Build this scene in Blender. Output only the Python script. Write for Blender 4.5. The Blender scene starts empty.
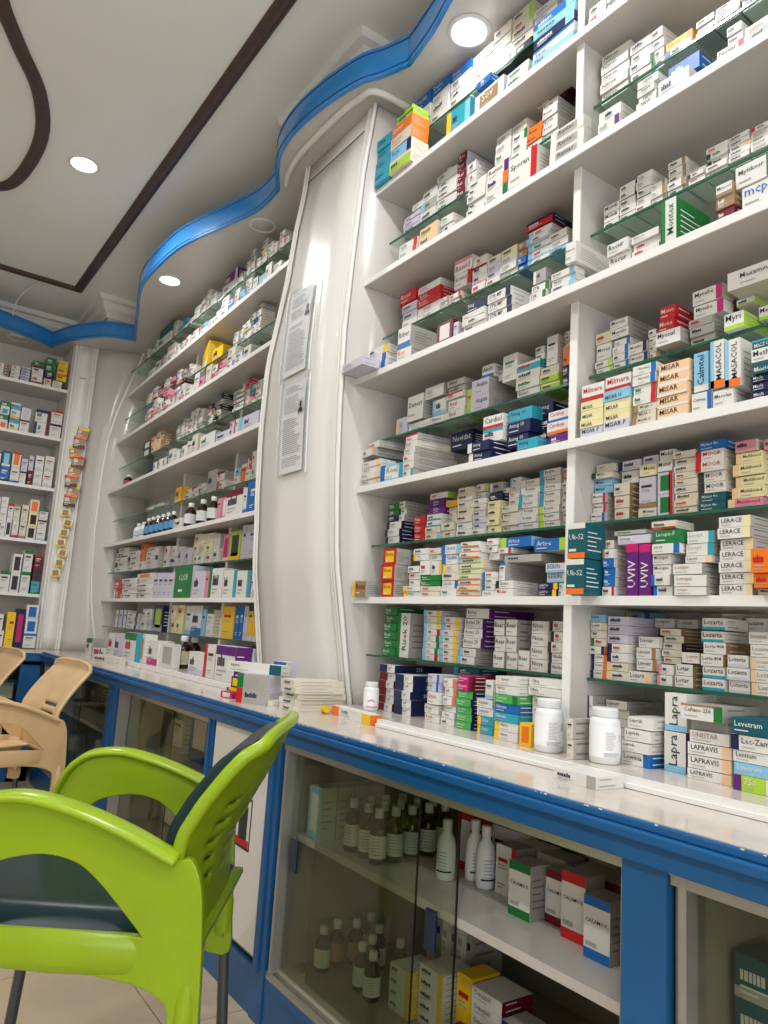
import bpy, bmesh, math, random, re
from mathutils import Vector, Matrix

S = bpy.context.scene
C = S.collection
random.seed(11)

# ---------------------------------------------------------------- camera, world, lights, exposure
def make_camera():
    yaw, pitch, roll = .6054, .1611, .0640
    f = Vector((math.sin(yaw)*math.cos(pitch), math.cos(yaw)*math.cos(pitch), math.sin(pitch)))
    r0 = Vector((math.cos(yaw), -math.sin(yaw), 0)); u0 = r0.cross(f)
    r = math.cos(roll)*r0 + math.sin(roll)*u0; u = -math.sin(roll)*r0 + math.cos(roll)*u0
    cd = bpy.data.cameras.new('camera'); cam = bpy.data.objects.new('camera', cd); C.objects.link(cam)
    m = Matrix((r, u, -f)).transposed().to_4x4(); m.translation = Vector((0, 0, 1.0))
    cam.matrix_world = m
    cd.sensor_fit = 'VERTICAL'; cd.sensor_height = 36.0; cd.lens = 743.0/1024*36.0
    cd.clip_start = .02; cd.clip_end = 60
    S.camera = cam
make_camera()
W = bpy.data.worlds.new('world'); S.world = W; W.use_nodes = True
W.node_tree.nodes['Background'].inputs[0].default_value = (.93, .97, 1, 1)
W.node_tree.nodes['Background'].inputs[1].default_value = .38
S.view_settings.view_transform = 'Standard'; S.view_settings.look = 'None'
S.view_settings.exposure = 0.13; S.view_settings.gamma = 1.0
S.view_settings.use_curve_mapping = False
def area_light(name, loc, rot, sx, sy, power, col=(1, 1, 1), shape='RECTANGLE'):
    l = bpy.data.lights.new(name, 'AREA'); l.shape = shape; l.size = sx; l.size_y = sy; l.energy = power; l.color = col
    o = bpy.data.objects.new(name, l); o.location = loc; o.rotation_euler = rot; C.objects.link(o); return o
# daylight area light at the unseen shop front, tilted up to brighten the ceiling
area_light('shopfront_daylight', (-.6, -2.35, 1.5), (math.radians(118), 0, 0), 3.6, 2.5, 68, (.96, .98, 1))
DOWNLIGHT_POWER = 17.0

# ---------------------------------------------------------------- materials
def lin(h):
    h = h.lstrip('#'); v = [int(h[i:i+2], 16)/255 for i in (0, 2, 4)]
    return tuple(x/12.92 if x <= .04045 else ((x+.055)/1.055)**2.4 for x in v)
def mat(name, hexcol, rough=.5, metal=0, spec=.5, noise=0, nscale=8, bump=0, coat=0):
    m = bpy.data.materials.new(name); m.use_nodes = True; nt = m.node_tree; b = nt.nodes['Principled BSDF']
    c = lin(hexcol); b.inputs['Base Color'].default_value = (*c, 1); b.inputs['Roughness'].default_value = rough
    b.inputs['Metallic'].default_value = metal; b.inputs['Specular IOR Level'].default_value = spec
    b.inputs['Coat Weight'].default_value = coat
    if noise or bump:
        tc = nt.nodes.new('ShaderNodeTexCoord'); n = nt.nodes.new('ShaderNodeTexNoise'); n.inputs['Scale'].default_value = nscale; n.inputs['Detail'].default_value = 5
        nt.links.new(tc.outputs['Object'], n.inputs['Vector'])
        if noise:
            r = nt.nodes.new('ShaderNodeValToRGB'); d = noise
            r.color_ramp.elements[0].position = .3; r.color_ramp.elements[1].position = .7
            r.color_ramp.elements[0].color = (*[max(0, x*(1-d)) for x in c], 1); r.color_ramp.elements[1].color = (*[min(1, x*(1+d*.5)) for x in c], 1)
            nt.links.new(n.outputs['Fac'], r.inputs[0]); nt.links.new(r.outputs[0], b.inputs['Base Color'])
        if bump:
            bp = nt.nodes.new('ShaderNodeBump'); bp.inputs['Strength'].default_value = bump; bp.inputs['Distance'].default_value = .002
            nt.links.new(n.outputs['Fac'], bp.inputs['Height']); nt.links.new(bp.outputs[0], b.inputs['Normal'])
    return m
def glass_mat(name, tint, refl=1.0, rough=0.0, alpha_tint=1.0):
    m = bpy.data.materials.new(name); m.use_nodes = True; nt = m.node_tree; nt.nodes.clear()
    out = nt.nodes.new('ShaderNodeOutputMaterial'); t = nt.nodes.new('ShaderNodeBsdfTransparent'); g = nt.nodes.new('ShaderNodeBsdfGlossy')
    t.inputs[0].default_value = (*tint, 1); g.inputs['Roughness'].default_value = rough; g.inputs[0].default_value = (.9, .95, .92, 1)
    fr = nt.nodes.new('ShaderNodeFresnel'); ge = nt.nodes.new('ShaderNodeNewGeometry'); mr = nt.nodes.new('ShaderNodeMapRange')
    mr.inputs['To Min'].default_value = 1.5; mr.inputs['To Max'].default_value = 1/1.5      # same surface seen from inside the pane
    nt.links.new(ge.outputs['Backfacing'], mr.inputs['Value']); nt.links.new(mr.outputs[0], fr.inputs[0])
    mu = nt.nodes.new('ShaderNodeMath'); mu.operation = 'MULTIPLY'; mu.inputs[1].default_value = refl
    mx = nt.nodes.new('ShaderNodeMixShader')
    nt.links.new(fr.outputs[0], mu.inputs[0]); nt.links.new(mu.outputs[0], mx.inputs[0])
    nt.links.new(t.outputs[0], mx.inputs[1]); nt.links.new(g.outputs[0], mx.inputs[2]); nt.links.new(mx.outputs[0], out.inputs[0])
    return m
def emit_mat(name, col, s):
    m = bpy.data.materials.new(name); m.use_nodes = True; b = m.node_tree.nodes['Principled BSDF']
    b.inputs['Base Color'].default_value = (.9, .9, .9, 1); b.inputs['Emission Color'].default_value = (*col, 1); b.inputs['Emission Strength'].default_value = s
    return m
def card_mat():
    m = bpy.data.materials.new('printed_card'); m.use_nodes = True; nt = m.node_tree; b = nt.nodes['Principled BSDF']
    a = nt.nodes.new('ShaderNodeAttribute'); a.attribute_name = 'print'; nt.links.new(a.outputs['Color'], b.inputs['Base Color'])
    b.inputs['Roughness'].default_value = .42; b.inputs['Specular IOR Level'].default_value = .4
    return m
CARD = card_mat()
M = dict(
    lam=mat('white_laminate', '#CBC6C1', .2, noise=.03, nscale=3), lamedge=mat('white_edge_band', '#E9E7E3', .35),
    lamback=mat('grey_laminate', '#C9C3BC', .3, noise=.04, nscale=2),
    gloss=mat('gloss_white_panel', '#E6E3DD', .3, noise=.02, nscale=4, coat=.08, spec=.35),
    blue=mat('blue_paint', '#155A92', .32, noise=.10, nscale=14, bump=.1), bluedk=mat('dark_blue_paint', '#155B96', .4),
    bluegloss=mat('glossy_blue_fascia', '#2F86CE', .18, coat=.3),
    counter=mat('counter_stone', '#CCC3B9', .14, noise=.06, nscale=30), alu=mat('aluminium', '#B5B2AC', .35, metal=.7),
    ceil=mat('ceiling_paint', '#F0F1EC', .6, noise=.02, nscale=2), plaster=mat('white_plaster', '#E2E0DA', .6),
    brown=mat('brown_wood_moulding', '#4A3833', .4, noise=.2, nscale=40), wall=mat('wall_paint', '#D5CFC4', .7, noise=.03, nscale=2),
    tile=mat('floor_tile', '#B8A68D', .2, noise=.10, nscale=5), grout=mat('tile_grout', '#8C7F6E', .8),
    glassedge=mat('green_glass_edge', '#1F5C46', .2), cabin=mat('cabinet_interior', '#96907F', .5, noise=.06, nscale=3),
    lime=mat('lime_plastic', '#91AD14', .26, noise=.10, nscale=9, bump=.04), limeshade=mat('lime_plastic_shaded', '#839A12', .32, noise=.14, nscale=9),  # back plastic is the same lime, its shade put into a darker colour
    tealcush=mat('teal_vinyl', '#08292B', .34, spec=.3, noise=.1, nscale=10), beige=mat('beige_plastic', '#D9B98A', .4, noise=.12, nscale=10),
    steel=mat('grey_steel_tube', '#5E6266', .35, metal=.6), dark=mat('black_plastic', '#151515', .4), navyp=mat('navy_plastic', '#172545', .35),
    bottle=mat('white_bottle_plastic', '#E4E6E6', .3), amber=mat('amber_glass', '#2A1208', .08, coat=.5), cap=mat('white_cap', '#D8DADA', .4),
    paper=mat('paper_label', '#F1F1F2', .6), pink=mat('pink_label', '#D8749C', .5), greyprint=mat('grey_print', '#9A9CA1', .6),
    brass=mat('brass', '#B08A3C', .3, metal=.9), ring=mat('lamp_ring', '#DADAD6', .4), blk=mat('black_gap', '#1B1A19', .8),
)
M['glass'] = glass_mat('clear_shelf_glass', (.86, .93, .89), .9)
M['doorglass'] = glass_mat('cabinet_door_glass', (.84, .86, .80), .45)
M['film'] = glass_mat('clear_plastic_film', (.985, .985, .985), .7, .08)
M['lamp'] = emit_mat('lamp_diffuser', (1, .98, .95), 9.0)
M['lampoff'] = mat('unlit_lamp', '#BFC0BC', .3)

# ---------------------------------------------------------------- mesh helpers
def link(name, me, m=None, parent=None, **props):
    o = bpy.data.objects.new(name, me); C.objects.link(o)
    if m is not None and me is not None:
        for x in (m if isinstance(m, (list, tuple)) else [m]): me.materials.append(x)
    if parent is not None: o.parent = parent
    for k, v in props.items(): o[k] = v
    return o
def thing(name, label, cat, loc=(0, 0, 0), rz=0, group=None):
    o = bpy.data.objects.new(name, None); C.objects.link(o); o.location = loc; o.rotation_euler = (0, 0, rz)
    o.empty_display_size = .05
    o['label'] = label; o['category'] = cat
    if group: o['group'] = group
    return o
def tag(o, label, cat, group=None):
    o['label'] = label; o['category'] = cat
    if group: o['group'] = group
    return o
class MB:
    def __init__(s): s.v = []; s.f = []; s.mi = []
    def quad(s, *p, mi=0):
        b = len(s.v); s.v += [tuple(x) for x in p]; s.f.append(tuple(range(b, b+len(p)))); s.mi.append(mi)
    def box(s, x0, x1, y0, y1, z0, z1, mi=0):
        b = len(s.v)
        s.v += [(x0, y0, z0), (x1, y0, z0), (x1, y1, z0), (x0, y1, z0), (x0, y0, z1), (x1, y0, z1), (x1, y1, z1), (x0, y1, z1)]
        for q in ((3, 2, 1, 0), (4, 5, 6, 7), (0, 1, 5, 4), (1, 2, 6, 5), (2, 3, 7, 6), (3, 0, 4, 7)):
            s.f.append(tuple(b+i for i in q)); s.mi.append(mi)
    def tube(s, pts, rad, n=10, caps=True, mi=0, flat=1.0):
        pts = [Vector(p) for p in pts]; rad = rad if isinstance(rad, (list, tuple)) else [rad]*len(pts); b = len(s.v)
        a = None
        for i, p in enumerate(pts):
            t = (pts[min(i+1, len(pts)-1)] - pts[max(i-1, 0)]).normalized()
            if a is None:
                ref = Vector((0, 0, 1)) if abs(t.z) < .9 else Vector((1, 0, 0)); a = t.cross(ref).normalized()
            else: a = (a - t*a.dot(t)).normalized()
            c = a.cross(t)
            for k in range(n):
                an = 2*math.pi*k/n
                s.v.append(tuple(p + a*math.cos(an)*rad[i] + c*math.sin(an)*rad[i]*flat))
        for i in range(len(pts)-1):
            for k in range(n):
                k2 = (k+1) % n; s.f.append((b+i*n+k, b+i*n+k2, b+(i+1)*n+k2, b+(i+1)*n+k)); s.mi.append(mi)
        if caps:
            s.f.append(tuple(b+k for k in range(n))[::-1]); s.mi.append(mi)
            s.f.append(tuple(b+(len(pts)-1)*n+k for k in range(n))); s.mi.append(mi)
    def lathe(s, prof, n=20, loc=(0, 0, 0), mi=0):
        b = len(s.v)
        for r, z in prof:
            for k in range(n):
                a = 2*math.pi*k/n; s.v.append((loc[0]+r*math.cos(a), loc[1]+r*math.sin(a), loc[2]+z))
        for i in range(len(prof)-1):
            for k in range(n):
                k2 = (k+1) % n; s.f.append((b+i*n+k, b+i*n+k2, b+(i+1)*n+k2, b+(i+1)*n+k)); s.mi.append(mi)
        s.f.append(tuple(b+k for k in range(n))[::-1]); s.mi.append(mi)
        s.f.append(tuple(b+(len(prof)-1)*n+k for k in range(n))); s.mi.append(mi)
    def mesh(s, name, smooth=False):
        me = bpy.data.meshes.new(name); me.from_pydata(s.v, [], s.f)
        me.polygons.foreach_set('material_index', s.mi)
        if smooth: me.polygons.foreach_set('use_smooth', [True]*len(s.f))
        me.update(); return me
    def build(s, name, m, parent=None, smooth=False, bevel=0, **props):
        me = s.mesh(name, smooth); o = link(name, me, m, parent, **props)
        if smooth:
            md = o.modifiers.new('n', 'EDGE_SPLIT'); md.split_angle = math.radians(40)
        if bevel:
            md = o.modifiers.new('b', 'BEVEL'); md.width = bevel; md.segments = 2; md.limit_method = 'ANGLE'
        return o
def boxo(name, x0, x1, y0, y1, z0, z1, m, parent=None, bevel=0, **props):
    b = MB(); b.box(x0, x1, y0, y1, z0, z1); return b.build(name, m, parent, bevel=bevel, **props)
def slab(name, poly, z0, z1, m, parent=None, **props):
    bm = bmesh.new(); lo = [bm.verts.new((x, y, z0)) for x, y in poly]; hi = [bm.verts.new((x, y, z1)) for x, y in poly]
    bm.faces.new(lo[::-1]); bm.faces.new(hi); n = len(poly)
    for i in range(n): bm.faces.new((lo[i], lo[(i+1) % n], hi[(i+1) % n], hi[i]))
    bmesh.ops.triangulate(bm, faces=[f for f in bm.faces if len(f.verts) > 4]); bmesh.ops.recalc_face_normals(bm, faces=bm.faces)
    me = bpy.data.meshes.new(name); bm.to_mesh(me); bm.free(); return link(name, me, m, parent, **props)
def smooth_poly(pts, sub=4):
    out = []
    n = len(pts)
    for i in range(n-1):
        p0, p1, p2, p3 = (Vector(pts[max(i-1, 0)]), Vector(pts[i]), Vector(pts[i+1]), Vector(pts[min(i+2, n-1)]))
        for k in range(sub):
            t = k/sub
            out.append(tuple(.5*((2*p1) + (-p0+p2)*t + (2*p0-5*p1+4*p2-p3)*t*t + (-p0+3*p1-3*p2+p3)*t**3)))
    out.append(tuple(pts[-1])); return out
def interp(tab, z):
    if z <= tab[0][0]: return tab[0][1]
    for (a, x), (b, y) in zip(tab, tab[1:]):
        if z <= b: return x+(y-x)*(z-a)/(b-a)
    return tab[-1][1]

# ---------------------------------------------------------------- lettering
_TXT = {}
def text_tris(s):
    if s in _TXT: return _TXT[s]
    cu = bpy.data.curves.new('t', 'FONT'); cu.body = s; cu.size = 1; cu.resolution_u = 1; cu.offset = .004; cu.fill_mode = 'FRONT' if hasattr(cu, 'fill_mode') else cu.fill_mode
    ob = bpy.data.objects.new('t', cu); me = ob.to_mesh()
    v = [(p.co.x, p.co.y) for p in me.vertices]; f = [tuple(p.vertices) for p in me.polygons]
    ob.to_mesh_clear(); bpy.data.objects.remove(ob); bpy.data.curves.remove(cu)
    if not v: v = [(0, 0)]; f = []
    x0 = min(p[0] for p in v); x1 = max(p[0] for p in v); y0 = min(p[1] for p in v); y1 = max(p[1] for p in v)
    w = max(1e-6, x1-x0); h = max(1e-6, y1-y0)
    _TXT[s] = ([((x-x0)/w, (y-y0)/h) for x, y in v], f, w/h); return _TXT[s]

# ---------------------------------------------------------------- printed cartons
COL = {k: lin(v) for k, v in dict(w='#DCDAD4', c='#D6CFBE', g='#A9A6A0', v='#C9C6D4', k='#2E2E33', n='#16204A', b='#1566B2', B='#86BFDD', t='#0E5560',
       T='#2E9DB4', G='#1A7436', e='#45A84E', l='#A9CE3A', r='#BE1A20', m='#C2186B', M='#6A1026', p='#5E1F72', P='#D98AA0', o='#E8741C', y='#F0C21A',
       Y='#E6DCA8', s='#EBC49A', h='#9A7B54', d='#3B1A18').items()}
class Card(MB):
    def __init__(s): super().__init__(); s.c = []
    def q(s, p, col): s.quad(*p); s.c.append(col)
    def mesh(s, name):
        me = bpy.data.meshes.new(name); me.from_pydata(s.v, [], s.f); me.update()
        a = me.color_attributes.new('print', 'FLOAT_COLOR', 'CORNER'); buf = []
        for f, c in zip(s.f, s.c): buf += [c[0], c[1], c[2], 1.0]*len(f)
        a.data.foreach_set('color', buf); me.materials.append(CARD); return me
def bars(put, base, rnd, u0=.08, u1=.92, tall=False):
    dark = sum(COL[base]) < .7
    c1 = COL['w'] if dark else COL[rnd.choice('kknngrGk')]; c2 = COL['w'] if dark else COL['g']
    L = u1-u0
    if tall:
        put(u0+.1*L, .66, u0+.8*L, .74, c1); put(u0+.1*L, .58, u0+.6*L, .61, c2); put(u0+.1*L, .52, u0+.7*L, .55, c2); put(u0+.1*L, .2, u0+.7*L, .23, c2); put(u0+.1*L, .13, u0+.5*L, .16, c2)
    else:
        x = u0+.06*L; n = rnd.randint(4, 7); e = x
        for k in range(n):           # a word too small to read: a run of narrow strokes
            w = L*rnd.uniform(.05, .08); put(e, .42, e+w, .42+rnd.choice((.24, .24, .34)), c1); e += w+L*.018
        put(x, .26, x+L*.55, .31, c2); put(x, .14, x+L*.35, .19, c2)
def draw_card(cd, w, h, d, tok, org=(0, 0, 0), rot=None):
    """A folded carton with its print: base centre at org, front face towards local -y."""
    R = rot or Matrix.Identity(3); o = Vector(org)
    P = lambda x, y, z: tuple(o + R @ Vector((x, y, z)))
    side_text = None
    if '>' in tok:
        a, b = tok.split('>', 1)
        if ':' in b: s_, rest = b.split(':', 1); tok = a+':'+rest
        else: s_ = b; tok = a
        side_text = s_
    head, _, text = tok.partition(':')
    base, *dec = head.strip().split('+'); base = base.strip()[0]
    rnd = random.Random(tok+str(round(w, 3)))
    sidec = base
    for x in dec:
        if x[0] == 'S': sidec = x[1]
    X, Y = w/2, d/2; e = .0004
    bc, sc = COL[base], COL[sidec]
    cd.q((P(-X, -Y, 0), P(X, -Y, 0), P(X, -Y, h), P(-X, -Y, h)), bc)
    cd.q((P(X, -Y, 0), P(X, Y, 0), P(X, Y, h), P(X, -Y, h)), sc)
    cd.q((P(X, Y, 0), P(-X, Y, 0), P(-X, Y, h), P(X, Y, h)), bc)
    cd.q((P(-X, Y, 0), P(-X, -Y, 0), P(-X, -Y, h), P(-X, Y, h)), sc)
    tc = sc if sidec in 'wcgvk' else bc
    cd.q((P(-X, -Y, h), P(X, -Y, h), P(X, Y, h), P(-X, Y, h)), tc); cd.q((P(-X, Y, 0), P(X, Y, 0), P(X, -Y, 0), P(-X, -Y, 0)), tc)
    def F(u0, v0, u1, v1, c, l=1): cd.q((P(-X+u0*w, -Y-e*l, v0*h), P(-X+u1*w, -Y-e*l, v0*h), P(-X+u1*w, -Y-e*l, v1*h), P(-X+u0*w, -Y-e*l, v1*h)), c)
    def SD(u0, v0, u1, v1, c): cd.q((P(X+e, -Y+u0*d, v0*h), P(X+e, -Y+u1*d, v0*h), P(X+e, -Y+u1*d, v1*h), P(X+e, -Y+u0*d, v1*h)), c)
    tall = h > 1.12*w
    u0, u1, v0, v1 = .05, .95, .12, .9
    for x in dec:
        c = COL[x[1]] if len(x) > 1 else bc
        if x[0] == 'L': F(0, 0, .2 if not tall else .26, 1, c); u0 = .24 if not tall else .3
        elif x[0] == 'H': F(0, 0, .5, 1, c); u0 = .53
        elif x[0] == 'R': F(.79 if not tall else .74, 0, 1, 1, c); u1 = .76 if not tall else .7
        elif x[0] == 'T': F(0, .74 if not tall else .84, 1, 1, c); v1 = .7 if not tall else v1
        elif x[0] == 'B':
            F(0, 0, 1, .25 if not tall else .16, c)
            if not tall: v0 = .3
        elif x[0] == 'C': F(.18, .14, .82, .86, c); u0, u1 = .22, .78
        elif x[0] == 'U': F(0, .86, 1, 1, c)
    def letters(txt, put_pt, aspect_w, aspect_h, col, vert=False):
        vs, fs, ar = text_tris(txt)
        bw, bh = (aspect_h, aspect_w) if vert else (aspect_w, aspect_h)
        th = min(bh, bw/ar); tw = th*ar
        for f in fs:
            pts = []
            for i in f:
                a, b = vs[i][0]*tw/bw, vs[i][1]*th/bh
                b += (1-th/bh)/2
                pts.append(put_pt(1-b, a) if vert else put_pt(a, b))
            cd.q(pts, col)
    if text:
        t, _, tcn = text.partition('/')
        vert = t.startswith('^'); t = t.lstrip('^')
        dark = sum(bc) < .7
        col = COL[tcn] if tcn else (COL['w'] if dark else COL['k'])
        hv = (.50, .72) if tall else (.44, .86) if v0 < .29 else (v0+.12, .9)
        if v1 < .9: hv = (.2, .58)
        if vert: a0, b0, a1, b1 = u0+.12*(u1-u0), v0+.04, u1-.18*(u1-u0), .93
        else: a0, b0, a1, b1 = u0+.03, hv[0], u1-.03, hv[1]
        letters(t, lambda a, b: P(-X+(a0+a*(a1-a0))*w, -Y-2*e, (b0+b*(b1-b0))*h), (a1-a0)*w, (b1-b0)*h, col, vert)
        if not vert and v0 < .29:
            F(a0, .2, a0+(a1-a0)*.5, .27, COL['w'] if dark else COL['g'], 2)
    elif not any(x[0] == 'C' for x in dec): bars(lambda a, b, c, dd, k: F(a, b, c, dd, k, 2), base, rnd, u0, u1, tall)
    if side_text:
        t, _, tcn = side_text.partition('/')
        letters(t, lambda a, b: P(X+e, -Y+(.45+a*.4)*d, (.25+b*.5)*h), .4*d, .5*h, COL[tcn or 'w'])
    elif d > .045 and h > .012:
        cc = COL['w'] if sum(sc) < .7 else COL['g'] if sidec != 'g' else lin('#77756F')
        n = 2 if h < .04 else 5
        for k in range(n):
            z = .72-.5*k/max(1, n-1); SD(.12, z, .12+rnd.uniform(.3, .7), z+(.1 if n == 2 else .03), cc)
_CARDS = {}
def card_mesh(w, h, d, tok):
    k = (round(w, 3), round(h, 4), round(d, 3), tok)
    if k not in _CARDS:
        cd = Card(); draw_card(cd, k[0], k[1], k[2], tok); _CARDS[k] = cd.mesh('carton')
    return _CARDS[k]
def carton(loc, w, h, d, tok, label, rz=-90, name='medicine_box', cat='medicine box', group=None):
    o = link(name, card_mesh(w, h, d, tok)); o.location = loc; o.rotation_euler = (0, 0, math.radians(rz))
    return tag(o, label, cat, group)

# ---------------------------------------------------------------- room shell
ZC, ZLEDGE, ZSOFF, ZCEIL = .759, .777, 2.8125, 3.08
XW, YF = 1.56, 5.6
SHELF_Z = [(1.087, 1.268), (1.436, 1.254), (1.790, 1.222), (2.134, 1.228), (2.473, 1.25)]
GLASS_Z = [(.926, 1.325), (1.2675, 1.318), (1.6105, 1.312), (1.965, 1.308), (2.308, 1.31), (2.644, 1.31)]
st = dict(kind='structure')
fl = boxo('floor', -2.9, XW+.1, -2.6, YF+.1, -.06, -.004, M['grout'], **st)
tm = MB(); tm.box(-.2235, .2235, -.2235, .2235, -.004, 0); tme = tm.mesh('floor_tile'); tme.materials.append(M['tile'])
for i in range(-4, 3):
    for j in range(-1, 12):
        t = bpy.data.objects.new('floor_tile', tme); C.objects.link(t); t.parent = fl; t.location = (.55+i*.45, .35+j*.45, 0)
boxo('wall_right', XW, XW+.1, -2.6, YF+.1, 0, ZCEIL, M['wall'], **st)
boxo('wall_far', -2.9, XW, YF, YF+.1, 0, ZCEIL, M['wall'], **st)
boxo('wall_left', -2.9, -2.8, -2.6, YF, 0, ZCEIL, M['wall'], **st)
boxo('ceiling', -2.9, XW, -2.6, YF, ZCEIL, ZCEIL+.1, M['ceil'], **st)
wb = MB(); wb.box(-2.8, -2.4, -2.6, -2.5, 0, ZCEIL); wb.box(1.2, XW, -2.6, -2.5, 0, ZCEIL); wb.box(-2.4, 1.2, -2.6, -2.5, 2.75, ZCEIL)
wb.build('wall_back', M['wall'], **st)
# brown ceiling mouldings
def moulding(name, pts, r, m, z, flat=.6, **p):
    b = MB(); b.tube([(x, y, z) for x, y in pts], r, 10, flat=flat); return b.build(name, m, smooth=True, **p)
moulding('trim_1', [(.888, 0.2), (.888, 4.94)], .030, M['brown'], ZCEIL-.004, **st)
moulding('trim_2', [(.91, 4.93), (-2.6, 4.93)], .030, M['brown'], ZCEIL-.004, **st)
moulding('trim_3', smooth_poly([(-.95, 4.2), (-.5, 4.14), (-.1, 4.06), (.15, 4.02), (.30, 3.95), (.36, 3.75), (.375, 3.40), (.31, 3.10), (.19, 2.86), (.10, 2.66), (.04, 2.4), (.05, 2.1), (.12, 1.8), (.16, 1.5)], 5), .030, M['brown'], ZCEIL-.004, **st)
# plaster cornice along the far and the right wall and round the two piers above the soffit
def cornice(name, pts, closed=False):
    prof = [(0, -.13), (.015, -.13), (.02, -.10), (.045, -.075), (.06, -.04), (.085, -.03), (.09, 0)]
    b = MB(); n = len(pts); rows = []
    for i in range(n):
        p = Vector(pts[i]); a = Vector(pts[(i-1) % n]) if closed or i else None; c = Vector(pts[(i+1) % n]) if closed or i < n-1 else None
        d1 = (p-a).normalized() if a is not None else (c-p).normalized(); d2 = (c-p).normalized() if c is not None else d1
        n1 = Vector((d1.y, -d1.x)); n2 = Vector((d2.y, -d2.x)); nn = (n1+n2); nn = nn/max(.3, nn.length_squared)*2
        rows.append([(p.x+nn.x*o, p.y+nn.y*o, ZCEIL+z) for o, z in prof])
    for i in range(n if closed else n-1):
        r1, r2 = rows[i], rows[(i+1) % n]
        for k in range(len(prof)-1): b.quad(r1[k], r2[k], r2[k+1], r1[k+1])
    return b.build(name, M['plaster'], **st)
cornice('trim_4', [(-2.8, YF), (XW, YF)])
cornice('trim_5', [(XW, YF), (XW, -2.5)])
for k, (x0, x1, y0, y1) in enumerate(((1.235, XW, 2.07, 2.52), (1.10, XW, 4.96, YF))):
    boxo('trim_%d' % (6+2*k), x0, x1, y0, y1, ZSOFF+.03, ZCEIL, M['plaster'], **st)
    cornice('trim_%d' % (7+2*k), [(x0, y1), (x0, y0), (XW, y0)][::1] if False else [(XW, y1), (x0, y1), (x0, y0), (XW, y0)])

# ---------------------------------------------------------------- soffit and blue fascia over the shelves
SEG = [
    [(1.26, .2), (1.19, .42), (1.12, .65), (1.085, .9), (1.09, 1.15), (1.12, 1.33), (1.154, 1.485), (1.185, 1.60), (1.212, 1.76)],
    [(1.212, 1.76), (1.174, 1.859), (1.133, 1.94), (1.097, 2.111), (1.084, 2.292), (1.104, 2.45), (1.150, 2.56), (1.208, 2.667)],
    [(1.208, 2.667), (1.21, 2.863), (1.155, 3.08), (1.079, 3.343), (1.049, 3.538), (1.041, 3.861), (1.062, 4.066), (1.150, 4.412), (1.271, 4.863)],
    [(1.271, 4.863), (1.117, 4.919), (1.03, 5.02), (.949, 5.151), (.90, 5.27), (.856, 5.413)],
    [(.856, 5.413), (.68, 5.32), (.507, 5.256), (.2, 5.17), (-.15, 5.12), (-.6, 5.14), (-1.1, 5.25)],
]
SEGS = [smooth_poly(s, 5) for s in SEG]
outline = []
for s in SEGS: outline += s[:-1]
outline.append(SEGS[-1][-1])
near_part = [p for q in SEGS[:3] for p in q[:-1]] + [SEGS[2][-1]]
end_part = SEGS[3][:-1] + SEGS[4]
sb = MB()
for z in (ZSOFF, ZSOFF+.022):
    for a, b in zip(near_part, near_part[1:]): sb.quad((*a, z), (*b, z), (XW, b[1], z), (XW, a[1], z))
    for a, b in zip(end_part, end_part[1:]): sb.quad((*a, z), (*b, z), (b[0], YF, z), (a[0], YF, z))
    e = end_part[0]; sb.quad((*e, z), (XW, e[1], z), (XW, YF, z), (e[0], YF, z))
for a, b in zip(near_part+end_part, (near_part+end_part)[1:]): sb.quad((*a, ZSOFF), (*b, ZSOFF), (*b, ZSOFF+.022), (*a, ZSOFF+.022))
sof = sb.build('ceiling_soffit', M['lam'], **st)
def strip(pts, z0, z1, t, mb):
    out = []; pts = [tuple(Vector(p)+.0012*Vector((-(Vector(pts[min(i+1, len(pts)-1)])-Vector(pts[max(i-1, 0)])).y, (Vector(pts[min(i+1, len(pts)-1)])-Vector(pts[max(i-1, 0)])).x)).normalized()) for i, p in enumerate(pts)]
    n = len(pts)
    for i, p in enumerate(pts):
        d = Vector(pts[min(i+1, n-1)]) - Vector(pts[max(i-1, 0)]); nn = Vector((-d.y, d.x)).normalized()
        out.append((p[0]+nn.x*t, p[1]+nn.y*t))
    for i in range(n-1):
        a, b, c, d = pts[i], pts[i+1], out[i+1], out[i]
        mb.quad((*a, z0), (*b, z0), (*b, z1), (*a, z1)); mb.quad((*d, z0), (*c, z0), (*c, z1), (*d, z1))
        mb.quad((*a, z0), (*b, z0), (*c, z0), (*d, z0)); mb.quad((*a, z1), (*b, z1), (*c, z1), (*d, z1))
    for i in (0, n-1): mb.quad((*pts[i], z0), (*out[i], z0), (*out[i], z1), (*pts[i], z1))
where = ['over the near shelf bay', 'curving round the white column', 'in an S-curve over the far bay', 'bulging round the corner panel', 'over the end-wall shelves']
for s, w_ in zip(SEGS, where):
    mb = MB(); strip(s, ZSOFF-.006, ZSOFF+.105, .014, mb)
    fo = mb.build('fascia_board', M['bluegloss']); tag(fo, 'glossy blue fascia board '+w_, 'fascia', 'blue fascia boards under the ceiling')
    for z in (ZSOFF+.006, ZSOFF+.088):
        b2 = MB(); strip(s, z, z+.004, .0165, b2); b2.build('bead', M['bluedk'], fo)
# half-round bead under the soffit where the column meets it
moulding('trim_10', smooth_poly([(1.205, 2.60), (1.176, 2.53), (1.152, 2.40), (1.148, 2.25), (1.150, 2.08), (1.163, 1.99), (1.182, 1.925), (1.30, 1.915), (1.42, 1.92)], 4), .012, M['gloss'], ZSOFF-.008, flat=1, **st)

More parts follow.
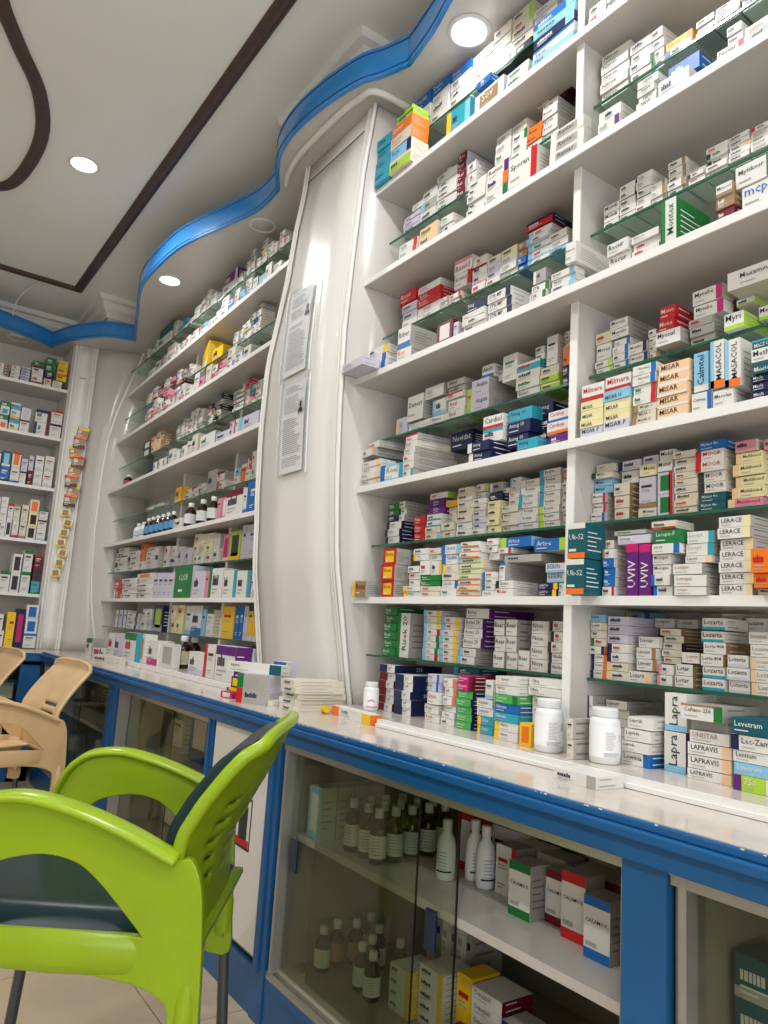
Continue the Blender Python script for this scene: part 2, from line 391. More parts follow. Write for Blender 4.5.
# ---------------------------------------------------------------- lamps
def downlight(x, y, z, label, r=.052, on=True):
    t = thing('ceiling_downlight', label, 'lamp', (x, y, z), 0, 'round recessed downlights')
    b = MB(); b.lathe([(r*1.28, 0), (r*1.3, -.004), (r*1.1, -.008), (r*1.0, -.004), (r, 0)], 28); b.build('ring', M['ring'], t, smooth=True)
    b = MB(); b.lathe([(r*.98, -.001), (r*.8, -.006), (r*.3, -.008)], 28); b.build('diffuser', M['lamp'] if on else M['lampoff'], t, smooth=True)
    if on:
        l = bpy.data.lights.new('lamp', 'SPOT'); l.energy = DOWNLIGHT_POWER*(4 if z > 3 else .2); l.spot_size = math.radians(165); l.spot_blend = .6; l.shadow_soft_size = r; l.specular_factor = .35; l.color = (.985, .99, 1)
        o = bpy.data.objects.new('lamp', l); o.location = (x, y, z-.02); C.objects.link(o)
downlight(.577, 3.487, ZCEIL, 'round lit downlight in the main ceiling beside the straight brown moulding', .055)
downlight(1.264, 1.538, ZSOFF, 'round lit downlight in the soffit above the near shelf bay', .05)
downlight(1.137, 3.82, ZSOFF, 'round lit downlight glaring in the soffit of the far bay', .05)
downlight(1.276, 2.967, ZSOFF, 'unlit downlight in the soffit close to the white column', .05, False)
downlight(.635, 5.40, ZSOFF, 'unlit downlight in the soffit over the end-wall shelves', .05, False)
for x, y in ((.577, 1.2), (-1.1, 3.5), (-1.1, 1.2), (-1.1, -.9), (.577, -.9)):   # the rest of the grid of ceiling lamps, outside the frame
    downlight(x, y, ZCEIL, 'lit ceiling downlight beyond the picture, %s' % {(.577, 1.2): 'over the green chair', (-1.1, 3.5): 'level with the beige chairs', (-1.1, 1.2): 'level with the green chair', (-1.1, -.9): 'by the shop front, street side', (.577, -.9): 'by the shop front, counter side'}[(x, y)], .055)

# ---------------------------------------------------------------- shelf units
def shelf_unit(y0, y1, dividers, label, name='shelf_unit', dx=1.274, skew=(0, 0, 0, 0, 0)):
    t = thing(name, label, 'shelving', (0, 0, 0))
    boxo('back_panel', 1.535, 1.553, y0, y1, ZC+.001, ZSOFF-.002, M['lamback'], t)
    zs = [ZLEDGE]+[z for z, x in SHELF_Z]
    for (z, x), k in zip(SHELF_Z, skew):
        slab('white_shelf', [(x+.004, y0), (1.535, y0), (1.535, y1), (x+k+.004, y1)], z, z+.018, M['lam'], t)
        slab('edge_band', [(x, y0), (x+.004, y0), (x+k+.004, y1), (x+k, y1)], z-.001, z+.018, M['lamedge'], t)
    cuts = [y0]+sorted(dividers)+[y1]
    for i, (z, x) in enumerate(GLASS_Z):
        for a, b in zip(cuts, cuts[1:]):
            g = boxo('glass_shelf', x+.003, 1.533, a+.012, b-.012, z, z+.006, M['glass'], t)
            boxo('glass_edge', x, x+.003, a+.012, b-.012, z, z+.006, M['glassedge'], g)
    lo = [ZLEDGE]+[z+.018 for z, x in SHELF_Z]; hi = [z for z, x in SHELF_Z]+[ZSOFF]
    for d in dividers:
        for a, b in zip(lo, hi):
            boxo('divider', dx, 1.534, d-.010, d+.010, a, b, M['lam'], t)
            boxo('divider_edge', dx-.004, dx, d-.0105, d+.0105, a, b, M['lamedge'], t)
    return t
near = shelf_unit(.25, 1.975, [1.108], 'white wall shelving of the near bay with glass half-shelves beside the column')
boxo('ledge_board', 1.160, 1.534, .25, 1.630, ZC+.001, ZLEDGE, M['counter'], near)
boxo('ledge_board', 1.205, 1.534, 1.630, 1.975, ZC+.001, ZLEDGE, M['counter'], near)
lb = MB(); lb.box(1.148, 1.160, .25, 1.630, ZC+.001, ZLEDGE+.002); lb.box(1.144, 1.148, .25, 1.630, ZC+.001, ZC+.009); lb.build('ledge_strip', M['lamedge'], near)
farb = shelf_unit(2.60, 5.05, [3.22, 3.91], 'white wall shelving of the far bay beyond the white column', dx=1.37, skew=(.03, .02, .035, .045, .058))
boxo('ledge_board', 1.165, 1.534, 2.60, 4.30, ZC+.001, ZLEDGE, M['counter'], farb)
boxo('ledge_strip', 1.155, 1.165, 2.60, 4.00, ZC+.001, ZLEDGE+.004, M['lamedge'], farb)
boxo('end_panel', 1.30, 1.553, .228, .248, ZC+.001, ZSOFF-.002, M['lam'], near)

# bowed white column between the two bays
CPROF = [(ZC, 1.292), (.97, 1.252), (1.21, 1.205), (1.46, 1.184), (1.72, 1.173), (1.96, 1.169), (2.24, 1.180), (2.54, 1.196), (2.795, 1.224)]
CLEFT = [(ZC, 2.61), (1.39, 2.565), (1.74, 2.565), (2.02, 2.545), (2.28, 2.48), (2.66, 2.45), (2.8, 2.46)]
col = link('column', None, **st); 
zz = [ZC+.001+(2.735-ZC-.001)*k/28 for k in range(29)]
def ruled(name, fa, fb, zs, thick, m, parent, ny=2):
    mb = MB()
    rows = []
    for z in zs:
        a, b = Vector((*fa(z), z)), Vector((*fb(z), z)); rows.append([a.lerp(b, k/ny) for k in range(ny+1)])
    n = len(zs)
    for i in range(n-1):
        for k in range(ny): mb.quad(rows[i][k], rows[i][k+1], rows[i+1][k+1], rows[i+1][k])
    me = mb.mesh(name, False); bm = bmesh.new(); bm.from_mesh(me); bmesh.ops.remove_doubles(bm, verts=bm.verts, dist=1e-5)
    bmesh.ops.recalc_face_normals(bm, faces=bm.faces); bm.to_mesh(me); bm.free()
    me.polygons.foreach_set('use_smooth', [True]*len(me.polygons))
    o = link(name, me, m, parent); md = o.modifiers.new('s', 'SOLIDIFY'); md.thickness = thick; md.offset = 0
    return o
ruled('front_panel', lambda z: (interp(CPROF, z)+.008, 2.020), lambda z: (interp(CPROF, z)+.008, interp(CLEFT, z)-.02), zz, .006, M['gloss'], col, 3)
z2 = zz+[2.77, ZSOFF-.001]
ruled('side_panel', lambda z: (interp(CPROF, z)+.012, 1.985), lambda z: (1.553, 1.985), z2, .016, M['lam'], col, 2)
ruled('side_panel', lambda z: (interp(CPROF, z)+.012, interp(CLEFT, z)), lambda z: (1.553, interp(CLEFT, z)), z2, .016, M['lam'], col, 2)
ruled('joint_gap', lambda z: (interp(CPROF, z)+.007, 2.022), lambda z: (interp(CPROF, z)+.007, 2.445), [2.7355, 2.7415], .004, M['blk'], col, 2)
ruled('head_board', lambda z: (interp(CPROF, z)+.008, 2.012), lambda z: (interp(CPROF, z)+.008, 2.45), [2.742, 2.775, ZSOFF-.001], .006, M['gloss'], col, 2)
for off, r in ((1.981, .008), (2.005, .005), (2.019, .004)):
    b = MB(); b.tube([(interp(CPROF, z), off, z) for z in z2], r, 8); b.build('edge_bead', M['gloss'], col, smooth=True)
ruled('edge_strip', lambda z: (interp(CPROF, z)+.004, 1.988), lambda z: (interp(CPROF, z)+.004, 2.017), z2, .004, M['lam'], col, 1)
for off, r in ((0, .007), (-.018, .004)):
    b = MB(); b.tube([(interp(CPROF, z), interp(CLEFT, z)+off, z) for z in z2], r, 8); b.build('edge_bead', M['gloss'], col, smooth=True)
# paper notices in clear plastic pockets on the column
def notice(z0, z1, y0, y1, label, tilt):
    t = thing('paper_notice', label, 'notice', (0, 0, 0), 0, 'paper notices on the column')
    X = lambda z: interp(CPROF, z)-.001
    def patch(name, a0, a1, b0, b1, m, off, n=8):
        mb = MB()
        for k in range(n):
            za, zb = a0+(a1-a0)*k/n, a0+(a1-a0)*(k+1)/n
            mb.quad((X(za)-off, b1, za), (X(za)-off, b0, za), (X(zb)-off, b0, zb), (X(zb)-off, b1, zb))
        o = mb.build(name, m, t); md = o.modifiers.new('s', 'SOLIDIFY'); md.thickness = .0006; return o
    patch('sheet', z0+.015, z1-.015, y0+.03, y1-.02, M['paper'], .002)
    pb = MB(); H = z1-z0; Wd = y1-y0
    def ln(u0, v0, u1, v1):
        za, zb = z0+v0*H, z0+v1*H; ya, yb = y1-u0*Wd, y1-u1*Wd
        pb.quad((X(za)-.0034, ya, za), (X(za)-.0034, yb, za), (X(zb)-.0034, yb, zb), (X(zb)-.0034, ya, zb))
    rr = random.Random(label)
    v = .93
    while v > .09:
        if rr.random() < .86 and not .60 < v < .64:
            ln(.16, v, rr.uniform(.5, .8) if v > .42 else rr.uniform(.66, .82), v+.0055)
        v -= .021
    pb.build('print', M['greyprint'], t)
    ph = MB(); pv = .62
    za, zb = z0+pv*H, z0+(pv+.14)*H; ya, yb = y0+.075, y0+.035
    ph.quad((X(za)-.004, ya, za), (X(za)-.004, yb, za), (X(zb)-.004, yb, zb), (X(zb)-.004, ya, zb)); ph.build('photo_background', M['cap'], t)
    pe = MB(); yc = (ya+yb)/2; xx = X(za)-.0048
    for k in range(14):
        a = 2*math.pi*k/14; b_ = 2*math.pi*(k+1)/14
        pe.quad((xx, yc, zb-.018), (xx, yc+.0085*math.cos(a), zb-.018+.012*math.sin(a)), (xx, yc+.0085*math.cos(b_), zb-.018+.012*math.sin(b_)))
    pe.quad((xx, yc+.018, za+.002), (xx, yc-.018, za+.002), (xx, yc-.010, zb-.030), (xx, yc+.010, zb-.030)); pe.build('portrait_photo', M['dark'], t)
    patch('clear_pocket', z0, z1, y0, y1, M['film'], .0055)
    for yy in (y0, y1):
        mb = MB(); mb.tube([(X(z0+H*k/8)-.003, yy, z0+H*k/8) for k in range(9)], .003, 6); mb.build('pocket_rim', M['cap'], t)
    return t
notice(1.885, 2.245, 2.20, 2.42, 'upper printed notice with a small portrait in a clear pocket on the column', 0)
notice(1.520, 1.875, 2.185, 2.40, 'lower printed notice with a small portrait in a clear pocket on the column', 0)

# corner panels between the far bay and the end wall
EPROF = [(ZC, 1.315), (.80, 1.306), (1.06, 1.25), (1.31, 1.224), (1.55, 1.211), (1.87, 1.209), (2.16, 1.222), (2.38, 1.265), (2.62, 1.335), (2.81, 1.39)]
cc = link('column', None, **st)
ze = [ZC+.001+(ZSOFF-ZC-.002)*k/26 for k in range(27)]
ruled('end_panel', lambda z: (interp(EPROF, z), 5.06), lambda z: (1.553, 5.06), ze, .018, M['lam'], cc, 2)
b = MB(); b.tube([(interp(EPROF, z)-.003, 5.058, z) for z in ze], .008, 8); b.build('edge_bead', M['lamedge'], cc, smooth=True)
ruled('diagonal_panel', lambda z: (1.115, 5.205), lambda z: (interp(EPROF, z)-.006, 5.072), ze, .01, M['lam'], cc, 3)
ruled('face_panel', lambda z: (.985, 5.235), lambda z: (1.108, 5.205), ze, .01, M['gloss'], cc, 1)
for x, y, r in ((.985, 5.228, .008), (1.005, 5.226, .005), (1.096, 5.205, .005), (1.112, 5.202, .008)):
    b = MB(); b.tube([(x, y, ZC+.002), (x, y, ZSOFF-.002)], r, 8); b.build('edge_bead', M['lamedge'], cc, smooth=True)
boxo('joint_line', 1.02, 1.085, 5.2105, 5.2155, 2.58, 2.583, M['blk'], cc)
# hanging strip of sachets on the corner panel
t = thing('sachet_strip', 'hanging strip of brown and yellow sachets on the narrow corner panel', 'sachets', (1.052, 5.19, 1.22))
b = MB(); b.box(-.0015, .0015, .002, .004, -.02, 1.02); b.build('hanger_strip', M['dark'], t)
for k in range(15):
    top = k > 6; cd = Card(); w_, h_ = (.074, .082) if top else (.058, .05)
    draw_card(cd, w_, h_, .010, ('h+Bd+Tr' if k % 2 else 'h+Bo+Ty') if top else 'Y+By+Ch')
    o = link('sachet', cd.mesh('sachet'), parent=t); o.location = (.008*(k % 3-1)+.002*k-.012, -.008-.006*(k % 2), .005+k*.0665); o.rotation_euler = (math.radians(-8), math.radians(7*((k % 3)-1)), math.radians(-18))

# end-wall shelving (faces the camera side)
fu = thing('shelf_unit', 'white end-wall shelving full of upright cartons beside the corner panel', 'shelving', (0, 0, 0))
boxo('back_panel', -1.1, .975, 5.575, 5.592, ZC+.001, ZSOFF-.002, M['lamback'], fu)
for z, x in SHELF_Z:
    boxo('white_shelf', -1.1, .968, 5.274, 5.575, z, z+.018, M['lam'], fu); boxo('edge_band', -1.1, .968, 5.270, 5.274, z-.001, z+.019, M['lamedge'], fu)
boxo('side_panel', .968, .984, 5.262, 5.575, ZC+.001, ZSOFF-.002, M['lam'], fu)
boxo('side_panel', -1.116, -1.1, 5.262, 5.575, ZC+.001, ZSOFF-.002, M['lam'], fu)

# ---------------------------------------------------------------- counter
XF = .985
ct = link('countertop', None); tag(ct, 'long pale stone worktop with a chipped blue edge under the shelves', 'countertop')
poly = [(.972, -.3), (.972, 4.93), (.60, 4.955), (-1.1, 4.955), (-1.1, 5.59), (1.55, 5.59), (1.55, -.3)]
slab('stone_top', poly, ZC-.012, ZC, M['counter'], ct)
b = MB()
for x0, x1, z0, z1 in ((.964, .972, ZC-.014, ZC-.001), (.956, .972, ZC-.030, ZC-.014), (.968, .980, ZC-.062, ZC-.030)):
    b.box(x0, x1, -.3, 4.93, z0, z1)
b.build('edge_moulding', M['blue'], ct, bevel=.003)
b = MB(); b.box(-1.1, .972, 4.947, 4.955, ZC-.014, ZC-.001); b.box(-1.1, .972, 4.940, 4.955, ZC-.06, ZC-.014); b.build('edge_moulding', M['blue'], ct)
rc = random.Random(3)
chips = MB()
for k in range(34):
    y = rc.uniform(.45, 1.9); w_ = rc.uniform(.001, .006); chips.box(.9636, .9645, y, y+w_, ZC-.0012-rc.uniform(.0004, .0016), ZC-.0006)
chips.build('paint_chips', M['lamedge'], ct, kind='stuff')
ZR = ZC-.063
def cabinet(y0, y1, label, shelf=True, shelf_z=.447, glass=(), handles=(), rail=True, shut=False, group='glass-fronted counter cabinets'):
    t = thing('counter_cabinet', label, 'cabinet', (0, 0, 0), 0, group)
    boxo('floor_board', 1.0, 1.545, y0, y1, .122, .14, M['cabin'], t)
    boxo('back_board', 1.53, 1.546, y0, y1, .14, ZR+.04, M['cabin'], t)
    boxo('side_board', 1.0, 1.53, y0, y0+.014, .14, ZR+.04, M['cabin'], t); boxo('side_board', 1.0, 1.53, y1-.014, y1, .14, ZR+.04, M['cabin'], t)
    pl = boxo('plinth', XF, 1.0, y0, y1, .001, .118, M['blue'], t)
    boxo('plinth_groove', XF-.001, XF, y0, y1, .088, .094, M['bluedk'], pl)
    if shelf: boxo('middle_shelf', 1.040, 1.53, y0+.014, y1-.014, shelf_z, shelf_z+.018, M['lam'], t)
    if rail:
        b = MB(); b.box(XF+.0, XF+.05, y0, y1, .118, .124)
        for x in (XF+.002, XF+.022, XF+.042): b.box(x, x+.004, y0, y1, .124, .134)
        b.build('sliding_track', M['alu'], t)
        b = MB()
        for x in (XF+.002, XF+.022, XF+.042): b.box(x, x+.004, y0, y1, ZR-.018, ZR+.002)
        b.box(XF-.002, XF+.05, y0, y1, ZR-.004, ZR+.004); b.build('top_track', M['alu'], t)
        boxo('side_channel', XF, XF+.045, y1-.026, y1-.014, .134, ZR-.004, M['alu'], t)
    for (a, b_, x), hn in zip(glass, handles):
        g = boxo('glass_door', x, x+.004, a, b_, .128, ZR-.002, M['doorglass'], t)
        boxo('door_edge', x-.0004, x+.0044, a-.0015, a, .128, ZR-.002, M['dark'], g)
        if hn is not None: boxo('handle', x-.010, x-.0005, hn-.016, hn+.016, .385, .462, M['navyp'], g, bevel=.003)
    return t
def post(y0, y1, label):
    t = thing('counter_post', label, 'post', (0, 0, 0), 0, 'blue posts of the counter front')
    boxo('upright', XF-.004, 1.0, y0, y1, .001, ZR+.001, M['blue'], t); boxo('bead', XF-.010, XF-.004, (y0+y1)/2-.004, (y0+y1)/2+.004, .12, ZR, M['bluedk'], t)
    return t
# E, D, door, C, B from near to far
cabinet(-.28, .664, 'counter cabinet at the frame edge holding a dark green box', glass=((-.25, .64, 1.010),), handles=(None,))
pe_ = thing('counter_post', 'wide flat blue post between the two nearest cabinets', 'post', (0, 0, 0), 0, 'blue posts of the counter front'); boxo('upright', XF-.004, 1.0, .666, .740, .001, ZR+.001, M['blue'], pe_)
cabinet(.742, 1.822, 'near counter cabinet with two sliding panes pushed behind each other', glass=((1.262, 1.80, 1.010), (1.160, 1.70, 1.030)), handles=(1.757, 1.225))
post(1.824, 1.888, 'beaded blue post between the glass cabinet and the white door')
t = cabinet(1.89, 2.283, 'closed counter cabinet with a plain white door and hanging keys', shelf=False, rail=False, group=None)
dr = boxo('door', XF-.001, 1.0, 1.897, 2.276, .14, ZR+.018, M['gloss'], t, bevel=.002)
b = MB(); b.lathe([(.009, 0), (.009, .006), (.004, .008)], 14); lk = b.build('lock', M['brass'], dr, smooth=True); lk.location = (XF-.001, 2.16, .545); lk.rotation_euler = (0, math.radians(-90), 0)
b = MB(); b.tube([(XF-.012, 2.16, .56), (XF-.014, 2.162, .53), (XF-.013, 2.158, .50)], .003, 6); b.box(XF-.016, XF-.012, 2.148, 2.172, .50, .505); b.box(XF-.016, XF-.013, 2.152, 2.160, .455, .503); b.box(XF-.0165, XF-.0135, 2.162, 2.168, .462, .503)
b.build('keys', M['brass'], dr)
cd = Card(); draw_card(cd, .085, .125, .001, 'w+Br+Ck'); stk = link('sticker', cd.mesh('sticker'), parent=dr); stk.location = (XF-.002, 2.02, .385); stk.rotation_euler = (0, 0, math.radians(-90))
boxo('sticker_frame', XF-.0018, XF-.0012, 1.972, 2.068, .378, .516, M['dark'], dr)
post(2.285, 2.335, 'slim blue post on the far side of the white door')
cabinet(2.337, 3.352, 'counter cabinet with sliding glass and a blue carton, beyond the white door', shelf=False, glass=((2.36, 2.84, 1.010), (2.78, 3.32, 1.030)), handles=(None, None))
post(3.354, 3.50, 'blue post with pale channel half behind the green chair arm')
cabinet(3.502, 4.92, 'farthest counter cabinet on the wall side, dark behind beige chairs', glass=((3.53, 4.2, 1.010), (4.15, 4.85, 1.030)), handles=(None, None))
# counter part under the end-wall shelves
t = thing('counter_cabinet', 'blue-framed cabinet below the end-wall shelves with blue packs inside', 'cabinet', (0, 0, 0))
boxo('floor_board', -1.1, .95, 4.98, 5.58, .10, .12, M['cabin'], t); boxo('back_board', -1.1, .95, 5.56, 5.58, .12, ZR+.04, M['cabin'], t)
b = MB()
for x0, x1 in ((.86, .972), (.36, .46), (-.14, -.04), (-1.1, -.6)): b.box(x0, x1, 4.96, 4.985, .001, ZR+.02)
b.box(-1.1, .972, 4.96, 4.985, .001, .14); b.box(-1.1, .972, 4.96, 4.985, ZR-.02, ZR+.02); b.build('frame', M['blue'], t)
boxo('middle_shelf', -1.1, .95, 5.0, 5.56, .43, .448, M['lam'], t)
for x0, x1 in ((.46, .86), (-.04, .36)):
    boxo('glass_door', x0, x1, 4.970, 4.974, .14, ZR-.02, M['doorglass'], t)
for i in range(4):
    x = .80-.2*i
    for z in (.4486, .1206):
        carton((x, 5.12, z), .17, .13, .10, 'b+Cw+Bn' if (i+int(z*10)) % 2 else 'n+Tb+Cw', 'blue and white pack, %s from the corner, %s of the end-wall cabinet' % (('first', 'second', 'third', 'fourth')[i], 'upper shelf' if z > .3 else 'floor'), rz=0, name='soft_pack', cat='pack', group='blue packs in the end-wall cabinet')

